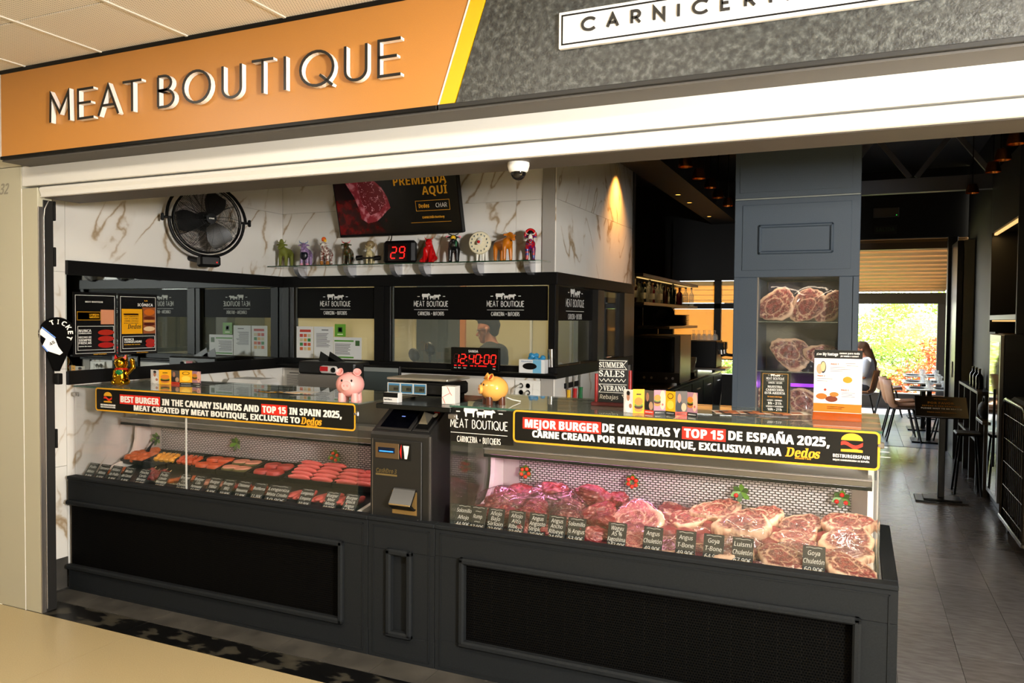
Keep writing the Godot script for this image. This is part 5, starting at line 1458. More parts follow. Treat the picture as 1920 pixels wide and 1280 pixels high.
	put(o, "plate", d, mat(Color(0.03, 0.029, 0.028), 0.7, 0.0, 0.08))
	d = MB.new()
	d.extrude([Vector2(-0.09, 0.215), Vector2(-0.075, 0.245), Vector2(-0.01, 0.185), Vector2(0.005, 0.14), Vector2(0.028, 0.105), Vector2(0.012, 0.092), Vector2(-0.045, 0.115), Vector2(-0.07, 0.15), Vector2(-0.055, 0.185)], 0.0021, 0.0028, tx)
	put(o, "ticket_picture", d, white_ink)
	d = MB.new()
	d.ribbon([Vector2(-0.073, 0.25), Vector2(-0.008, 0.19)], 0.003, 0.0021, 0.003, tx)
	put(o, "blue_edge", d, mat(Color(0.2, 0.42, 0.75), 0.4))
	d = MB.new()
	d.ribbon([Vector2(-0.072, 0.147), Vector2(-0.046, 0.112)], 0.003, 0.0021, 0.003, tx)
	put(o, "blue_edge", d, mat(Color(0.2, 0.42, 0.75), 0.4))
	txt(o, "48", tx * Vector3(-0.025, 0.16, 0.003), 0.03, 0.018, black, true, tb * Basis(Vector3(0, 0, 1), 0.6), 0.0008)
	for i in 6:
		var a := deg_to_rad(112 - 27 * i)
		txt(o, "TICKET"[i], tx * Vector3(cos(a) * 0.066, 0.215 + sin(a) * 0.066, 0.0025), [0.02, 0.008, 0.022, 0.022, 0.018, 0.02][i], 0.026, white_ink, true, tb * Basis(Vector3(0, 0, 1), a - PI / 2), 0.001)
	sbox(o, "dispenser", Vector3(-0.022, -0.075, -0.02), Vector3(0.02, -0.012, 0.01), black, 0.004)
	d = MB.new()
	d.box(Vector3(-0.02, 0.05, -0.012), Vector3(0.03, 0.1, 0.02))
	put(o, "bracket", d, black)
	o = thing("clamp_knobs", "pair of black round clamp knobs behind the kitchen glass", "machine", Vector3(-3.3, 1.3, -2.3))
	sbox(o, "machine_body", Vector3(-0.1, -1.3, -0.2), Vector3(0.3, 0.0, 0.1), steel, 0.01)
	for e in [[-0.02, 0.09, 0.05], [0.1, 0.14, 0.0]]:
		d = MB.new()
		d.tube([Vector3(e[0], 0.0, e[2]), Vector3(e[0], e[1], e[2])], 0.012, 8)
		put(o, "stem", d, black)
		d = MB.new()
		d.ball(Vector3(e[0], e[1], e[2]), Vector3(0.045, 0.06, 0.045), 12, Basis(Vector3(0, 0, 1), 0.4))
		put(o, "knob", d, black)
# ---------- meat
var vcm: StandardMaterial3D
var bagm: StandardMaterial3D
func C3(r: float, g: float, b: float) -> Color: return Color(r, g, b).srgb_to_linear()
# a cut steak one unit wide lying flat: fat rim, red eye with seams and marbling (tones are the meat's own)
func steak_mesh(sd: int, asp: float, thick: float, pale: float) -> Mesh:
	var n := FastNoiseLite.new()
	n.seed = sd; n.frequency = 1.6; n.fractal_octaves = 3
	var fine := FastNoiseLite.new()
	fine.seed = sd + 3; fine.frequency = 14.0; fine.fractal_octaves = 3
	var st := SurfaceTool.new()
	st.begin(Mesh.PRIMITIVE_TRIANGLES)
	var N := 96
	var R := 24
	var red := C3(0.5, 0.14, 0.14).lerp(C3(0.66, 0.36, 0.33), pale)
	var deep := C3(0.3, 0.06, 0.07).lerp(C3(0.5, 0.17, 0.17), pale)
	var fat := C3(0.85, 0.7, 0.57)
	var pos := func(i: int, j: int, lv: int) -> Vector3:
		var a := TAU * i / N
		var ro := 0.5 * (1 + 0.16 * n.get_noise_2d(cos(a) * 0.6 + sd, sin(a) * 0.6) + 0.1 * cos(3 * a + sd))
		var t := float(j) / R
		var x := cos(a) * ro * t
		var z := sin(a) * ro * asp * t
		var y := thick * (1.0 + 0.12 * n.get_noise_2d(x * 3, z * 3 + 5) - 0.16 * pow(t, 14.0))
		if lv == 1: y = thick * 0.5; x *= 1.01; z *= 1.01
		if lv == 2: y = 0.0; x *= 0.96; z *= 0.96
		return Vector3(x, y, z)
	var col := func(i: int, j: int, lv: int) -> Color:
		var a := TAU * i / N
		var t := float(j) / R
		var p: Vector3 = pos.call(i, j, 0)
		var f := fine.get_noise_2d(p.x * 2.2, p.z * 2.2)
		if lv > 0: return fat.lerp(C3(0.6, 0.34, 0.26), clampf(0.25 + f * 1.6 + n.get_noise_2d(a * 0.7, sd), 0, 1))
		var rim := 0.84 + 0.1 * sin(a * 2.0 + sd) + 0.07 * f
		var eye := Vector2(p.x + 0.06, p.z / asp).length()
		var seam := absf(eye - 0.24 - 0.05 * n.get_noise_2d(p.x * 2, p.z * 2))
		var c := red.lerp(deep, clampf(0.5 + n.get_noise_2d(p.x * 4, p.z * 4) * 1.2, 0, 1))
		if eye > 0.24: c = c.lerp(fat, clampf(1.0 - absf(n.get_noise_2d(p.x * 2.2 + 9, p.z * 2.2)) / 0.09, 0, 0.9))
		c = c.lerp(fat, clampf((f - 0.1) * 1.6, 0, 0.3 + 0.25 * pale))
		c = c.lerp(fat, clampf(1.0 - seam / 0.022, 0, 0.85))
		return c.lerp(fat, clampf((t - rim) * 9.0, 0, 1))
	st.set_smooth_group(1)
	var q := func(a: Array, b: Array, c: Array, d: Array):
		for e in [a, c, b, a, d, c]:
			st.set_color(col.call(e[0] % N, e[1], e[2])); st.add_vertex(pos.call(e[0] % N, e[1], e[2]))
	for i in N:
		for j in R: q.call([i + 1, j, 0], [i + 1, j + 1, 0], [i, j + 1, 0], [i, j, 0])
		q.call([i + 1, R, 0], [i + 1, R, 1], [i, R, 1], [i, R, 0])
		q.call([i + 1, R, 1], [i + 1, R, 2], [i, R, 2], [i, R, 1])
		q.call([i + 1, R, 2], [i + 1, 0, 2], [i, 0, 2], [i, R, 2])
	st.generate_normals()
	var m := st.commit()
	m.surface_set_material(0, vcm)
	return m
func bag_mesh(sd: int, asp: float, thick: float) -> Mesh:
	var n := FastNoiseLite.new()
	n.seed = sd; n.frequency = 3.0; n.fractal_octaves = 4
	var b := MB.new()
	var N := 40
	var R := 8
	b.st.set_smooth_group(1)
	var P := func(i: int, j: int) -> Vector3:
		var a := TAU * (i % N) / N
		var t := float(j) / R
		var ro := 0.5 * (1.0 + 0.14 * pow(absf(cos(2 * a + sd)), 2.0) + 0.12 * n.get_noise_2d(cos(a), sin(a)))
		var y := thick * (1.1 if t < 0.8 else lerpf(1.1, 0.3, (t - 0.8) / 0.2)) + 0.035 * n.get_noise_2d(cos(a) * t * 2.5, sin(a) * t * 2.5)
		return Vector3(cos(a) * ro * 1.14 * t, maxf(y, thick * 1.05 if t < 0.75 else 0.01), sin(a) * ro * asp * 1.14 * t)
	for i in N:
		for j in R: b.quad(P.call(i + 1, j), P.call(i + 1, j + 1), P.call(i, j + 1), P.call(i, j))
	b.st.generate_normals()
	var m := b.st.commit()
	m.surface_set_material(0, bagm)
	return m
func chunk_mesh(sd: int, asp: Vector3, dark: float) -> Mesh:
	var n := FastNoiseLite.new()
	n.seed = sd; n.frequency = 1.3; n.fractal_octaves = 4
	var st := SurfaceTool.new()
	st.begin(Mesh.PRIMITIVE_TRIANGLES)
	st.set_smooth_group(1)
	var N := 56
	var R := 34
	var pos := func(i: int, j: int) -> Vector3:
		var a := TAU * (i % N) / N
		var t := PI * j / R
		var d := Vector3(sin(t) * cos(a), cos(t), sin(t) * sin(a))
		return d * asp * 0.5 * (1 + 0.3 * n.get_noise_3dv(d * 0.9) + 0.07 * n.get_noise_3dv(d * 4.0 + Vector3.ONE * 3))
	var col := func(i: int, j: int) -> Color:
		var p: Vector3 = pos.call(i, j)
		var f := n.get_noise_3dv(p * 9.0)
		var s := absf(n.get_noise_3dv(Vector3(p.x * 3, p.y * 9, p.z * 3) + Vector3.ONE * 7))
		var c := C3(0.5, 0.13, 0.15).lerp(C3(0.3, 0.05, 0.07), clampf(dark + f, 0, 1))
		return c.lerp(C3(0.8, 0.55, 0.5), clampf(1.0 - s / 0.075, 0, 0.85) * clampf(0.8 + f * 2.0, 0, 1))
	for i in N:
		for j in R:
			for e in [[i, j], [i + 1, j + 1], [i + 1, j], [i, j], [i, j + 1], [i + 1, j + 1]]:
				st.set_color(col.call(e[0], e[1])); st.add_vertex(pos.call(e[0], e[1]))
	st.generate_normals()
	var m := st.commit()
	m.surface_set_material(0, vcm)
	return m
var steaks := []
var bags := []
func price_tag(label: String, base: Vector3, lean: float, w: float, h: float, ls: Array, slant: float, group: String):
	var o := thing("price_tag", label, "price tag", base, 0.0, group)
	var bs := Basis(Vector3(1, 0, 0), -lean)
	var xf := Transform3D(bs, Vector3.ZERO)
	var b := MB.new()
	b.box(Vector3(0, h / 2, 0), Vector3(w, h, 0.0025), 0.0008, xf)
	put(o, "slate", b, mat(Color(0.05, 0.052, 0.05), 0.5))
	var n := ls.size()
	for i in n:
		var s: String = ls[i]
		var tw := w * clampf(s.length() * 0.135, 0.35, 0.92)
		var th := h * 0.15
		txt(o, s, xf * Vector3(0, h * (0.9 - 0.8 * (i + 0.5) / n), 0.0017), tw, th, chalkm, false, bs, 0.0008, slant)
	b = MB.new()
	b.ribbon([Vector2(-w * 0.36, h * 0.93), Vector2(-w * 0.18, h * 0.95), Vector2(0, h * 0.925), Vector2(w * 0.18, h * 0.95), Vector2(w * 0.36, h * 0.93)], 0.0008, 0.0014, 0.0019, xf)
	put(o, "flourish", b, chalkm)
	b = MB.new()
	b.ribbon([Vector2(-w * 0.45, h * 0.215), Vector2(w * 0.45, h * 0.215)], 0.0007, 0.0014, 0.0019, xf)
	put(o, "gold_line", b, mat(Color(0.55, 0.42, 0.12), 0.5))
func meat_right():
	vcm = StandardMaterial3D.new()
	vcm.vertex_color_use_as_albedo = true; vcm.roughness = 0.36
	vcm.normal_enabled = true; vcm.normal_texture = bump_tex(0.06, 5, 256, 5.0); vcm.normal_scale = 0.8
	vcm.uv1_triplanar = true; vcm.uv1_scale = Vector3.ONE * 3
	bagm = pane(Color(0.5, 0.47, 0.49), 0.045, 0.12)
	for k in 6:
		var asp: float = [0.62, 0.75, 0.58, 0.7, 0.66, 0.8][k]
		var th: float = [0.26, 0.2, 0.24, 0.16, 0.28, 0.2][k]
		steaks.append(steak_mesh(20 + 7 * k, asp, th, [0.15, 0.1, 0.3, 0.0, 0.1, 0.85][k]))
		bags.append(bag_mesh(50 + 3 * k, asp, th))
	var S := [[-0.023, 0.82, -0.45, 0.199], [-0.026, 0.772, -0.36, 0.21], [-0.016, 0.741, -0.26, 0.186], [-0.018, 0.707, -0.16, 0.194], [-0.215, 0.8, -0.46, 0.173], [-0.232, 0.756, -0.37, 0.192], [-0.198, 0.736, -0.29, 0.16], [-0.264, 0.697, -0.17, 0.205], [-0.451, 0.777, -0.36, 0.24], [-0.395, 0.807, -0.47, 0.209], [-0.459, 0.732, -0.25, 0.205], [-0.492, 0.689, -0.17, 0.195], [-0.589, 0.808, -0.48, 0.227], [-0.659, 0.736, -0.33, 0.151], [-0.8, 0.809, -0.49, 0.119], [-0.702, 0.774, -0.42, 0.181], [-0.767, 0.72, -0.3, 0.152], [-0.75, 0.673, -0.19, 0.157], [-0.617, 0.682, -0.17, 0.14], [-0.942, 0.761, -0.36, 0.244], [-0.909, 0.693, -0.24, 0.196], [-0.899, 0.657, -0.16, 0.168]]
	var kind := [0, 4, 2, 0, 1, 2, 4, 0, 4, 2, 3, 0, 2, 3, 1, 0, 3, 1, 3, 5, 5, 5]
	var lab := ["topmost steak at the far right end of the right case", "second steak down at the far right end of the right case", "third steak down at the far right end of the right case", "lowest steak in the front right corner of the right case", "bagged steak leaning by the slotted panel left of the right end stack", "long fatty steak under the leaning bagged steak", "flat steak just behind the Goya Chuletón price tag", "thick round steak with creamy rim left of the Goya Chuletón tag", "thick steak with a dark red eye behind the Luismi Chuletón tag", "broad fatty steak at the back right of the thick dark eyed steak", "red steak directly above the Luismi Chuletón price tag", "steak half hidden behind the Luismi Chuletón price tag", "wide steak at the back beneath the holly with one berry", "triangular T-bone steak behind the Goya T-Bone price tag", "small red steak at the back left of the wide steak", "fatty steak below the small red back steak", "bright red steak right of the Angus Chuletón price tag", "steak behind the Angus T-Bone price tag", "steak half hidden behind the Goya T-Bone price tag", "big pale marbled round steak behind the Wagyu price tag", "pale pink steak between the Wagyu and Angus Chuletón tags", "pale steak at the front glass right of the Wagyu tag"]
	for i in S.size():
		var e: Array = S[i]
		var o := thing("steak", lab[i], "steak", Vector3(e[0], maxf(e[1] - 0.04, 0.672), e[2]), 0.0, "steaks in the right case")
		var tilt := 0.42 if i != 19 else 0.75
		var bs := Basis(Vector3(1, 0, 0), tilt + 0.12 * sin(i * 2.1)) * Basis(Vector3.UP, 0.5 * sin(i * 1.7)) * Basis(Vector3(0, 0, 1), 0.1 * cos(i * 2.9))
		inst(o, "cut", steaks[kind[i]], Vector3.ZERO, bs * Basis.from_scale(Vector3.ONE * e[3] * 1.06))
		if i % 3 != 0 or i == 19: inst(o, "plastic_bag", bags[kind[i]], Vector3.ZERO, bs * Basis(Vector3.UP, i) * Basis.from_scale(Vector3.ONE * e[3] * 1.12))
	var chunks := [chunk_mesh(3, Vector3(1, 0.55, 0.62), 0.4), chunk_mesh(8, Vector3(1, 0.62, 0.7), 0.65), chunk_mesh(14, Vector3(1, 0.5, 0.55), 0.2), chunk_mesh(19, Vector3(0.95, 0.7, 0.75), 0.5)]
	var K := [[-1.576, 0.803, -0.42, 0.171], [-1.633, 0.754, -0.34, 0.196], [-1.446, 0.771, -0.34, 0.155], [-1.385, 0.811, -0.42, 0.183], [-1.158, 0.852, -0.36, 0.161], [-1.269, 0.781, -0.32, 0.156], [-1.119, 0.786, -0.31, 0.159], [-1.057, 0.824, -0.44, 0.105], [-1.427, 0.75, -0.24, 0.156], [-1.245, 0.755, -0.24, 0.132], [-1.076, 0.759, -0.24, 0.155], [-1.59, 0.728, -0.22, 0.158], [-1.285, 0.708, -0.16, 0.151], [-1.463, 0.692, -0.16, 0.141], [-1.089, 0.712, -0.16, 0.152], [-1.672, 0.702, -0.18, 0.105]]
	var kl := ["brownish red joint at the back left under the holly", "long smooth joint at the left end of the meat pile", "round marbled joint right of the long smooth joint", "dark marbled joint at the back in the middle of the pile", "big bright joint lying on top of the pile", "joint with pale sinew below and left of the topmost joint", "joint with a cream fat edge below the topmost joint", "small dark joint behind and right of the topmost joint", "pink joint just above the Angus Striploin price tag", "small joint above the Angus Ribeye price tag", "smooth joint above and right of the Solomillo Angus tag", "joint just above the Sirloin price tag", "joint behind the Angus Ribeye price tag", "joint behind the Añojo Ribeye price tag", "dark joint between the Solomillo Angus and Wagyu price tags", "small joint behind the Rump price tag"]
	for i in K.size():
		var e: Array = K[i]
		var o := thing("meat_joint", kl[i], "meat", Vector3(e[0], maxf(e[1] - 0.015, 0.7), e[2]), 0.0, "joints in the right case")
		var bs := Basis(Vector3.UP, 0.7 * sin(i * 2.3)) * Basis(Vector3(0, 0, 1), 0.25 * sin(i * 1.3)) * Basis(Vector3(1, 0, 0), i * 0.8)
		inst(o, "meat", chunks[i % 4], Vector3.ZERO, bs * Basis.from_scale(Vector3.ONE * e[3] * 1.12))
		if i in [1, 2, 3, 5, 9]: inst(o, "plastic_bag", bags[i % 5], Vector3(0, -0.02, 0.01), Basis(Vector3(1, 0, 0), 0.6) * Basis.from_scale(Vector3(1.25, 2.2, 1.25) * e[3]))
	# heap filler so that nothing hovers: crushed ice bed under the meat
	var b := MB.new()
	for i in 24:
		for j in 5:
			var x := -1.72 + 0.073 * i
			var z := -0.14 - 0.09 * j
			var y := 0.67 + 0.022 * j
			b.ball(Vector3(x + rng.randf_range(-0.02, 0.02), y - 0.012, z), Vector3(0.055, 0.03 + 0.008 * j, 0.06), 8, Basis(Vector3.UP, rng.randf() * 3))
	var ice := put(self, "meat_trimmings", b, nmat([Color(0.3, 0.07, 0.09), Color(0.48, 0.16, 0.17), Color(0.62, 0.34, 0.32)], 0.03, 8.0, 0.35, 77))
	ice.set_meta("kind", "stuff")
	tag(ice, "dark red bed of meat beneath the steaks in the right case", "meat")
	var T := [["Solomillo", "Añojo", "44,90€"], ["~", "Rump", "~", "17,90€"], ["Añojo", "Bajo", "Sirloin", "22,90€"], ["Añojo", "Alto", "Ribeye", "33,90€"], ["Angus", "Angosto", "Striploin", "20,90€"], ["Angus", "Ancho", "Ribeye", "24,90€"], ["Solomillo", "½ Angus", "53,90€"], ["Wagyu", "A5 %", "Kagoshima", "247,90€"], ["Angus", "Chuletón", "49,90€"], ["Angus", "T-Bone", "49,90€"], ["Goya", "T-Bone", "64,90€"], ["Luismi", "Chuletón", "67,90€"], ["Goya", "Chuletón", "60,90€"]]
	var tx := [-1.742, -1.665, -1.569, -1.461, -1.354, -1.257, -1.161, -0.969, -0.806, -0.662, -0.544, -0.424, -0.145]
	for i in T.size():
		var words := " ".join(PackedStringArray(T[i].filter(func(s): return s != "~")))
		price_tag("black slate price tag chalked %s in the right case" % words, Vector3(tx[i], 0.667, -0.092), 0.3, 0.086, 0.122, T[i], 0.12, "chalked price tags in the right case")
	for i in 4:
		var p: Vector3 = [Vector3(-1.602, 0.885, -0.565), Vector3(-1.018, 0.888, -0.565), Vector3(-0.493, 0.884, -0.565), Vector3(-0.053, 0.9, -0.565)][i]
		holly(["holly sprig with five orange berries at the left of the right case", "holly sprig with a cluster of red berries above the topmost joint", "leafy holly sprig with one red berry in the right case", "holly sprig with three red berries near the right end glass"][i], p, [5, 6, 1, 3][i], [Color(0.85, 0.22, 0.04), Color(0.82, 0.12, 0.04), Color(0.75, 0.03, 0.03), Color(0.75, 0.03, 0.03)][i], [0.5, 0.45, 1.0, 0.7][i])
func holly(label: String, at: Vector3, berries: int, bc: Color, leafy: float):
	var o := thing("holly_sprig", label, "decoration", at, 0.0, "plastic sprigs on the slotted panels")
	var lm := [mat(Color(0.16, 0.3, 0.05), 0.4), mat(Color(0.3, 0.48, 0.08), 0.4)]
	for i in 6:
		var a := TAU * i / 6 + 0.4
		var L := 0.035 + 0.02 * leafy * (1.0 if sin(a) < 0.2 else 0.5)
		var b := MB.new()
		var pts := []
		for k in 5: pts.append(Vector2(L * k / 4.0, 0.011 * sin(PI * k / 4.0) + 0.004 * (k % 2)))
		for k in 4: pts.append(Vector2(L * (3.6 - k) / 4.0, -0.011 * sin(PI * (3.6 - k) / 4.0) - 0.004 * (k % 2)))
		b.extrude(pts, 0.0, 0.0015, Transform3D(Basis(Vector3(0, 0, 1), a) * Basis(Vector3(0, 1, 0), -0.35), Vector3(0, 0, 0.006)))
		put(o, "leaf", b, lm[i % 2])
	for i in berries:
		var b := MB.new()
		var a := TAU * i / maxi(berries, 2) + 3.6
		b.ball(Vector3(cos(a) * 0.022, sin(a) * 0.022 - 0.006, 0.022), Vector3.ONE * 0.0105, 12)
		put(o, "berry", b, mat(bc, 0.2))
func tray(at: Vector3, w: float, d: float, label: String) -> Node3D:
	var o := thing("meat_tray", label, "tray", at, 0.0, "black trays in the left case")
	o.rotation.x = 0.22
	var m := mat(Color(0.035, 0.034, 0.033), 0.35)
	sbox(o, "floor", Vector3(-w / 2, 0, -d / 2), Vector3(w / 2, 0.004, d / 2), m)
	for e in [[-w / 2, -d / 2, w / 2, -d / 2 + 0.005], [-w / 2, d / 2 - 0.005, w / 2, d / 2], [-w / 2, -d / 2, -w / 2 + 0.005, d / 2], [w / 2 - 0.005, -d / 2, w / 2, d / 2]]:
		sbox(o, "side", Vector3(e[0], 0.0042, e[1]), Vector3(e[2], 0.03, e[3]), m)
	return o
func meat_left():
	var pm := func(a: Color, b: Color, c: Color, sd: int) -> StandardMaterial3D:
		var m := nmat([a, b, c], 0.09, 9.0, 0.38, sd, 0.8)
		return m
	var or1: StandardMaterial3D = pm.call(Color(0.5, 0.2, 0.04), Color(0.68, 0.32, 0.07), Color(0.78, 0.42, 0.12), 81)
	var yl: StandardMaterial3D = pm.call(Color(0.62, 0.42, 0.04), Color(0.8, 0.56, 0.07), Color(0.88, 0.68, 0.15), 82)
	var or2: StandardMaterial3D = pm.call(Color(0.48, 0.13, 0.03), Color(0.68, 0.25, 0.05), Color(0.8, 0.38, 0.1), 83)
	var pk: StandardMaterial3D = pm.call(Color(0.5, 0.28, 0.18), Color(0.74, 0.5, 0.4), Color(0.82, 0.62, 0.52), 84)
	var rd: StandardMaterial3D = pm.call(Color(0.42, 0.07, 0.05), Color(0.58, 0.13, 0.1), Color(0.7, 0.26, 0.2), 85)
	var sg: StandardMaterial3D = pm.call(Color(0.6, 0.17, 0.16), Color(0.72, 0.28, 0.25), Color(0.84, 0.5, 0.45), 86)
	var dr: StandardMaterial3D = pm.call(Color(0.3, 0.03, 0.04), Color(0.46, 0.06, 0.08), Color(0.58, 0.12, 0.12), 87)
	var herb := mat(Color(0.28, 0.27, 0.1), 0.8)
	var wood := mat(Color(0.78, 0.68, 0.5), 0.7)
	var ti := 0
	var rows := [[-4.31, 0.2, "mince"], [-4.1, 0.19, "yellow"], [-3.9, 0.19, "orange"], [-3.69, 0.2, "oburger"], [-3.47, 0.22, "pburger"], [-3.22, 0.25, "rburger"], [-2.89, 0.34, "sausage"], [-2.58, 0.26, "sausage"]]
	var names := {"mince": "orange spiced mince", "yellow": "yellow chicken skewers", "orange": "orange chicken skewers", "oburger": "orange burgers", "pburger": "pale herb-edged burgers", "rburger": "red burgers", "sausage": "pink sausages"}
	for r in rows:
		var c := Vector3(r[0], 0.7475, -0.465)
		var side: String = "" if r[2] != "sausage" else [" left of the glass end", " at the right end glass"][1 if r[0] > -2.7 else 0]
		tray(c, r[1], 0.21, "black tray holding %s in the rear row%s" % [names[r[2]], side])
		var bs := Basis(Vector3(1, 0, 0), 0.22)
		var P := func(x: float, y: float, z: float) -> Vector3: return c + bs * Vector3(x, y, z)
		match r[2]:
			"mince":
				var o := thing("spiced_mince", "heap of orange spiced mince with a black spoon in the left case", "mince", c)
				o.rotation.x = 0.22
				var b := MB.new()
				for i in 26: b.ball(Vector3(rng.randf_range(-0.07, 0.07), 0.012 + rng.randf() * 0.02, rng.randf_range(-0.08, 0.08)), Vector3(0.035, 0.026, 0.035), 8)
				put(o, "heap", b, or1)
				b = MB.new()
				b.tube([Vector3(0.03, 0.045, 0.0), Vector3(0.02, 0.075, -0.05), Vector3(0.015, 0.09, -0.085)], [0.012, 0.006, 0.006], 8)
				put(o, "spoon", b, black)
			"yellow", "orange":
				for k in 4:
					var o := thing("meat_skewer", "%s skewer, %s from the left on its rear tray" % ["yellow marinated" if r[2] == "yellow" else "orange marinated", ordinal(k)], "skewer", P.call(-0.066 + 0.044 * k, 0.016, 0), 0.5, "skewers in the left case")
					skewer(o, yl if r[2] == "yellow" else or2, wood, 0.17, k)
			"oburger", "pburger", "rburger":
				for k in 4:
					var x: float = [-0.05, 0.045, -0.045, 0.05][k]
					var o := thing("burger_patty", "%s, %s on its tray in the rear row" % [{"oburger": "orange spiced burger", "pburger": "pale herb-edged burger", "rburger": "bright red burger"}[r[2]], ["front left", "front right", "back left", "back right"][k]], "burger", P.call(x, 0.005, 0.045 if k < 2 else -0.045), 0.0, "burgers in the left case")
					patty(o, {"oburger": or2, "pburger": pk, "rburger": rd}[r[2]], herb if r[2] == "pburger" else null, 0.055, 0.032)
			"sausage":
				var cnt := 10 if r[1] > 0.3 else 8
				for k in cnt:
					var o := thing("sausage", "pink sausage, %s from the front, %s column of the %s rear sausage tray" % [ordinal(k / 2), "left" if k % 2 else "right", "left" if r[1] > 0.3 else "right"], "sausage", P.call((-0.25 if k % 2 else 0.24) * r[1], 0.024 + 0.008 * (k / 2), 0.072 - 0.033 * (k / 2)), PI / 2 - 0.12 + 0.05 * (k % 3), "sausages in the left case")
					sausage(o, sg, k)
	# front row behind the price tags
	var front := [[-4.22, "orange chicken piece", or1], [-3.97, "skewer", dr], [-3.87, "skewer", dr], [-3.7, "orange marinated fillet", or1], [-3.45, "burger", pk], [-3.32, "burger", pk], [-3.2, "burger", rd], [-3.08, "burger", or2], [-2.96, "burger", or2], [-2.8, "sausage", sg], [-2.62, "sausage", sg], [-2.48, "sausage", sg]]
	var bi := 0
	var si := 0
	for r in front:
		var c := Vector3(r[0], 0.7, -0.2)
		if r[1] == "skewer":
			for k in 3:
				var o := thing("meat_skewer", "dark red beef skewer, %s from the left in the front row" % ordinal(si), "skewer", c + Vector3(-0.03 + 0.032 * k, 0.012 + 0.01 * (k % 2), 0), 0.5, "skewers in the left case")
				skewer(o, dr, wood, 0.16, k); si += 1
		elif r[1] == "burger":
			for k in 2:
				var o := thing("burger_patty", "%s burger of the %s pair behind the front price tags" % [["lower", "upper"][k], ordinal(bi)], "burger", c + Vector3(0, -0.012 + 0.024 * k, 0.02 * k), 0.0, "burgers in the left case")
				patty(o, r[2], null, 0.05, 0.024)
			bi += 1
		elif r[1] == "sausage":
			for k in 4:
				var o := thing("sausage", "pink sausage, %s from the left behind the front price tags" % ordinal(k + 4 * int((r[0] + 2.85) / 0.14)), "sausage", c + Vector3(-0.05 + 0.03 * k, 0.008 + 0.006 * (k % 2), 0), 0.0, "sausages in the left case")
				sausage(o, sg, k)
		else:
			var o := thing("marinated_meat", "%s in the front row of the left case" % r[1], "meat", c)
			var b := MB.new()
			for i in 7: b.ball(Vector3(rng.randf_range(-0.05, 0.05), 0.004 + rng.randf() * 0.02, rng.randf_range(-0.05, 0.05)), Vector3(0.034, 0.016, 0.024), 8, Basis(Vector3.UP, rng.randf() * 3))
			put(o, "pieces", b, r[2])
	var T := [["Pollo", "Mixto", "9,90€"], ["Ternera", "Mixta", "9,90€"], ["Alitas", "de Pollo", "8,90€"], ["Muslo", "de Corral", "8,90€"], ["Pincho", "Cerdo", "Moruno", "12,90€"], ["Pollo", "Limón", "Mostaza", "12,90€"], ["Burger", "Con", "Cheddar", "11,90€"], ["Burger", "Con", "Parmesano", "11,90€"], ["Burger", "100Gr", "9,90€"], ["Burger", "BBQ", "10,90€"], ["Chistorra", "Navarra", "12,90€"], ["Butifarra", "11,90€"], ["Longaniza", "Mixta Criollo", "10,90€"], ["Longaniza", "Empire", "10,90€"], ["Burger", "Meat", "Mixta", "10,90€"], ["Burger", "Black", "Angus", "14,90€"]]
	var tx := [-4.375, -4.275, -4.17, -4.06, -3.93, -3.765, -3.595, -3.485, -3.365, -3.262, -3.15, -3.035, -2.9, -2.705, -2.54, -2.415]
	for i in T.size():
		price_tag("black slate price tag chalked %s in the left case" % " ".join(PackedStringArray(T[i])), Vector3(tx[i], 0.671, -0.085), 0.62, 0.15 if i == 12 else 0.085, 0.112, T[i], 0.2, "chalked price tags in the left case")
	holly("plastic grape and leaf sprig at the left end of the left case", Vector3(-4.3, 0.87, -0.565), 2, Color(0.12, 0.05, 0.12), 1.0)
	holly("plain green leaf sprig in the middle of the left case", Vector3(-3.603, 0.887, -0.565), 0, Color.RED, 1.0)
	holly("leaf sprig with orange berries above the sausages", Vector3(-2.836, 0.87, -0.565), 4, Color(0.85, 0.3, 0.04), 1.0)
func skewer(o: Node3D, m: Material, wood: Material, L: float, k: int):
	var b := MB.new()
	b.cyl(Vector3(0, 0.004, L * 0.45), Vector3(0, 0.02, -L * 0.75), 0.0022, 0.0022, 6)
	put(o, "stick", b, wood)
	for i in 5:
		b = MB.new()
		b.ball(Vector3(0.003 * sin(i * 2 + k), 0.004 + 0.002 * i, L * 0.4 - i * L * 0.19), Vector3(0.02 + 0.004 * sin(i + k), 0.017, 0.018), 8, Basis(Vector3(0.3, 1, 0.2).normalized(), i * 1.3))
		put(o, "chunk", b, m)
func patty(o: Node3D, m: Material, rim: Material, r: float, h: float):
	var b := MB.new()
	b.lathe([Vector2(0, 0), Vector2(r * 0.85, 0.0), Vector2(r, h * 0.3), Vector2(r * 0.98, h * 0.65), Vector2(r * 0.84, h * 0.95), Vector2(r * 0.4, h), Vector2(0, h * 0.96)], 20)
	put(o, "meat", b, m)
	if rim:
		b = MB.new()
		var p := []
		for i in 24: p.append(Vector3(cos(TAU * i / 24) * r * 0.965, h * 0.45, sin(TAU * i / 24) * r * 0.965))
		b.tube(p, h * 0.26, 6, true)
		put(o, "herb_edge", b, rim)
func sausage(o: Node3D, m: Material, k: int):
	var b := MB.new()
	var p := []
	var r := []
	for i in 9:
		var t := i / 8.0
		p.append(Vector3(0.012 * sin(t * PI), 0.002 * sin(t * 5 + k), 0.085 - 0.17 * t))
		r.append([0.005, 0.014, 0.018, 0.019, 0.019, 0.019, 0.018, 0.014, 0.005][i])
	b.tube(p, r, 10)
	put(o, "link", b, m)

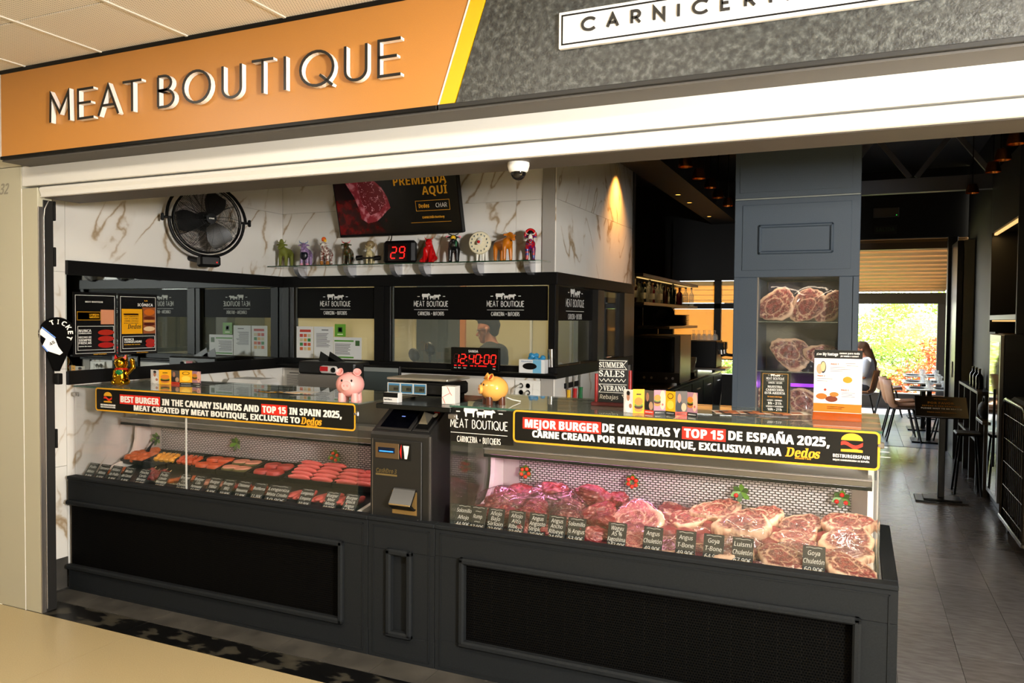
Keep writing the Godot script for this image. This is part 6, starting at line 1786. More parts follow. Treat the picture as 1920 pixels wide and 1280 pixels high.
# ---------- things standing on the cases
func pig(label: String, at: Vector3, turn: float, s: float, m: Material, inner: Material, feet: Material, round_: float) -> Node3D:
	var o := thing("piggy_bank", label, "piggy bank", at, turn)
	var b := MB.new()
	b.ball(Vector3(0, 0.56 * s, 0), Vector3(0.47, 0.42 * round_, 0.5) * s, 28)
	put(o, "body", b, m)
	for x in [-0.22, 0.22]:
		for z in [-0.22, 0.24]:
			b = MB.new()
			b.lathe([Vector2(0, 0), Vector2(0.12 * s, 0), Vector2(0.125 * s, 0.06 * s), Vector2(0.11 * s, 0.3 * s)], 14, Transform3D(Basis(), Vector3(x * s, 0, z * s)))
			put(o, "leg", b, feet)
		b = MB.new()
		var e := Transform3D(Basis(Vector3(0, 0, 1), -signf(x) * 0.5) * Basis(Vector3(1, 0, 0), 0.9), Vector3(x * 1.25 * s, 0.95 * s, 0.16 * s))
		b.lathe([Vector2(0, -0.02 * s), Vector2(0.1 * s, 0.0), Vector2(0.14 * s, 0.09 * s), Vector2(0.125 * s, 0.1 * s), Vector2(0.08 * s, 0.03 * s), Vector2(0, 0.01 * s)], 14, e)
		var er := put(o, "ear", b, m)
		b = MB.new()
		b.lathe([Vector2(0.12 * s, 0.085 * s), Vector2(0.075 * s, 0.035 * s), Vector2(0, 0.018 * s)], 14, e)
		put(er, "inner_ear", b, inner)
		b = MB.new()
		b.ball(Vector3(x * 0.75 * s, 0.72 * s, 0.435 * s), Vector3(0.035, 0.045, 0.02) * s, 10)
		put(o, "eye", b, black)
	b = MB.new()
	b.lathe([Vector2(0.16 * s, 0), Vector2(0.165 * s, 0.1 * s), Vector2(0.14 * s, 0.12 * s), Vector2(0, 0.12 * s)], 18, Transform3D(Basis(Vector3(1, 0, 0), PI / 2), Vector3(0, 0.55 * s, 0.44 * s)))
	var sn := put(o, "snout", b, m)
	for x in [-0.055, 0.055]:
		b = MB.new()
		b.ball(Vector3(x * s, 0.56 * s, 0.562 * s), Vector3(0.025, 0.035, 0.01) * s, 8)
		put(sn, "nostril", b, inner)
	b = MB.new()
	b.box(Vector3(0, 0.975 * s, 0), Vector3(0.03 * s, 0.02 * s, 0.2 * s))
	put(o, "coin_slot", b, mat(Color(0.2, 0.1, 0.08), 0.6))
	return o
func leaflets(label: String, at: Vector3, turn: float, w: float, h: float, cols: Array, lab2: String):
	var o := thing("leaflet_folder", label, "leaflet", at, turn)
	var n := cols.size()
	for i in n:
		var x0 := -w / 2 + w * i / n
		var x1 := x0 + w / n
		var z0 := 0.01 if i % 2 else -0.008
		var z1 := -0.008 if i % 2 else 0.01
		var bs := Basis(Vector3(x1 - x0, 0, z1 - z0).normalized(), Vector3.UP, Vector3(z0 - z1, 0, x1 - x0).normalized())
		var L := Vector2(x1 - x0, z1 - z0).length()
		var e: Array = cols[i]
		print_sheet(o, "panel", Transform3D(bs, Vector3(x0, 0, z0)), L, h * (1.0 + 0.03 * (i % 2)), e[0], e[1], 0.35)
	return o
func on_cases():
	var gold := mat(Color(0.86, 0.63, 0.14), 0.14, 1.0)
	var o := thing("lucky_cat", "gold lucky cat figurine with raised paw on the left case", "figurine", Vector3(-4.2, 1.26, -0.2), 0.45)
	var b := MB.new()
	var s := 0.185
	var V := func(x: float, y: float, z: float) -> Vector3: return Vector3(x, y, z) * s
	body(b, [[V.call(0, 0.2, 0), V.call(0, 0.5, 0), 0.24 * s, 0.17 * s], [V.call(0, 0.72, 0.02), V.call(0.0, 0.74, 0.04), 0.22 * s, 0.22 * s], [V.call(-0.2, 0.12, 0.1), V.call(-0.16, 0.1, 0.24), 0.12 * s, 0.08 * s], [V.call(0.2, 0.12, 0.1), V.call(0.16, 0.1, 0.24), 0.12 * s, 0.08 * s], [V.call(-0.2, 0.45, 0.05), V.call(-0.13, 0.3, 0.22), 0.08 * s, 0.07 * s], [V.call(0.24, 0.42, 0.02), V.call(0.4, 0.6, 0.03), 0.07 * s, 0.06 * s], [V.call(0.4, 0.6, 0.03), V.call(0.38, 0.84, 0.05), 0.06 * s, 0.085 * s]], 0.0055, 0.012)
	put(o, "body", b, gold)
	for e in [-1, 1]:
		b = MB.new()
		b.flat()
		b.lathe([Vector2(0.1 * s, 0), Vector2(0.02 * s, 0.17 * s), Vector2(0, 0.175 * s)], 10, Transform3D(Basis(Vector3(0, 0, 1), -e * 0.25), V.call(e * 0.14, 0.86, 0.02)))
		var er := put(o, "ear", b, gold)
		b = MB.new()
		b.extrude([Vector2(-0.06, 0), Vector2(0.06, 0), Vector2(0, 0.13)].map(func(v): return v * s), 0, 0.004, Transform3D(Basis(Vector3(0, 0, 1), -e * 0.25) * Basis(Vector3(1, 0, 0), -0.35), V.call(e * 0.145, 0.9, 0.085)))
		put(er, "red_inner_ear", b, mat(Color(0.72, 0.05, 0.04), 0.35))
		b = MB.new()
		b.ball(V.call(e * 0.09, 0.77, 0.235), Vector3(0.035, 0.022, 0.012) * s, 8)
		put(o, "eye", b, mat(Color(0.15, 0.09, 0.02), 0.3))
	b = MB.new()
	var cp := []
	for i in 16: cp.append(V.call(cos(TAU * i / 16) * 0.185, 0.545, sin(TAU * i / 16) * 0.185 + 0.015))
	b.tube(cp, 0.026 * s, 6, true)
	put(o, "red_collar", b, mat(Color(0.72, 0.05, 0.04), 0.35))
	b = MB.new()
	b.ball(V.call(0, 0.44, 0.17), Vector3(0.13, 0.1, 0.06) * s, 12)
	put(o, "green_bib", b, mat(Color(0.03, 0.42, 0.2), 0.35))
	b = MB.new()
	b.box(V.call(0.0, 0.2, 0.25), Vector3(0.2, 0.28, 0.03) * s, 0.003, Transform3D(Basis(Vector3(0, 0, 1), 0), Vector3.ZERO))
	put(o, "gold_plaque", b, gold)
	var pinkm := mat(Color(0.86, 0.6, 0.58), 0.4)
	pig("pink piggy bank at the right end of the left case", Vector3(-2.415, 1.2595, -0.115), 0.35, 0.155, pinkm, mat(Color(0.8, 0.5, 0.48), 0.5), pinkm, 1.0)
	var yp := mat(Color(0.86, 0.62, 0.3), 0.15)
	var y := pig("glossy yellow ceramic piggy bank at the left of the right case", Vector3(-1.61, 1.2785, -0.17), -0.85, 0.138, yp, mat(Color(0.75, 0.25, 0.06), 0.3), mat(Color(0.3, 0.16, 0.1), 0.3), 1.05)
	b = MB.new()
	b.tube([Vector3(-0.02, 0.03, -0.07), Vector3(-0.05, 0.015, -0.11), Vector3(-0.08, 0.004, -0.16)], 0.003, 6)
	put(y, "white_string", b, white_ink)
	var yel := Color(0.86, 0.62, 0.08)
	var B := func(x: float, y: float, r: float) -> Array:   # a burger picture: bun, lettuce, patty, bun
		return [[x - r, y - r * 0.75, x + r, y - r * 0.1, Color(0.72, 0.45, 0.18), 0.0009], [x - r * 1.05, y - r * 0.4, x + r * 1.05, y + r * 0.15, Color(0.25, 0.11, 0.06), 0.0011], [x - r * 1.05, y - r * 0.1, x + r * 1.05, y + r * 0.25, Color(0.35, 0.5, 0.14), 0.0013], [x - r, y, x + r, y + r * 0.95, Color(0.78, 0.46, 0.15), 0.0015]]
	var foot := [[0, 0.0, 1, 0.16, Color(0.1, 0.1, 0.1)], [0.12, 0.05, 0.88, 0.1, Color(0.85, 0.84, 0.8)]]
	var man := [[0.12, 0.0, 0.88, 0.58, Color(0.88, 0.87, 0.85), 0.0009], [0.34, 0.5, 0.66, 0.86, Color(0.66, 0.45, 0.34), 0.0011], [0.32, 0.74, 0.68, 0.94, Color(0.1, 0.07, 0.05), 0.0013], [0.6, 0.2, 0.9, 0.4, Color(0.66, 0.45, 0.34), 0.0015]]
	var chef := [[0.02, 0.1, 0.62, 0.62, Color(0.09, 0.09, 0.1), 0.0009], [0.18, 0.52, 0.48, 0.9, Color(0.62, 0.42, 0.32), 0.0011], [0.5, 0.18, 0.92, 0.52, Color(0.7, 0.55, 0.42), 0.0013], [0, 0.0, 1, 0.16, Color(0.78, 0.2, 0.1)], [0.1, 0.05, 0.9, 0.1, Color(0.9, 0.88, 0.85)]]
	var shots := [[Color(0.8, 0.78, 0.75), man], [yel, B.call(0.5, 0.32, 0.36) + [[0.3, 0.76, 0.7, 0.81, Color(0.15, 0.1, 0.05)]]], [Color(0.3, 0.27, 0.24), chef], [yel, [[0.2, 0.68, 0.8, 0.92, Color(0.2, 0.12, 0.04), 0.0009], [0.26, 0.71, 0.74, 0.89, yel, 0.0011], [0.15, 0.25, 0.85, 0.62, Color(0.92, 0.74, 0.26), 0.0009]] + foot], [Color(0.62, 0.45, 0.5), [[0.48, 0.2, 1.0, 1.0, Color(0.86, 0.64, 0.54), 0.0008], [0.66, 0.36, 0.82, 0.46, Color(0.7, 0.3, 0.3), 0.0012]] + B.call(0.3, 0.55, 0.28) + foot]]
	leaflets("zigzag colour leaflet standing on the left case", Vector3(-3.96, 1.2592, -0.4), 0.12, 0.4, 0.088, [shots[0], shots[1], shots[2], shots[3], shots[4]], "")
	leaflets("zigzag colour leaflet standing on the right case beside the chalkboard", Vector3(-0.795, 1.2785, -0.16), -0.02, 0.335, 0.105, [shots[0], shots[1], shots[2], shots[4], shots[3], shots[2], shots[4]], "")
	# fanned leaflets
	for k in 10:
		var q := thing("flyer", "printed flyer, %s in the fan of flyers on the right case" % ordinal(k), "flyer", Vector3(-0.56 + 0.036 * k, 1.2785 + 0.0012 * k, -0.37 + 0.01 * sin(k * 1.9)), 0.5 + 0.1 * sin(k * 2.0), "fanned flyers on the right case")
		print_sheet(q, "sheet", Transform3D(Basis(Vector3.RIGHT, Vector3(0, 0.08, -1).normalized(), Vector3(0, 1, 0.08).normalized()), Vector3(-0.04, 0.001, 0.04)), 0.09, 0.07, [Color(0.75, 0.68, 0.6), Color(0.2, 0.16, 0.14), Color(0.7, 0.42, 0.25)][k % 3], [[0.1, 0.2, 0.6, 0.7, Color(0.62, 0.36, 0.22)], [0.65, 0.3, 0.9, 0.8, Color(0.85, 0.8, 0.72)]])
	for k in 6:
		var q := thing("flyer", "dark and yellow flyer, %s in the pile on the left case" % ordinal(k), "flyer", Vector3(-3.12 + 0.05 * k, 1.2592 + 0.0012 * k, -0.3 + 0.012 * sin(k * 2.2)), 0.3 * sin(k * 1.3), "flyers on the left case")
		print_sheet(q, "sheet", Transform3D(Basis(Vector3.RIGHT, Vector3(0, 0.02, -1).normalized(), Vector3(0, 1, 0.02).normalized()), Vector3(-0.05, 0.001, 0.05)), 0.12, 0.09, [Color(0.06, 0.06, 0.06), Color(0.78, 0.76, 0.73)][int(k > 3)], [[0.1, 0.1, 0.9, 0.25, yel], [0.2, 0.5, 0.7, 0.62, Color(0.8, 0.78, 0.72)]])
	# chalkboard
	o = thing("chalkboard", "small chalkboard lettered SUMMER SALES in a red wooden stand", "chalkboard", Vector3(-1.078, 1.2785, -0.38), 0.05)
	var wood := mat(Color(0.48, 0.06, 0.04), 0.4)
	sbox(o, "slate", Vector3(-0.068, 0.018, -0.004), Vector3(0.074, 0.225, 0.004), mat(Color(0.04, 0.04, 0.04), 0.6))
	sbox(o, "base", Vector3(-0.1, 0, -0.03), Vector3(0.086, 0.018, 0.03), mat(Color(0.26, 0.05, 0.04), 0.45), 0.004)
	for x in [-0.08, 0.086]:
		b = MB.new()
		b.cyl(Vector3(x, 0.0185, 0), Vector3(x, 0.155 if x < 0 else 0.175, 0), 0.0085, 0.0085, 12)
		put(o, "post", b, wood)
	txt(o, "SUMMER", Vector3(-0.006, 0.199, 0.0046), 0.12, 0.026, chalkm, true, Basis(), 0.0008, 0.0, true)
	txt(o, "SALES", Vector3(-0.004, 0.157, 0.0046), 0.125, 0.03, chalkm, true, Basis(), 0.0008, 0.0, true)
	txt(o, "VERANO", Vector3(0.01, 0.086, 0.0046), 0.11, 0.025, chalkm, true, Basis(), 0.0008, 0.0, true)
	txt(o, "Rebajas", Vector3(-0.015, 0.044, 0.0046), 0.09, 0.02, chalkm, false, Basis(), 0.0008, 0.1)
	b = MB.new()
	b.ribbon([Vector2(-0.066, 0.22), Vector2(0.07, 0.22), Vector2(0.052, 0.2), Vector2(0.07, 0.178), Vector2(-0.066, 0.178)], 0.0011, 0.004, 0.005)
	b.ribbon([Vector2(0.072, 0.105), Vector2(-0.066, 0.105), Vector2(-0.05, 0.086), Vector2(-0.066, 0.066), Vector2(0.072, 0.066)], 0.0011, 0.004, 0.005)
	var zz := []
	for i in 13: zz.append(Vector2(-0.064 + 0.0108 * i, 0.132 if i % 2 == 0 else 0.118))
	b.ribbon(zz, 0.0011, 0.004, 0.005)
	b.ribbon([Vector2(0.048, 0.056), Vector2(0.058, 0.042), Vector2(0.068, 0.056), Vector2(0.048, 0.056)], 0.0011, 0.004, 0.005)
	b.ribbon([Vector2(0.058, 0.042), Vector2(0.058, 0.028)], 0.0011, 0.004, 0.005)
	put(o, "chalk_drawing", b, chalkm)
	# opening hours notice and menu stand
	o = thing("hours_notice", "black opening hours notice in a clear stand on the right case", "notice", Vector3(-0.33, 1.2785, -0.36), 0.0)
	sbox(o, "card", Vector3(-0.062, 0.006, -0.002), Vector3(0.064, 0.194, 0.002), mat(Color(0.05, 0.048, 0.045), 0.3))
	b = MB.new()
	b.ribbon([Vector2(-0.052, 0.015), Vector2(0.054, 0.015), Vector2(0.054, 0.185), Vector2(-0.052, 0.185)], 0.0009, 0.0021, 0.0028, I3, true)
	put(o, "gold_line", b, mat(Color(0.7, 0.5, 0.15), 0.4))
	logo(o, I3, 0.001, 0.155, 0.0022, 0.075, white_ink, 0.003)
	for e in [["NUESTRA", 0.128, 0.06, 0.01], ["CARNICERÍA", 0.114, 0.075, 0.01], ["ESTÁ ABIERTA", 0.1, 0.085, 0.01], ["LUNES - VIERNES", 0.068, 0.062, 0.006], ["9h - 21h", 0.055, 0.056, 0.011], ["SÁBADO Y DOMINGO", 0.041, 0.072, 0.006], ["10h - 21h", 0.028, 0.06, 0.011]]: txt(o, e[0], Vector3(0, e[1], 0.0026), e[2], e[3], white_ink, true, Basis(), 0.0006)
	txt(o, "De lunes a domingo", Vector3(0, 0.084, 0.0026), 0.06, 0.006, mat(Color(0.85, 0.55, 0.1), 0.4), true, Basis(), 0.0006)
	sbox(o, "clear_sleeve", Vector3(-0.066, 0.0, 0.0032), Vector3(0.068, 0.198, 0.0045), glassm)
	sbox(o, "foot", Vector3(-0.06, 0, -0.04), Vector3(0.06, 0.003, 0.04), pane(Color(0.9, 0.9, 0.9), 0.15))
	o = thing("menu_stand", "white table stand with ordering steps and an orange foot", "stand", Vector3(-0.076, 1.2785, -0.36), 0.0)
	sbox(o, "card", Vector3(-0.094, 0.004, -0.002), Vector3(0.096, 0.296, 0.002), mat(Color(0.83, 0.81, 0.78), 0.35))
	sbox(o, "black_head", Vector3(-0.094, 0.26, 0.0021), Vector3(0.096, 0.296, 0.003), mat(Color(0.06, 0.055, 0.05), 0.35))
	sbox(o, "orange_foot", Vector3(-0.094, 0.03, 0.0021), Vector3(0.096, 0.066, 0.003), mat(Color(0.78, 0.4, 0.08), 0.35))
	b = MB.new()
	b.extrude([Vector2(-0.05, 0.0), Vector2(0.055, 0.0), Vector2(0.052, 0.004), Vector2(0.004, 0.028), Vector2(-0.004, 0.028)], -0.095, 0.097, XZ)
	put(o, "base", b, mat(Color(0.62, 0.28, 0.08), 0.3))
	for e in [["¡Con", -0.075, 0.278, 0.02, 0.009, white_ink], ["My Vantage", -0.03, 0.278, 0.06, 0.012, white_ink], ["comes para nada", 0.045, 0.283, 0.078, 0.008, white_ink], ["¡te vamos a comer!", 0.045, 0.271, 0.07, 0.007, white_ink], ["PASO 1", -0.012, 0.236, 0.03, 0.007, mat(Color(0.7, 0.25, 0.1), 0.5)], ["PASO 2", -0.065, 0.184, 0.03, 0.007, mat(Color(0.7, 0.25, 0.1), 0.5)], ["PASO 3", 0.03, 0.126, 0.03, 0.007, mat(Color(0.7, 0.25, 0.1), 0.5)]]: txt(o, e[0], Vector3(e[1], e[2], 0.0032), e[3], e[4], e[5], true, Basis(), 0.0006)
	b = MB.new()
	for e in [[-0.03, 0.222, 0.03], [-0.03, 0.214, 0.05], [-0.03, 0.206, 0.02], [-0.082, 0.172, -0.02], [-0.082, 0.162, -0.04], [0.016, 0.114, 0.07], [0.016, 0.106, 0.06], [0.016, 0.098, 0.07], [0.03, 0.24, 0.07], [0.035, 0.23, 0.08], [-0.04, 0.045, 0.02], [-0.04, 0.052, 0.03]]: b.box(Vector3((e[0] + e[2]) / 2, e[1], 0.0026), Vector3(absf(e[2] - e[0]), 0.002, 0.0008))
	put(o, "small_print", b, mat(Color(0.45, 0.43, 0.42), 0.5)).set_meta("kind", "stuff")
	var pz := 0.003
	for e in [[-0.058, 0.222, 0.012, 0.026, Color(0.12, 0.12, 0.14)], [-0.072, 0.214, 0.012, 0.022, Color(0.78, 0.52, 0.4)], [-0.058, 0.224, 0.0095, 0.021, Color(0.7, 0.62, 0.45)], [0.055, 0.165, 0.03, 0.024, Color(0.86, 0.85, 0.83)], [0.04, 0.17, 0.018, 0.014, Color(0.82, 0.5, 0.1)], [-0.062, 0.096, 0.022, 0.013, Color(0.68, 0.36, 0.1)], [-0.022, 0.086, 0.024, 0.013, Color(0.4, 0.16, 0.07)], [-0.012, 0.106, 0.018, 0.01, Color(0.72, 0.4, 0.14)], [-0.048, 0.125, 0.005, 0.005, Color(0.6, 0.2, 0.1)]]:
		b = MB.new()
		pz += 0.0002
		b.extrude(arc(e[0], e[1], e[2], e[3], 0, 340, 14), 0.0022, pz)
		put(o, "picture", b, mat(e[4], 0.4))
	# scale, card holder, wrapped box on the slab
	o = thing("shop_scale", "electronic shop scale with three displays on the dark slab", "scale", Vector3(-2.3, 1.2675, -0.3))
	b = MB.new()
	b.box(Vector3(0.185, 0.055, -0.1), Vector3(0.37, 0.07, 0.25), 0.012)
	put(o, "body", b, mat(Color(0.07, 0.068, 0.066), 0.25))
	sbox(o, "display_plate", Vector3(0.012, 0.026, 0.0255), Vector3(0.25, 0.084, 0.028), mat(Color(0.7, 0.7, 0.68), 0.4))
	for k in 3:
		sbox(o, "display_surround", Vector3(0.018 + 0.079 * k, 0.03, 0.0282), Vector3(0.088 + 0.079 * k, 0.08, 0.029), mat(Color(0.2, 0.42, 0.56), 0.35))
		sbox(o, "display", Vector3(0.022 + 0.079 * k, 0.037, 0.0291), Vector3(0.084 + 0.079 * k, 0.07, 0.0296), mat(Color(0.26, 0.27, 0.22), 0.2))
		var q := MB.new()
		for i in 3: q.box(Vector3(0.056 + 0.01 * i + 0.079 * k, 0.052, 0.0299), Vector3(0.006, 0.014, 0.0004))
		put(o, "figures", q, black)
	sbox(o, "platter", Vector3(0.0, 0.098, -0.24), Vector3(0.37, 0.112, 0.02), mat(Color(0.72, 0.69, 0.62), 0.3, 0.7), 0.004)
	sbox(o, "platter_support", Vector3(0.1, 0.0905, -0.16), Vector3(0.27, 0.0975, -0.06), black)
	for x in [0.03, 0.34]:
		for z in [-0.2, 0.0]:
			b = MB.new()
			b.cyl(Vector3(x, 0, z), Vector3(x, 0.02, z), 0.014, 0.014, 10)
			put(o, "foot", b, black)
	o = thing("card_holder", "small black and white card box in front of the scale", "box", Vector3(-2.195, 1.2675, -0.09))
	sbox(o, "box", Vector3(0, 0, -0.04), Vector3(0.088, 0.05, 0), mat(Color(0.8, 0.79, 0.77), 0.4), 0.002)
	sbox(o, "black_top", Vector3(0.001, 0.026, 0.0002), Vector3(0.087, 0.05, 0.001), black)
	txt(o, "butchers", Vector3(0.03, 0.016, 0.0008), 0.045, 0.009, black, true, Basis(), 0.0006)
	o = thing("gift_box", "small white carton with a red dashed line beside the scale", "box", Vector3(-1.895, 1.2675, -0.16), 0.1)
	sbox(o, "carton", Vector3(0, 0, -0.07), Vector3(0.07, 0.088, 0), mat(Color(0.82, 0.8, 0.76), 0.5), 0.001)
	b = MB.new()
	b.ribbon([Vector2(0.03, 0.085), Vector2(0.045, 0.056), Vector2(0.004, 0.034), Vector2(0.018, 0.004)], 0.0009, 0.0002, 0.0012)
	b.ribbon([Vector2(0.044, 0.058), Vector2(0.054, 0.044)], 0.0009, 0.0002, 0.0012)
	put(o, "red_line", b, mat(Color(0.75, 0.12, 0.1), 0.5))
	# the photographer's flash at the right of the camera
	o = thing("softbox_flash", "square white softbox flash on a slim stand in the corridor", "flash", Vector3(2.55, 0, 3.3))
	var fb := Basis.looking_at(Vector3(-4.75, -0.3, -3.9).normalized())
	b = MB.new()
	b.box(Vector3(0, 0, 0.012), Vector3(0.5, 0.5, 0.01), 0.002, Transform3D(fb, Vector3(0, 2.05, 0)))
	put(o, "diffuser", b, glow(Color(1, 0.99, 0.975), 2.0))
	b = MB.new()
	b.box(Vector3(0, 0, 0.09), Vector3(0.52, 0.52, 0.14), 0.03, Transform3D(fb, Vector3(0, 2.05, 0)))
	put(o, "hood", b, black)
	b = MB.new()
	b.cyl(Vector3(0.09, 0, 0.07), Vector3(0.09, 2.0, 0.07), 0.014, 0.014, 8)
	put(o, "pole", b, black)
	for i in 3:
		b = MB.new()
		b.cyl(Vector3(0.09, 0.35, 0.07), Vector3(0.09 + 0.45 * cos(TAU * i / 3), 0.0, 0.07 + 0.45 * sin(TAU * i / 3)), 0.01, 0.01, 6)
		put(o, "leg", b, black)
# ---------- cold cabinet column
func column():
	var bl := nmat([Color(0.225, 0.265, 0.305), Color(0.26, 0.3, 0.34)], 0.1, 3.0, 0.55, 91)
	var o := thing("meat_cabinet", "blue grey panelled cold cabinet with bagged steaks behind glass", "cabinet", Vector3(-0.749, 0, -2.0))
	var w := 0.75
	sbox(o, "upper_box", Vector3(0, 2.485, -0.65), Vector3(w, 3.7, 0), bl, 0.003)
	sbox(o, "upper_panel", Vector3(0.03, 2.52, 0.0), Vector3(w - 0.05, 3.69, 0.006), bl, 0.002)
	sbox(o, "seam", Vector3(0.002, 2.476, -0.6), Vector3(w - 0.002, 2.484, -0.003), mat(Color(0.5, 0.52, 0.5), 0.5))
	sbox(o, "head", Vector3(0, 1.975, -0.65), Vector3(w, 2.475, 0), bl, 0.003)
	sbox(o, "head_panel", Vector3(0.05, 2.02, 0), Vector3(w - 0.05, 2.44, 0.006), bl, 0.002)
	moulding(o, 0.15, 0.6, 2.12, 2.31, 0.0, 0.022, bl)
	sbox(o, "moulding_field", Vector3(0.172, 2.142, 0.0061), Vector3(0.578, 2.288, 0.008), bl)
	sbox(o, "stile", Vector3(0, 0, -0.65), Vector3(0.148, 1.975, 0), bl, 0.003)
	sbox(o, "stile_strip", Vector3(0.002, 0, 0.0), Vector3(0.035, 1.975, 0.008), bl, 0.002)
	sbox(o, "stile", Vector3(0.634, 0, -0.65), Vector3(w, 1.975, 0), bl, 0.003)
	sbox(o, "stile_strip", Vector3(w - 0.035, 0, 0.0), Vector3(w - 0.002, 1.975, 0.008), bl, 0.002)
	sbox(o, "plinth", Vector3(0.148, 0, -0.65), Vector3(0.634, 0.85, 0), bl, 0.003)
	sbox(o, "lining", Vector3(0.148, 0.85, -0.64), Vector3(0.634, 1.97, -0.6), mat(Color(0.5, 0.48, 0.4), 0.3))
	for y in [1.692, 1.372, 1.05]: sbox(o, "glass_shelf", Vector3(0.15, y - 0.006, -0.58), Vector3(0.632, y, -0.03), pane(Color(0.7, 0.75, 0.65), 0.3))
	sbox(o, "front_glass", Vector3(0.148, 0.85, -0.014), Vector3(0.634, 1.975, -0.008), glassm)
	sbox(o, "steel_edge", Vector3(0.148, 0.85, -0.02), Vector3(0.156, 1.975, -0.002), steel)
	sbox(o, "violet_lamp", Vector3(0.16, 1.24, -0.5), Vector3(0.5, 1.262, -0.48), glow(Color(0.72, 0.3, 0.95), 1.5))
	sbox(o, "dark_top", Vector3(0.16, 1.86, -0.58), Vector3(0.63, 1.97, -0.56), mat(Color(0.1, 0.06, 0.16), 0.4))
	area_light("cabinet_lamp", Vector3(-0.36, 1.96, -2.12), Vector3(-0.36, 0, -2.16), Vector2(0.4, 0.04), Color(1, 0.92, 0.82), 0.1)
	area_light("cabinet_lamp", Vector3(-0.42, 1.25, -2.46), Vector3(-0.42, 1.25, -2.0), Vector2(0.34, 0.02), Color(0.75, 0.4, 1), 0.06)
	var P := [[-0.5, 1.693, 0.25, 1], [-0.3, 1.693, 0.25, 3], [-0.17, 1.693, 0.22, 0], [-0.4, 1.373, 0.26, 3], [-0.2, 1.373, 0.22, 4], [-0.52, 1.051, 0.24, 3], [-0.3, 1.051, 0.24, 1]]
	var lb := ["bagged bone-in steak at the left of the cabinet's top shelf", "bagged bone-in steak in the middle of the cabinet's top shelf", "yellow fatted bagged steak at the right of the cabinet's top shelf", "dark aged steak on the cabinet's middle shelf", "bagged steak half hidden behind the white stand", "dark steak low in the cabinet behind the hours notice", "dark steak low in the cabinet between the two notices"]
	for i in P.size():
		var e: Array = P[i]
		var q := thing("aged_steak", lb[i], "steak", Vector3(e[0], e[1] + e[2] * 0.42, -2.2), 0.0, "steaks in the cold cabinet")
		var bs := Basis(Vector3(0, 0, 1), [0.6, 0.7, 0.9, -0.5, -0.3, -0.6, -0.5][i]) * Basis(Vector3(1, 0, 0), PI / 2 - 0.12)
		inst(q, "cut", steaks[e[3]], Vector3.ZERO, bs * Basis.from_scale(Vector3(1.05, 0.6, 1.05) * e[2]))
		inst(q, "plastic_bag", bags[e[3]], Vector3(0, 0, 0.005), bs * Basis.from_scale(Vector3(1.2, 0.8, 1.25) * e[2]))
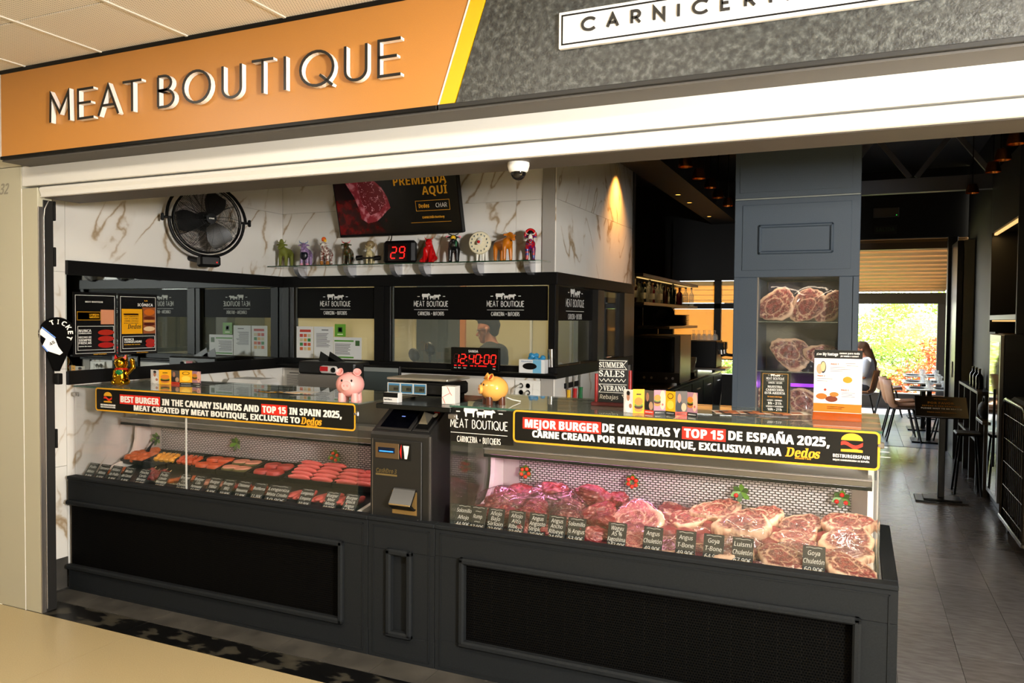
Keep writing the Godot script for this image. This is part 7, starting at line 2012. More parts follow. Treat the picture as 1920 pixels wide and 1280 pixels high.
# ---------- bar
func bottle(o: Node3D, h: float, r: float, m: Material, cap: Material, lab: Material):
	var b := MB.new()
	b.lathe([Vector2(0, 0), Vector2(r, 0), Vector2(r, h * 0.58), Vector2(r * 0.8, h * 0.67), Vector2(r * 0.36, h * 0.76), Vector2(r * 0.34, h * 0.93)], 12)
	put(o, "glass", b, m)
	b = MB.new()
	b.cyl(Vector3(0, h * 0.925, 0), Vector3(0, h, 0), r * 0.4, r * 0.38, 10)
	put(o, "cap", b, cap)
	if lab:
		b = MB.new()
		b.lathe([Vector2(r * 1.01, h * 0.2), Vector2(r * 1.015, h * 0.21), Vector2(r * 1.015, h * 0.48), Vector2(r * 1.01, h * 0.49)], 12)
		put(o, "label", b, lab)
func bar():
	var dk := mat(Color(0.04, 0.038, 0.036), 0.4)
	var o := thing("bar_counter", "black bar counter along the left side of the dark bar", "counter", Vector3(-2.6, 0, -8.3))
	sbox(o, "top", Vector3(0, 0.97, 0), Vector3(0.86, 1.0, 3.75), mat(Color(0.05, 0.05, 0.05), 0.2), 0.004)
	sbox(o, "body", Vector3(0.02, 0, 0.02), Vector3(0.8, 0.969, 3.72), dk)
	for k in 5: sbox(o, "door", Vector3(0.8, 0.05, 0.05 + 0.74 * k), Vector3(0.812, 0.93, 0.75 + 0.74 * k), dk, 0.003)
	for k in 5: sbox(o, "handle", Vector3(0.813, 0.84, 0.3 + 0.74 * k), Vector3(0.83, 0.855, 0.5 + 0.74 * k), steel, 0.003)
	var sh := [[2.19, -4.9, -8.0, "uppermost hanging bar shelf above the bottles"], [1.885, -4.95, -8.0, "hanging steel bar shelf holding the bottles"], [1.615, -6.2, -8.0, "lowest hanging bar shelf holding plates and bowls"]]
	for e in sh:
		o = thing("bar_shelf", e[3], "shelf", Vector3(-2.5, e[0], e[2]))
		sbox(o, "board", Vector3(0, -0.035, 0), Vector3(0.4, 0, e[1] - e[2]), mat(Color(0.5, 0.49, 0.46), 0.35, 0.5), 0.003)
		if e[0] < 1.7: sbox(o, "leg", Vector3(0.02, 1.0005 - e[0], 0.9), Vector3(0.05, -0.0355, 0.93), dk)
		for z in [0.05, e[1] - e[2] - 0.08]: sbox(o, "hanger", Vector3(0.02, 0.001, z), Vector3(0.05, 0.909 if e[0] > 2 else (0.269 if e[0] > 1.7 else 0.2352), z + 0.03), dk)
	var le := thing("shelf_light", "slim warm light strip under the uppermost bar shelf", "lamp", Vector3(-2.2, 2.1545, -8.0))
	sbox(le, "strip", Vector3(0, -0.008, 0.1), Vector3(0.02, 0, 3.0), glow(Color(1, 0.82, 0.5), 1.0))
	area_light("shelf_lamp", Vector3(-2.19, 2.145, -6.45), Vector3(-2.19, 1.0, -6.451), Vector2(0.02, 2.9), Color(1, 0.82, 0.52), 0.12)
	var tints := [pane(Color(0.75, 0.78, 0.72), 0.4, 0.05), mat(Color(0.2, 0.09, 0.02), 0.08), mat(Color(0.05, 0.1, 0.04), 0.08), pane(Color(0.8, 0.8, 0.8), 0.35, 0.05), mat(Color(0.3, 0.03, 0.08), 0.1)]
	for k in 22:
		var z := -5.05 - 0.135 * k
		o = thing("spirit_bottle", "liquor bottle, %s from the left on the bar shelf" % (ordinal(k) if k < 20 else ["twenty-first", "twenty-second"][k - 20]), "bottle", Vector3(-2.17 - 0.1 * (k % 3), 1.8855, z), 0, "bottles on the bar shelf")
		bottle(o, 0.22 + 0.045 * absf(sin(k * 1.7)), 0.032 + 0.008 * absf(cos(k * 2.3)), tints[[0, 1, 0, 3, 2, 0, 3, 4][k % 8]], mat([Color(0.1, 0.1, 0.1), Color(0.6, 0.45, 0.15), Color(0.6, 0.6, 0.6)][k % 3], 0.3), white_ink if k % 3 == 1 else null)
	for k in 9:
		o = thing("dinner_plate", "dark plate, %s up in the stack on the bar shelf" % ordinal(k), "plate", Vector3(-2.27, 1.616 + 0.016 * k, -7.5), 0, "stacked plates")
		var b := MB.new()
		b.lathe([Vector2(0, 0), Vector2(0.09, 0), Vector2(0.15, 0.014), Vector2(0.152, 0.018), Vector2(0.09, 0.006), Vector2(0, 0.006)], 20)
		put(o, "plate", b, mat(Color(0.1, 0.09, 0.085), 0.3))
	for k in 5:
		o = thing("serving_bowl", "grey bowl, %s in the leaning row on the bar shelf" % ordinal(k), "bowl", Vector3(-2.25, 1.731, -6.5 - 0.06 * k), 0, "leaning bowls")
		var b := MB.new()
		b.lathe([Vector2(0, 0), Vector2(0.05, 0.0), Vector2(0.09, 0.035), Vector2(0.113, 0.088), Vector2(0.109, 0.088), Vector2(0.085, 0.04), Vector2(0, 0.01)], 20, Transform3D(Basis(Vector3(1, 0, 0), PI / 2 - 0.25), Vector3.ZERO))
		put(o, "bowl", b, mat(Color(0.2, 0.19, 0.18), 0.35))
	o = thing("oven", "black bar oven with a steel side on the bar counter", "oven", Vector3(-2.22, 1.0005, -5.6))
	sbox(o, "body", Vector3(0, 0.02, 0), Vector3(0.5, 0.53, 0.58), mat(Color(0.45, 0.43, 0.4), 0.3, 0.8), 0.006)
	sbox(o, "door", Vector3(0.01, 0.13, 0.581), Vector3(0.44, 0.51, 0.6), mat(Color(0.02, 0.02, 0.02), 0.12), 0.004)
	sbox(o, "control_strip", Vector3(0.0, 0.02, 0.581), Vector3(0.5, 0.125, 0.598), dk, 0.003)
	sbox(o, "handle", Vector3(0.03, 0.49, 0.6), Vector3(0.42, 0.505, 0.63), dk, 0.004)
	for x in [0.12, 0.2, 0.36, 0.43]:
		var b := MB.new()
		b.cyl(Vector3(x, 0.07, 0.598), Vector3(x, 0.07, 0.615), 0.014, 0.012, 10)
		put(o, "knob", b, steel)
	for x in [0.03, 0.47]: sbox(o, "foot", Vector3(x - 0.02, 0, 0.05), Vector3(x + 0.02, 0.0195, 0.5), dk)
	o = thing("coffee_machine", "dark espresso machine at the far end of the bar counter", "coffee machine", Vector3(-2.08, 1.0005, -7.7))
	sbox(o, "body", Vector3(0, 0.06, 0), Vector3(0.38, 0.42, 0.5), dk, 0.01)
	sbox(o, "drip_tray", Vector3(0.0, 0.03, 0.0), Vector3(0.5, 0.06, 0.5), steel, 0.004)
	for z in [0.12, 0.36]:
		var b := MB.new()
		b.cyl(Vector3(0.42, 0.24, z), Vector3(0.42, 0.3, z), 0.035, 0.035, 14)
		put(o, "brew_group", b, steel)
		b = MB.new()
		b.tube([Vector3(0.42, 0.235, z), Vector3(0.48, 0.23, z), Vector3(0.6, 0.22, z)], [0.03, 0.012, 0.014], 8)
		put(o, "portafilter", b, black)
		sbox(o, "canopy", Vector3(0.38, 0.3, z - 0.05), Vector3(0.46, 0.4, z + 0.05), dk, 0.006)
	for x in [0.04, 0.34]: sbox(o, "foot", Vector3(x - 0.02, 0, 0.05), Vector3(x + 0.02, 0.03, 0.45), dk)
	for k in 10:
		o = thing("upturned_glass", "upturned glass, %s from the left on the espresso machine" % ordinal(k), "glass", Vector3(-2.03 + 0.07 * (k % 5), 1.4215, -7.62 + 0.1 * (k / 5) + 0.2), 0, "glasses on the espresso machine")
		var b := MB.new()
		b.lathe([Vector2(0.032, 0), Vector2(0.034, 0.05), Vector2(0.02, 0.08), Vector2(0.004, 0.09), Vector2(0.004, 0.13), Vector2(0.028, 0.135), Vector2(0, 0.137)], 12)
		put(o, "glass", b, pane(Color(0.85, 0.87, 0.85), 0.3, 0.02))
	o = thing("blender_jug", "clear wire jug on the bar counter beside the oven", "jug", Vector3(-1.86, 1.0005, -6.3))
	var b2 := MB.new()
	b2.lathe([Vector2(0, 0.06), Vector2(0.05, 0.06), Vector2(0.075, 0.24), Vector2(0.072, 0.24), Vector2(0.048, 0.065)], 12)
	put(o, "jug", b2, pane(Color(0.8, 0.82, 0.82), 0.3, 0.02))
	sbox(o, "motor", Vector3(-0.06, 0, -0.06), Vector3(0.06, 0.06, 0.06), black, 0.01)
	# lamps
	var cop := mat(Color(0.86, 0.56, 0.27), 0.25, 1.0)
	var L := [Vector2(-1.375, -2.902), Vector2(-1.375, -3.461), Vector2(-1.374, -4.061), Vector2(-1.36, -4.604), Vector2(-1.398, -5.282), Vector2(-1.387, -5.92), Vector2(1.026, -3.475), Vector2(1.034, -4.098), Vector2(1.044, -4.666), Vector2(1.027, -5.866)]
	for k in L.size():
		o = thing("copper_spot", "copper ceiling spot, %s from the front in the %s row" % [ordinal(k if k < 6 else k - 6), "left" if k < 6 else "right"], "lamp", Vector3(L[k].x, 3.0, L[k].y), 0, "copper ceiling spots")
		var b := MB.new()
		b.lathe([Vector2(0.062, 0), Vector2(0.058, 0.03), Vector2(0.04, 0.09), Vector2(0.0, 0.1), Vector2(0.035, 0.085), Vector2(0.05, 0.03), Vector2(0.054, 0)], 18)
		put(o, "shade", b, cop)
		b = MB.new()
		b.cyl(Vector3(0, 0.1, 0), Vector3(0, 0.715, 0), 0.006, 0.006, 6)
		put(o, "stem", b, dk)
		b = MB.new()
		b.lathe([Vector2(0, 0.03), Vector2(0.02, 0.035), Vector2(0.024, 0.06), Vector2(0, 0.07)], 10)
		put(o, "bulb", b, glow(Color(1, 0.75, 0.4), 2.5))
	for k in 4:
		o = thing("downlight", "small glowing downlight, %s from the front under the bar bulkhead" % ordinal(k), "lamp", Vector3(-1.873, 3.0985, [-3.508, -5.51, -6.153, -7.498][k]), 0, "bulkhead downlights")
		var b := MB.new()
		b.lathe([Vector2(0.028, -0.0005), Vector2(0.045, 0), Vector2(0.045, -0.006), Vector2(0.03, -0.006)], 18)
		put(o, "ring", b, dk)
		b = MB.new()
		b.lathe([Vector2(0, -0.004), Vector2(0.028, -0.004)], 16)
		put(o, "lens", b, glow(Color(1, 0.78, 0.35), 3.0))
		var sp := SpotLight3D.new()
		sp.name = numbered(o, "beam")
		sp.light_color = Color(1, 0.68, 0.3); sp.light_energy = 4.0 if k == 0 else 0.4; sp.spot_angle = 48; sp.spot_range = 12; sp.spot_attenuation = 2; sp.light_size = 0.03; sp.shadow_enabled = true
		o.add_child(sp)
		sp.position = Vector3(0, -0.012, 0); sp.rotation_degrees.x = -90
# ---------- right side of the restaurant
func right_side():
	var dk := mat(Color(0.05, 0.05, 0.052), 0.5)
	var o := thing("roof_truss", "dark steel lattice truss under the restaurant ceiling", "truss", Vector3(0.0, 3.06, -6.0))
	var tm := mat(Color(0.32, 0.33, 0.37), 0.5)
	sbox(o, "bottom_chord", Vector3(-1.2, 0.0, -0.1), Vector3(1.75, 0.15, 0), tm, 0.003)
	sbox(o, "top_chord", Vector3(-1.2, 0.59, -0.1), Vector3(1.75, 0.655, 0), tm, 0.003)
	for k in 7:
		var x := -0.98 + 0.37 * k
		var b := MB.new()
		var a := Vector3(x + 0.03, 0.16, -0.05)
		var c := Vector3(x + 0.34, 0.58, -0.05)
		if k % 2: a.y = 0.58; c.y = 0.16
		var d := (c - a).normalized()
		b.box(Vector3(0, 0, 0), Vector3(a.distance_to(c), 0.05, 0.05), 0, Transform3D(Basis(d, Vector3(-d.y, d.x, 0), Vector3(0, 0, 1)), (a + c) / 2))
		put(o, "diagonal", b, tm)
	o = thing("emergency_lamp", "rectangular emergency lamp with a green light over the terrace door", "lamp", Vector3(0.155, 3.1, -8.45))
	sbox(o, "case", Vector3(0, 0, 0), Vector3(0.315, 0.125, 0.05), mat(Color(0.28, 0.26, 0.24), 0.5), 0.004)
	sbox(o, "diffuser", Vector3(0.012, 0.012, 0.05), Vector3(0.303, 0.113, 0.053), mat(Color(0.33, 0.3, 0.27), 0.4))
	sbox(o, "green_led", Vector3(0.28, 0.016, 0.0531), Vector3(0.29, 0.026, 0.056), glow(Color(0.2, 0.9, 0.3), 1.5))
	o = thing("exit_sign", "dim green exit sign lettered SALIDA over the terrace door", "sign", Vector3(0.17, 2.885, -8.45))
	sbox(o, "plate", Vector3(0, 0, 0), Vector3(0.275, 0.105, 0.012), mat(Color(0.06, 0.085, 0.06), 0.5), 0.002)
	txt(o, "SALIDA", Vector3(0.138, 0.052, 0.013), 0.23, 0.055, mat(Color(0.2, 0.26, 0.18), 0.6))
	# waiting sign
	o = thing("waiting_sign", "black please wait lectern sign on a post in the aisle", "sign stand", Vector3(0.75, 0, -5.15), 0.0)
	var bm := mat(Color(0.025, 0.024, 0.023), 0.35)
	sbox(o, "base_plate", Vector3(-0.22, 0.0, -0.15), Vector3(0.22, 0.014, 0.15), bm, 0.003)
	sbox(o, "upper_plate", Vector3(-0.15, 0.0145, -0.11), Vector3(0.17, 0.03, 0.11), bm, 0.003)
	sbox(o, "post", Vector3(-0.028, 0.0305, -0.028), Vector3(0.028, 0.86, 0.028), bm, 0.004)
	var tb := Basis(Vector3(1, 0, 0), -0.95)
	var tx := Transform3D(tb, Vector3(-0.015, 0.885, 0))
	var b2 := MB.new()
	b2.box(Vector3(0, 0, 0), Vector3(0.44, 0.3, 0.02), 0.003, tx)
	put(o, "board", b2, bm)
	var g := mat(Color(0.7, 0.45, 0.12), 0.5)
	for e in [["POR FAVOR", 0.05, 0.22, 0.03, g], ["ESPERE A SER SENTADO", 0.005, 0.32, 0.018, g], ["PLEASE WAIT TO BE SEATED", -0.03, 0.34, 0.018, white_ink], ["PARA SER ATENDIDO", -0.085, 0.24, 0.011, g], ["My Vantage", 0.11, 0.11, 0.014, g]]: txt(o, e[0], tx * Vector3(0, e[1], 0.0108), e[2], e[3], e[4], true, tb, 0.0008)
	# wine niche
	o = thing("wine_niche", "black wall niche with warm light strips and wine bottles", "shelf unit", Vector3(1.22, 1.6, -6.0))
	sbox(o, "back", Vector3(0.48, 0, 0), Vector3(0.55, 1.6, 1.5), dk)
	sbox(o, "head", Vector3(0, 1.0, 0), Vector3(0.48, 1.6, 1.5), dk)
	sbox(o, "upright", Vector3(0, 0, 0), Vector3(0.48, 1.0, 0.04), dk, 0.002)
	sbox(o, "upright", Vector3(0, 0, 1.46), Vector3(0.48, 1.0, 1.5), dk, 0.002)
	sbox(o, "shelf", Vector3(0, 0.12, 0.041), Vector3(0.47, 0.17, 1.459), mat(Color(0.2, 0.19, 0.17), 0.4), 0.003)
	sbox(o, "light_strip", Vector3(0.02, 0.975, 0.05), Vector3(0.045, 0.995, 1.45), glow(Color(1, 0.8, 0.5), 1.4))
	sbox(o, "light_strip", Vector3(0.02, 0.105, 0.05), Vector3(0.04, 0.119, 1.45), glow(Color(1, 0.8, 0.5), 1.2))
	area_light("niche_lamp", Vector3(1.26, 2.57, -5.25), Vector3(1.3, 1.0, -5.25), Vector2(0.02, 1.3), Color(1, 0.8, 0.5), 0.25)
	for k in 4:
		var q := thing("wine_bottle", "wine bottle with red cap, %s from the front in the niche" % ordinal(k), "bottle", Vector3(1.33 + 0.03 * (k % 2), 1.7705, -4.66 - 0.1 * k), 0, "wine bottles in the niche")
		bottle(q, 0.31, 0.038, mat(Color(0.03, 0.025, 0.02), 0.1), mat(Color(0.4, 0.04, 0.04), 0.3), mat(Color(0.75, 0.68, 0.62), 0.6))
	o = thing("tan_panel", "tan board panel under the wine niche", "panel", Vector3(1.3, 0.0, -5.98))
	sbox(o, "board", Vector3(0, 0.95, 0.0), Vector3(0.4, 1.59, 0.3), mat(Color(0.6, 0.46, 0.28), 0.5), 0.003)
	sbox(o, "lower_board", Vector3(0, 0, 0.0), Vector3(0.4, 0.949, 0.3), dk, 0.003)
	o = thing("glass_fridge", "tall silver framed glass door fridge on the right", "fridge", Vector3(1.16, 0, -5.45))
	sbox(o, "body", Vector3(0.03, 0.0, 0), Vector3(0.6, 1.59, 0.62), mat(Color(0.08, 0.08, 0.08), 0.4), 0.004)
	sbox(o, "door_frame", Vector3(0, 0.08, 0.0), Vector3(0.029, 1.585, 0.62), mat(Color(0.55, 0.54, 0.52), 0.3, 0.6), 0.004)
	sbox(o, "door_glass", Vector3(-0.003, 0.13, 0.06), Vector3(-0.0005, 1.52, 0.56), mat(Color(0.75, 0.77, 0.75), 0.04, 1.0))
	sbox(o, "handle", Vector3(-0.04, 0.4, 0.57), Vector3(-0.02, 1.1, 0.59), dk, 0.004)
	# roll cage
	o = thing("roll_cage", "steel wire roll cage trolley at the right edge", "trolley", Vector3(1.1, 0, -4.2))
	var ch := mat(Color(0.3, 0.27, 0.22), 0.25, 0.9)
	var fr := MB.new()
	fr.tube([Vector3(0, 0.12, 0.03), Vector3(0, 1.0, 0.03), Vector3(0, 1.06, 0.07), Vector3(0, 1.08, 0.13), Vector3(0, 1.08, 0.87), Vector3(0, 1.06, 0.93), Vector3(0, 1.0, 0.97), Vector3(0, 0.12, 0.97)], 0.016, 8)
	put(o, "side_frame", fr, ch)
	for k in 5:
		var b := MB.new()
		b.cyl(Vector3(0, 0.2 + 0.19 * k, 0.03), Vector3(0, 0.2 + 0.19 * k, 0.97), 0.004, 0.004, 6)
		put(o, "cross_wire", b, ch)
	for k in 11:
		var b := MB.new()
		b.cyl(Vector3(0.006, 0.14, 0.11 + 0.078 * k), Vector3(0.006, 1.07, 0.11 + 0.078 * k), 0.004, 0.004, 6)
		put(o, "upright_wire", b, ch)
	sbox(o, "dark_cover", Vector3(0.03, 0.16, 0.06), Vector3(0.6, 1.1, 0.95), mat(Color(0.03, 0.03, 0.03), 0.7), 0.03)
	sbox(o, "platform", Vector3(-0.02, 0.1, 0.0), Vector3(0.6, 0.135, 1.0), ch, 0.006)
	for z in [0.12, 0.88]:
		var b := MB.new()
		b.cyl(Vector3(0.03, 0.05, z), Vector3(0.065, 0.05, z), 0.05, 0.05, 16)
		put(o, "wheel", b, black)
	# sideboard
	o = thing("sideboard", "low dark sideboard with open shelves against the right wall", "sideboard", Vector3(1.14, 0, -7.65))
	var sm := mat(Color(0.3, 0.28, 0.26), 0.4)
	sbox(o, "top", Vector3(0, 0.95, 0), Vector3(0.13, 0.98, 1.6), sm, 0.003)
	sbox(o, "back", Vector3(0.1, 0, 0), Vector3(0.135, 0.949, 1.6), dk)
	for z in [0.0, 0.52, 1.04, 1.57]: sbox(o, "upright", Vector3(0, 0, z), Vector3(0.099, 0.949, z + 0.03), sm, 0.002)
	sbox(o, "shelf", Vector3(0, 0.45, 0.03), Vector3(0.099, 0.475, 1.57), sm)
	for k in 3:
		var q := thing("oil_bottle", "dark bottle with pourer, %s from the left on the sideboard" % ordinal(k), "bottle", Vector3(1.2, 0.9805, -6.9 + 0.25 * k), 0, "bottles on the sideboard")
		bottle(q, 0.22, 0.035, mat(Color(0.03, 0.035, 0.02), 0.1), mat(Color(0.55, 0.5, 0.38), 0.3, 0.6), null)
	o = thing("service_table", "low service table with a pale top and dark bag on the right", "table", Vector3(1.14, 0, -5.95))
	sbox(o, "top", Vector3(-0.02, 0.7, 0), Vector3(0.13, 0.73, 0.45), mat(Color(0.5, 0.42, 0.3), 0.3), 0.003)
	for z in [0.03, 0.4]: sbox(o, "leg", Vector3(0, 0, z), Vector3(0.04, 0.699, z + 0.03), mat(Color(0.35, 0.3, 0.24), 0.4), 0.002)
	o = thing("bar_stool", "black metal stool beside the glass fridge", "stool", Vector3(1.03, 0, -5.62))
	for e in [[-0.13, -0.13], [0.1, -0.13], [-0.13, 0.13], [0.1, 0.13]]:
		var b := MB.new()
		b.cyl(Vector3(e[0], 0, e[1]), Vector3(e[0] * 0.6, 0.58, e[1] * 0.6), 0.011, 0.011, 6)
		put(o, "leg", b, black)
	sbox(o, "seat", Vector3(-0.13, 0.581, -0.13), Vector3(0.1, 0.61, 0.13), black, 0.01)
	var bg := thing("dark_bag", "black shoulder bag lying on the service table", "bag", Vector3(1.17, 0.7305, -5.75))
	var bb := MB.new()
	bb.ball(Vector3(0, 0.09, 0), Vector3(0.06, 0.09, 0.16), 12); bb.tube([Vector3(0, 0.12, -0.12), Vector3(0, 0.22, -0.05), Vector3(0, 0.22, 0.05), Vector3(0, 0.12, 0.12)], 0.012, 6)
	put(bg, "body", bb, mat(Color(0.03, 0.03, 0.03), 0.6))
# ---------- terrace
func chair(label: String, at: Vector3, turn: float) -> Node3D:
	var o := thing("shell_chair", label, "chair", at, turn, "tan shell chairs on the terrace")
	var b := MB.new()
	b.st.set_smooth_group(1)
	var prof := [[0.22, 0.45], [0.2, 0.465], [0.05, 0.45], [-0.1, 0.445], [-0.18, 0.47], [-0.22, 0.54], [-0.245, 0.65], [-0.27, 0.78], [-0.285, 0.86]]
	var P := func(i: int, j: int, off: float) -> Vector3:
		var s := (j - 4) / 4.0
		var e: Array = prof[i]
		var w: float = [0.17, 0.2, 0.225, 0.23, 0.235, 0.24, 0.225, 0.19, 0.1][i]
		var lift := 0.05 * s * s * (1.0 if i < 5 else 0.0)
		var fwd := 0.09 * s * s * (1.0 if i > 3 else 0.0)
		return Vector3(s * w, e[1] + lift + off * (1.0 if i < 4 else 0.3), e[0] + fwd + off * (0.0 if i < 4 else 1.0))
	for i in prof.size() - 1:
		for j in 8:
			b.quad(P.call(i, j, 0.02), P.call(i, j + 1, 0.02), P.call(i + 1, j + 1, 0.02), P.call(i + 1, j, 0.02))
			b.quad(P.call(i, j, 0), P.call(i + 1, j, 0), P.call(i + 1, j + 1, 0), P.call(i, j + 1, 0))
	for j in 8:
		b.quad(P.call(0, j, 0), P.call(0, j + 1, 0), P.call(0, j + 1, 0.02), P.call(0, j, 0.02))
		b.quad(P.call(8, j, 0.02), P.call(8, j + 1, 0.02), P.call(8, j + 1, 0), P.call(8, j, 0))
	for i in 8:
		b.quad(P.call(i, 0, 0), P.call(i, 0, 0.02), P.call(i + 1, 0, 0.02), P.call(i + 1, 0, 0))
		b.quad(P.call(i, 8, 0.02), P.call(i, 8, 0), P.call(i + 1, 8, 0), P.call(i + 1, 8, 0.02))
	put(o, "shell", b, nmat([Color(0.5, 0.33, 0.2), Color(0.58, 0.4, 0.25)], 0.2, 4.0, 0.6, 95) if not mats.has("shell") else mats["shell"])
	mats["shell"] = o.get_child(0).mesh.surface_get_material(0)
	for x in [-1, 1]:
		for z in [-1, 1]:
			b = MB.new()
			b.cyl(Vector3(x * 0.22, 0, z * 0.22), Vector3(x * 0.13, 0.452, z * 0.12), 0.011, 0.014, 8)
			put(o, "leg", b, black)
	return o
func terrace():
	var gr := mat(Color(0.24, 0.23, 0.23), 0.5)
	var f := structure("floor_terrace")
	var tm := [mat(Color(0.3, 0.31, 0.34), 0.35), mat(Color(0.33, 0.34, 0.37), 0.35), mat(Color(0.28, 0.29, 0.32), 0.35)]
	for i in 5:
		for j in 9:
			sbox(f, "tile", Vector3(-1.2 + 0.6 * i, -0.02, -13.65 + 0.57 * j), Vector3(-0.604 + 0.6 * i, 0, -13.084 + 0.57 * j), tm[(i * 2 + j) % 3])
	sbox(f, "bed", Vector3(-2.7, -0.2, -13.8), Vector3(2.0, -0.021, -8.5), gr)
	var w := structure("wall_terrace")
	sbox(w, "right_wall", Vector3(1.53, 0, -13.8), Vector3(1.7, 2.9, -8.5), gr)
	sbox(w, "dwarf_wall", Vector3(-2.6, 0, -13.8), Vector3(1.53, 0.27, -13.66), mat(Color(0.2, 0.18, 0.17), 0.6))
	sbox(w, "sill_rail", Vector3(-2.6, 0.271, -13.78), Vector3(1.53, 0.3, -13.62), gr, 0.003)
	sbox(w, "jamb", Vector3(1.385, 0.301, -13.78), Vector3(1.529, 2.04, -13.66), gr, 0.004)
	sbox(w, "head", Vector3(-2.6, 2.041, -13.8), Vector3(1.529, 2.25, -13.62), mat(Color(0.2, 0.18, 0.16), 0.6), 0.004)
	sbox(w, "jamb", Vector3(-0.6, 0.301, -13.78), Vector3(-0.5, 2.04, -13.66), gr, 0.004)
	var wn := structure("window_7")
	sbox(wn, "pane", Vector3(-0.5, 0.301, -13.73), Vector3(1.385, 2.04, -13.722), glassm)
	# louvred roof
	var r := structure("ceiling_terrace")
	var sm := mat(Color(0.62, 0.47, 0.27), 0.5)
	for k in 13:
		var t := k / 12.0
		var z := lerpf(-8.75, -13.5, t)
		var y := lerpf(2.78, 2.3, t)
		var b := MB.new()
		b.box(Vector3.ZERO, Vector3(2.1, 0.02, 0.362), 0.003, Transform3D(Basis(Vector3(1, 0, 0), -0.1), Vector3(0.45, y, z)))
		put(r, "slat", b, sm)
		sbox(r, "slat_edge", Vector3(-0.6, y - 0.012, z + 0.181), Vector3(1.5, y + 0.005, z + 0.192), sm)
	sbox(r, "head_beam", Vector3(-0.6, 2.68, -8.7), Vector3(1.52, 2.83, -8.61), mat(Color(0.4, 0.31, 0.2), 0.4), 0.003)
	# shrubs
	var gnd := structure("ground")
	sbox(gnd, "soil", Vector3(-25, -0.6, -60), Vector3(25, -0.22, -8.6), mat(Color(0.3, 0.28, 0.16), 0.9))
	var leaves := []
	for k in 4:
		var b := MB.new()
		b.flat()
		rng.seed = 100 + k
		for i in 1500:
			var d := Vector3(rng.randfn(), rng.randfn(), rng.randfn()).normalized()
			var p := d * (0.5 + 0.5 * pow(rng.randf(), 0.5)) * (0.85 + 0.25 * sin(d.x * 5) * cos(d.y * 4 + d.z * 3))
			var bs := Basis(Vector3(rng.randfn(), rng.randfn(), rng.randfn()).normalized(), rng.randf() * TAU)
			var s := rng.randf_range(0.05, 0.1)
			var q := func(x: float, y: float, z: float) -> Vector3: return p + bs * Vector3(x, y, z) * s
			b.quad(q.call(0, 0, 0), q.call(0.6, 0.45, 0.12), q.call(1.5, 0, 0), q.call(0.6, -0.45, 0.12))
		b.st.generate_normals()
		var m := StandardMaterial3D.new()
		m.albedo_color = [Color(0.52, 0.64, 0.28), Color(0.74, 0.77, 0.5), Color(0.74, 0.38, 0.22), Color(0.72, 0.75, 0.64)][k]
		m.roughness = 0.55; m.backlight_enabled = true; m.backlight = [Color(0.3, 0.38, 0.14), Color(0.42, 0.45, 0.22), Color(0.45, 0.18, 0.08), Color(0.36, 0.4, 0.3)][k]
		var me: ArrayMesh = b.st.commit()
		me.surface_set_material(0, m)
		leaves.append(me)
	rng.seed = 9
	var S := [[0.2, 0.35, -15.4, 0.85, 1], [1.2, 0.3, -15.2, 0.75, 2], [0.7, 0.75, -16.0, 0.8, 0], [0.1, 1.15, -16.6, 0.85, 0], [1.5, 1.3, -16.8, 0.9, 1], [0.8, 1.75, -18.2, 0.75, 0], [1.9, 0.9, -16.0, 0.8, 2], [-0.3, 1.7, -19.0, 0.8, 3], [2.4, 2.0, -19.5, 1.0, 0], [0.6, 2.1, -21.0, 0.8, 3], [-1.0, 0.8, -15.8, 0.9, 1], [1.1, 1.2, -17.4, 0.7, 1], [-1.9, 0.6, -12.6, 0.7, 0], [-2.6, 0.9, -13.0, 0.8, 1], [4.5, 1.2, -18.0, 1.4, 0], [7.0, 1.2, -19.0, 1.5, 1]]
	var sl := ["yellow green shrub at the lower left of the terrace window", "orange red shrub low behind the far terrace table", "green shrub in the middle of the terrace window", "green shrub at the left of the terrace window", "yellow green shrub at the right edge of the terrace window", "green shrub high in the terrace window", "orange red shrub at the right jamb of the terrace window", "greyish bush at the top left of the terrace window", "large green bush at the top right of the terrace window", "pale greyish bush against the sky in the terrace window", "yellow green shrub left of the terrace window behind the cabinet", "yellow green shrub behind the middle green shrub", "green shrub under the bar window blind", "yellow green shrub at the left under the bar window blind", "wide green shrub beyond the right terrace wall", "wide yellow green shrub far beyond the right terrace wall"]
	for i in S.size():
		var e: Array = S[i]
		var o := thing("garden_shrub", sl[i], "shrub", Vector3(e[0], -0.22, e[2]), i * 1.3, "shrubs beyond the terrace")
		inst(o, "foliage", leaves[e[4]], Vector3(0, e[1] + 0.22, 0), Basis.from_scale(Vector3(e[3], e[3] * 0.8, e[3])))
		var b := MB.new()
		b.cyl(Vector3.ZERO, Vector3(0, e[1] + 0.1, 0), 0.03, 0.015, 6)
		put(o, "stem", b, mat(Color(0.3, 0.22, 0.14), 0.8))
	# furniture
	chair("tan shell chair nearest the aisle on the terrace", Vector3(0.62, 0, -9.15), PI / 2)
	chair("tan shell chair just behind the nearest terrace chair", Vector3(0.58, 0, -9.75), PI / 2)
	chair("tan shell chair by the terrace window at the far table", Vector3(0.52, 0, -12.3), PI / 2)
	chair("tan shell chair the woman in grey sits on", Vector3(0.08, 0, -11.35), -PI / 2)
	chair("tan shell chair behind the nearest table's glasses", Vector3(1.22, 0, -9.4), -PI / 2)
	chair("tan shell chair on the wall side of the middle table", Vector3(1.22, 0, -10.6), -PI / 2)
	var T := [[Vector3(0.94, 0, -9.2), "nearest"], [Vector3(0.96, 0, -10.55), "middle"], [Vector3(1.05, 0, -12.2), "farthest"]]
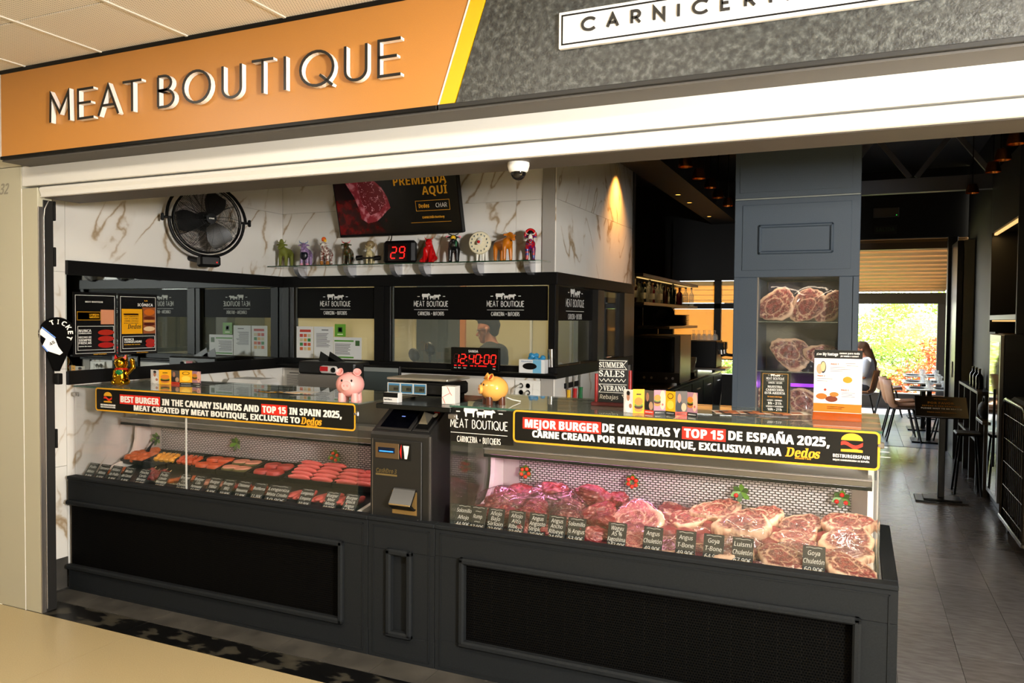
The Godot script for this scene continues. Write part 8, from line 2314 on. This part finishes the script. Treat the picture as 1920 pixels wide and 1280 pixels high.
	for k in 3:
		var c: Vector3 = T[k][0]
		var o := thing("terrace_table", "small white topped table, %s on the terrace" % T[k][1], "table", c, 0, "white terrace tables")
		sbox(o, "top", Vector3(-0.3, 0.735, -0.33), Vector3(0.3, 0.755, 0.33), mat(Color(0.84, 0.84, 0.84), 0.25), 0.004)
		sbox(o, "post", Vector3(-0.03, 0.02, -0.03), Vector3(0.03, 0.734, 0.03), black)
		sbox(o, "foot", Vector3(-0.22, 0, -0.22), Vector3(0.22, 0.02, 0.22), black, 0.004)
		for i in 2:
			var s: int = -1 if i == 0 else 1
			var q := thing("table_plate", "dark plate on the %s side of the %s terrace table" % [["aisle", "wall"][i], T[k][1]], "plate", c + Vector3(s * 0.16, 0.7555, 0.02), 0, "plates on the terrace tables")
			var b := MB.new()
			b.lathe([Vector2(0, 0), Vector2(0.08, 0), Vector2(0.125, 0.014), Vector2(0.127, 0.018), Vector2(0.08, 0.006), Vector2(0, 0.006)], 18)
			put(q, "plate", b, mat(Color(0.12, 0.11, 0.1), 0.3))
			for j in 2:
				q = thing("water_glass", "clear tumbler on the %s side, %s on the %s terrace table" % [["aisle", "wall"][i], ["front", "back"][j], T[k][1]], "glass", c + Vector3(s * 0.1 + 0.1, 0.7555, 0.2 - 0.42 * j), 0, "glasses on the terrace tables")
				b = MB.new()
				b.lathe([Vector2(0, 0), Vector2(0.03, 0), Vector2(0.04, 0.1), Vector2(0.038, 0.1), Vector2(0.028, 0.006), Vector2(0, 0.006)], 14)
				put(q, "glass", b, pane(Color(0.9, 0.92, 0.92), 0.3, 0.02))
# ---------- people
func hand(b: MB, w: Vector3, d: Vector3, up: Vector3):
	var sd := d.cross(up).normalized()
	var B := [[w, w + d * 0.07, 0.022, 0.026]]
	for i in 4:
		var r := w + d * 0.07 + sd * (0.028 - 0.0185 * i)
		var L: float = [0.036, 0.042, 0.039, 0.03][i]
		B += [[r, r + d * L, 0.0095, 0.009], [r + d * L, r + d * L * 1.7 - up * 0.018, 0.009, 0.0078]]
	B += [[w + d * 0.02 + sd * 0.02, w + d * 0.06 + sd * 0.05, 0.012, 0.0105], [w + d * 0.06 + sd * 0.05, w + d * 0.088 + sd * 0.052 - up * 0.008, 0.0105, 0.009]]
	body(b, B, 0.005, 0.008)
func head(b: MB, c: Vector3, f: Vector3, s := 1.0):
	var r := f.cross(Vector3.UP).normalized()
	var u := r.cross(f).normalized()
	var q := func(x: float, y: float, z: float) -> Vector3: return c + (r * x + u * y + f * z) * s
	var B := [[q.call(0, 0.045, -0.02), q.call(0, 0.04, 0.025), 0.078 * s, 0.07 * s], [q.call(0, -0.03, 0.03), q.call(0, -0.075, 0.055), 0.055 * s, 0.032 * s], [q.call(0, 0.0, 0.085), q.call(0, -0.03, 0.108), 0.01 * s, 0.015 * s], [q.call(-0.012, -0.058, 0.085), q.call(0.012, -0.058, 0.085), 0.011 * s, 0.011 * s], [q.call(0, -0.1, 0.06), q.call(0, -0.098, 0.07), 0.02 * s, 0.018 * s]]
	for e in [-1, 1]: B += [[q.call(e * 0.076, 0.015, -0.012), q.call(e * 0.08, -0.025, -0.006), 0.014 * s, 0.009 * s], [q.call(e * 0.03, 0.022, 0.082), q.call(e * 0.045, 0.024, 0.076), 0.01 * s, 0.008 * s]]
	body(b, B, 0.0065, 0.018)
func people():
	var skin := mat(Color(0.68, 0.44, 0.34), 0.5)
	var o := thing("person", "person with dark curly hair in a dark collared shirt behind the kitchen window", "person", Vector3(-3.28, 0, -3.55))
	var b := MB.new()
	var hc := Vector3(0, 1.575, 0)
	var f := Vector3(-0.97, -0.12, 0.2).normalized()
	head(b, hc, f)
	body(b, [[hc + Vector3(0.02, -0.04, 0), Vector3(0.05, 1.4, 0), 0.055, 0.06], [Vector3(0.05, 1.36, 0), Vector3(0.05, 0.95, 0), 0.11, 0.12], [Vector3(0.06, 1.34, 0.16), Vector3(0.0, 1.08, 0.22), 0.05, 0.04], [Vector3(0.0, 1.08, 0.22), Vector3(-0.24, 1.05, 0.15), 0.04, 0.028], [Vector3(0.06, 1.34, -0.16), Vector3(0.0, 1.08, -0.22), 0.05, 0.04], [Vector3(0.0, 1.08, -0.22), Vector3(-0.24, 1.05, -0.15), 0.04, 0.028], [Vector3(0.05, 0.92, 0.09), Vector3(0.04, 0.5, 0.1), 0.085, 0.06], [Vector3(0.04, 0.5, 0.1), Vector3(0.06, 0.08, 0.1), 0.055, 0.04], [Vector3(0.05, 0.92, -0.09), Vector3(0.06, 0.5, -0.1), 0.085, 0.06], [Vector3(0.06, 0.5, -0.1), Vector3(0.08, 0.08, -0.1), 0.055, 0.04]], 0.014, 0.03)
	for z in [1, -1]: hand(b, Vector3(-0.24, 1.05, z * 0.15), Vector3(-1, -0.1, -z * 0.2).normalized(), Vector3.UP)
	put(o, "body", b, skin)
	b = MB.new()
	body(b, [[Vector3(0.05, 1.345, 0.1), Vector3(0.05, 1.345, -0.1), 0.105, 0.105], [Vector3(0.05, 1.3, 0), Vector3(0.04, 0.95, 0), 0.16, 0.15], [Vector3(0.06, 1.36, 0.16), Vector3(0.0, 1.09, 0.225), 0.075, 0.062], [Vector3(0.0, 1.09, 0.225), Vector3(-0.2, 1.055, 0.165), 0.06, 0.045], [Vector3(0.06, 1.36, -0.16), Vector3(0.0, 1.09, -0.225), 0.075, 0.062], [Vector3(0.0, 1.09, -0.225), Vector3(-0.2, 1.055, -0.165), 0.06, 0.045], [Vector3(0.045, 1.42, 0.04), Vector3(0.03, 1.42, -0.04), 0.05, 0.05]], 0.016, 0.04)
	put(o, "shirt", b, mat(Color(0.085, 0.09, 0.075), 0.8))
	b = MB.new()
	body(b, [[Vector3(0.05, 0.95, 0.07), Vector3(0.05, 0.95, -0.07), 0.13, 0.13], [Vector3(0.05, 0.9, 0.09), Vector3(0.06, 0.1, 0.1), 0.1, 0.065], [Vector3(0.05, 0.9, -0.09), Vector3(0.08, 0.1, -0.1), 0.1, 0.065]], 0.02, 0.03)
	put(o, "trousers", b, mat(Color(0.05, 0.05, 0.055), 0.8))
	for z in [0.1, -0.1]:
		b = MB.new()
		body(b, [[Vector3(0.1, 0.045, z), Vector3(-0.12, 0.04, z), 0.045, 0.04]], 0.012, 0.02)
		put(o, "shoe", b, black)
	b = MB.new()
	rng.seed = 31
	var hb := [[hc + Vector3(0.03, 0.1, 0), hc + Vector3(-0.03, 0.1, 0), 0.085, 0.075], [hc + Vector3(0.06, 0.05, 0), hc + Vector3(0.065, -0.01, 0), 0.07, 0.05]]
	for i in 26:
		var a := rng.randf() * TAU
		hb.append([hc + Vector3(-0.03 + 0.085 * cos(a), 0.115 + 0.035 * rng.randf(), 0.07 * sin(a)), hc + Vector3(-0.04 + 0.09 * cos(a), 0.13 + 0.03 * rng.randf(), 0.075 * sin(a)), 0.024, 0.018])
	body(b, hb, 0.009, 0.012)
	put(o, "hair", b, mat(Color(0.055, 0.04, 0.03), 0.85))
	var r := f.cross(Vector3.UP).normalized()
	b = MB.new()
	for e in [-1, 1]:
		var cc: Vector3 = hc + f * 0.098 + r * e * 0.034 + Vector3(0, 0.018, 0)
		var p := []
		for i in 14: p.append(cc + r * cos(TAU * i / 14) * 0.024 + Vector3.UP * sin(TAU * i / 14) * 0.02)
		b.tube(p, 0.0018, 5, true)
		b.tube([cc + r * e * 0.024, hc + r * e * 0.082 + Vector3(0, 0.018, 0)], 0.0018, 5)
	put(o, "spectacles", b, steel)
	for e in [-1, 1]:
		b = MB.new()
		b.ball(hc + f * 0.088 + r * e * 0.034 + Vector3(0, 0.016, 0), Vector3.ONE * 0.009, 8)
		put(o, "eye", b, black)
	# seated woman on the terrace
	o = thing("person", "person with long brown hair in a loose grey top seated on the terrace", "person", Vector3(0.08, 0, -11.35))
	hc = Vector3(-0.02, 1.2, 0)
	f = Vector3(-1, -0.15, 0).normalized()
	b = MB.new()
	head(b, hc, f)
	body(b, [[hc + Vector3(0.03, -0.06, 0), Vector3(0.06, 1.03, 0), 0.045, 0.05], [Vector3(0.07, 1.0, 0), Vector3(0.06, 0.58, 0), 0.1, 0.12], [Vector3(0.06, 0.98, 0.15), Vector3(0.02, 0.76, 0.2), 0.045, 0.038], [Vector3(0.02, 0.76, 0.2), Vector3(-0.2, 0.72, 0.12), 0.036, 0.026], [Vector3(0.06, 0.98, -0.15), Vector3(0.02, 0.76, -0.2), 0.045, 0.038], [Vector3(0.02, 0.76, -0.2), Vector3(-0.2, 0.72, -0.12), 0.036, 0.026], [Vector3(0.05, 0.56, 0.09), Vector3(-0.36, 0.54, 0.1), 0.085, 0.06], [Vector3(-0.36, 0.54, 0.1), Vector3(-0.33, 0.09, 0.1), 0.055, 0.04], [Vector3(0.05, 0.56, -0.09), Vector3(-0.36, 0.54, -0.1), 0.085, 0.06], [Vector3(-0.36, 0.54, -0.1), Vector3(-0.33, 0.09, -0.1), 0.055, 0.04]], 0.014, 0.03)
	for z in [1, -1]: hand(b, Vector3(-0.2, 0.72, z * 0.12), Vector3(-1, -0.1, -z * 0.3).normalized(), Vector3.UP)
	put(o, "body", b, skin)
	b = MB.new()
	body(b, [[Vector3(0.07, 1.0, 0.09), Vector3(0.07, 1.0, -0.09), 0.09, 0.09], [Vector3(0.08, 0.95, 0), Vector3(0.06, 0.6, 0), 0.13, 0.17], [Vector3(0.06, 1.0, 0.15), Vector3(0.03, 0.82, 0.2), 0.075, 0.075], [Vector3(0.06, 1.0, -0.15), Vector3(0.03, 0.82, -0.2), 0.075, 0.075]], 0.016, 0.04)
	put(o, "top", b, mat(Color(0.66, 0.68, 0.74), 0.85))
	b = MB.new()
	body(b, [[Vector3(0.05, 0.56, 0.09), Vector3(-0.36, 0.545, 0.1), 0.1, 0.075], [Vector3(-0.36, 0.545, 0.1), Vector3(-0.33, 0.12, 0.1), 0.07, 0.055], [Vector3(0.05, 0.56, -0.09), Vector3(-0.36, 0.545, -0.1), 0.1, 0.075], [Vector3(-0.36, 0.545, -0.1), Vector3(-0.33, 0.12, -0.1), 0.07, 0.055]], 0.02, 0.03)
	put(o, "trousers", b, mat(Color(0.12, 0.13, 0.17), 0.85))
	for z in [0.1, -0.1]:
		b = MB.new()
		body(b, [[Vector3(-0.3, 0.04, z), Vector3(-0.48, 0.035, z), 0.04, 0.035]], 0.012, 0.02)
		put(o, "shoe", b, black)
	b = MB.new()
	body(b, [[hc + Vector3(0.03, 0.06, 0), hc + Vector3(-0.01, 0.07, 0), 0.095, 0.085], [hc + Vector3(0.08, 0.02, 0), Vector3(0.17, 0.98, 0), 0.08, 0.055], [Vector3(0.17, 0.98, 0.02), Vector3(0.2, 0.8, 0.03), 0.055, 0.02]], 0.012, 0.02)
	put(o, "hair", b, mat(Color(0.3, 0.19, 0.11), 0.7))
func _ready():
	rng.seed = 7
	setup()
	looks()
	building()
	fascia()
	counters()
	tv()
	fan()
	cow_shelf()
	back_room_things()
	meat_right()
	meat_left()
	on_cases()
	column()
	bar()
	right_side()
	terrace()
	people()
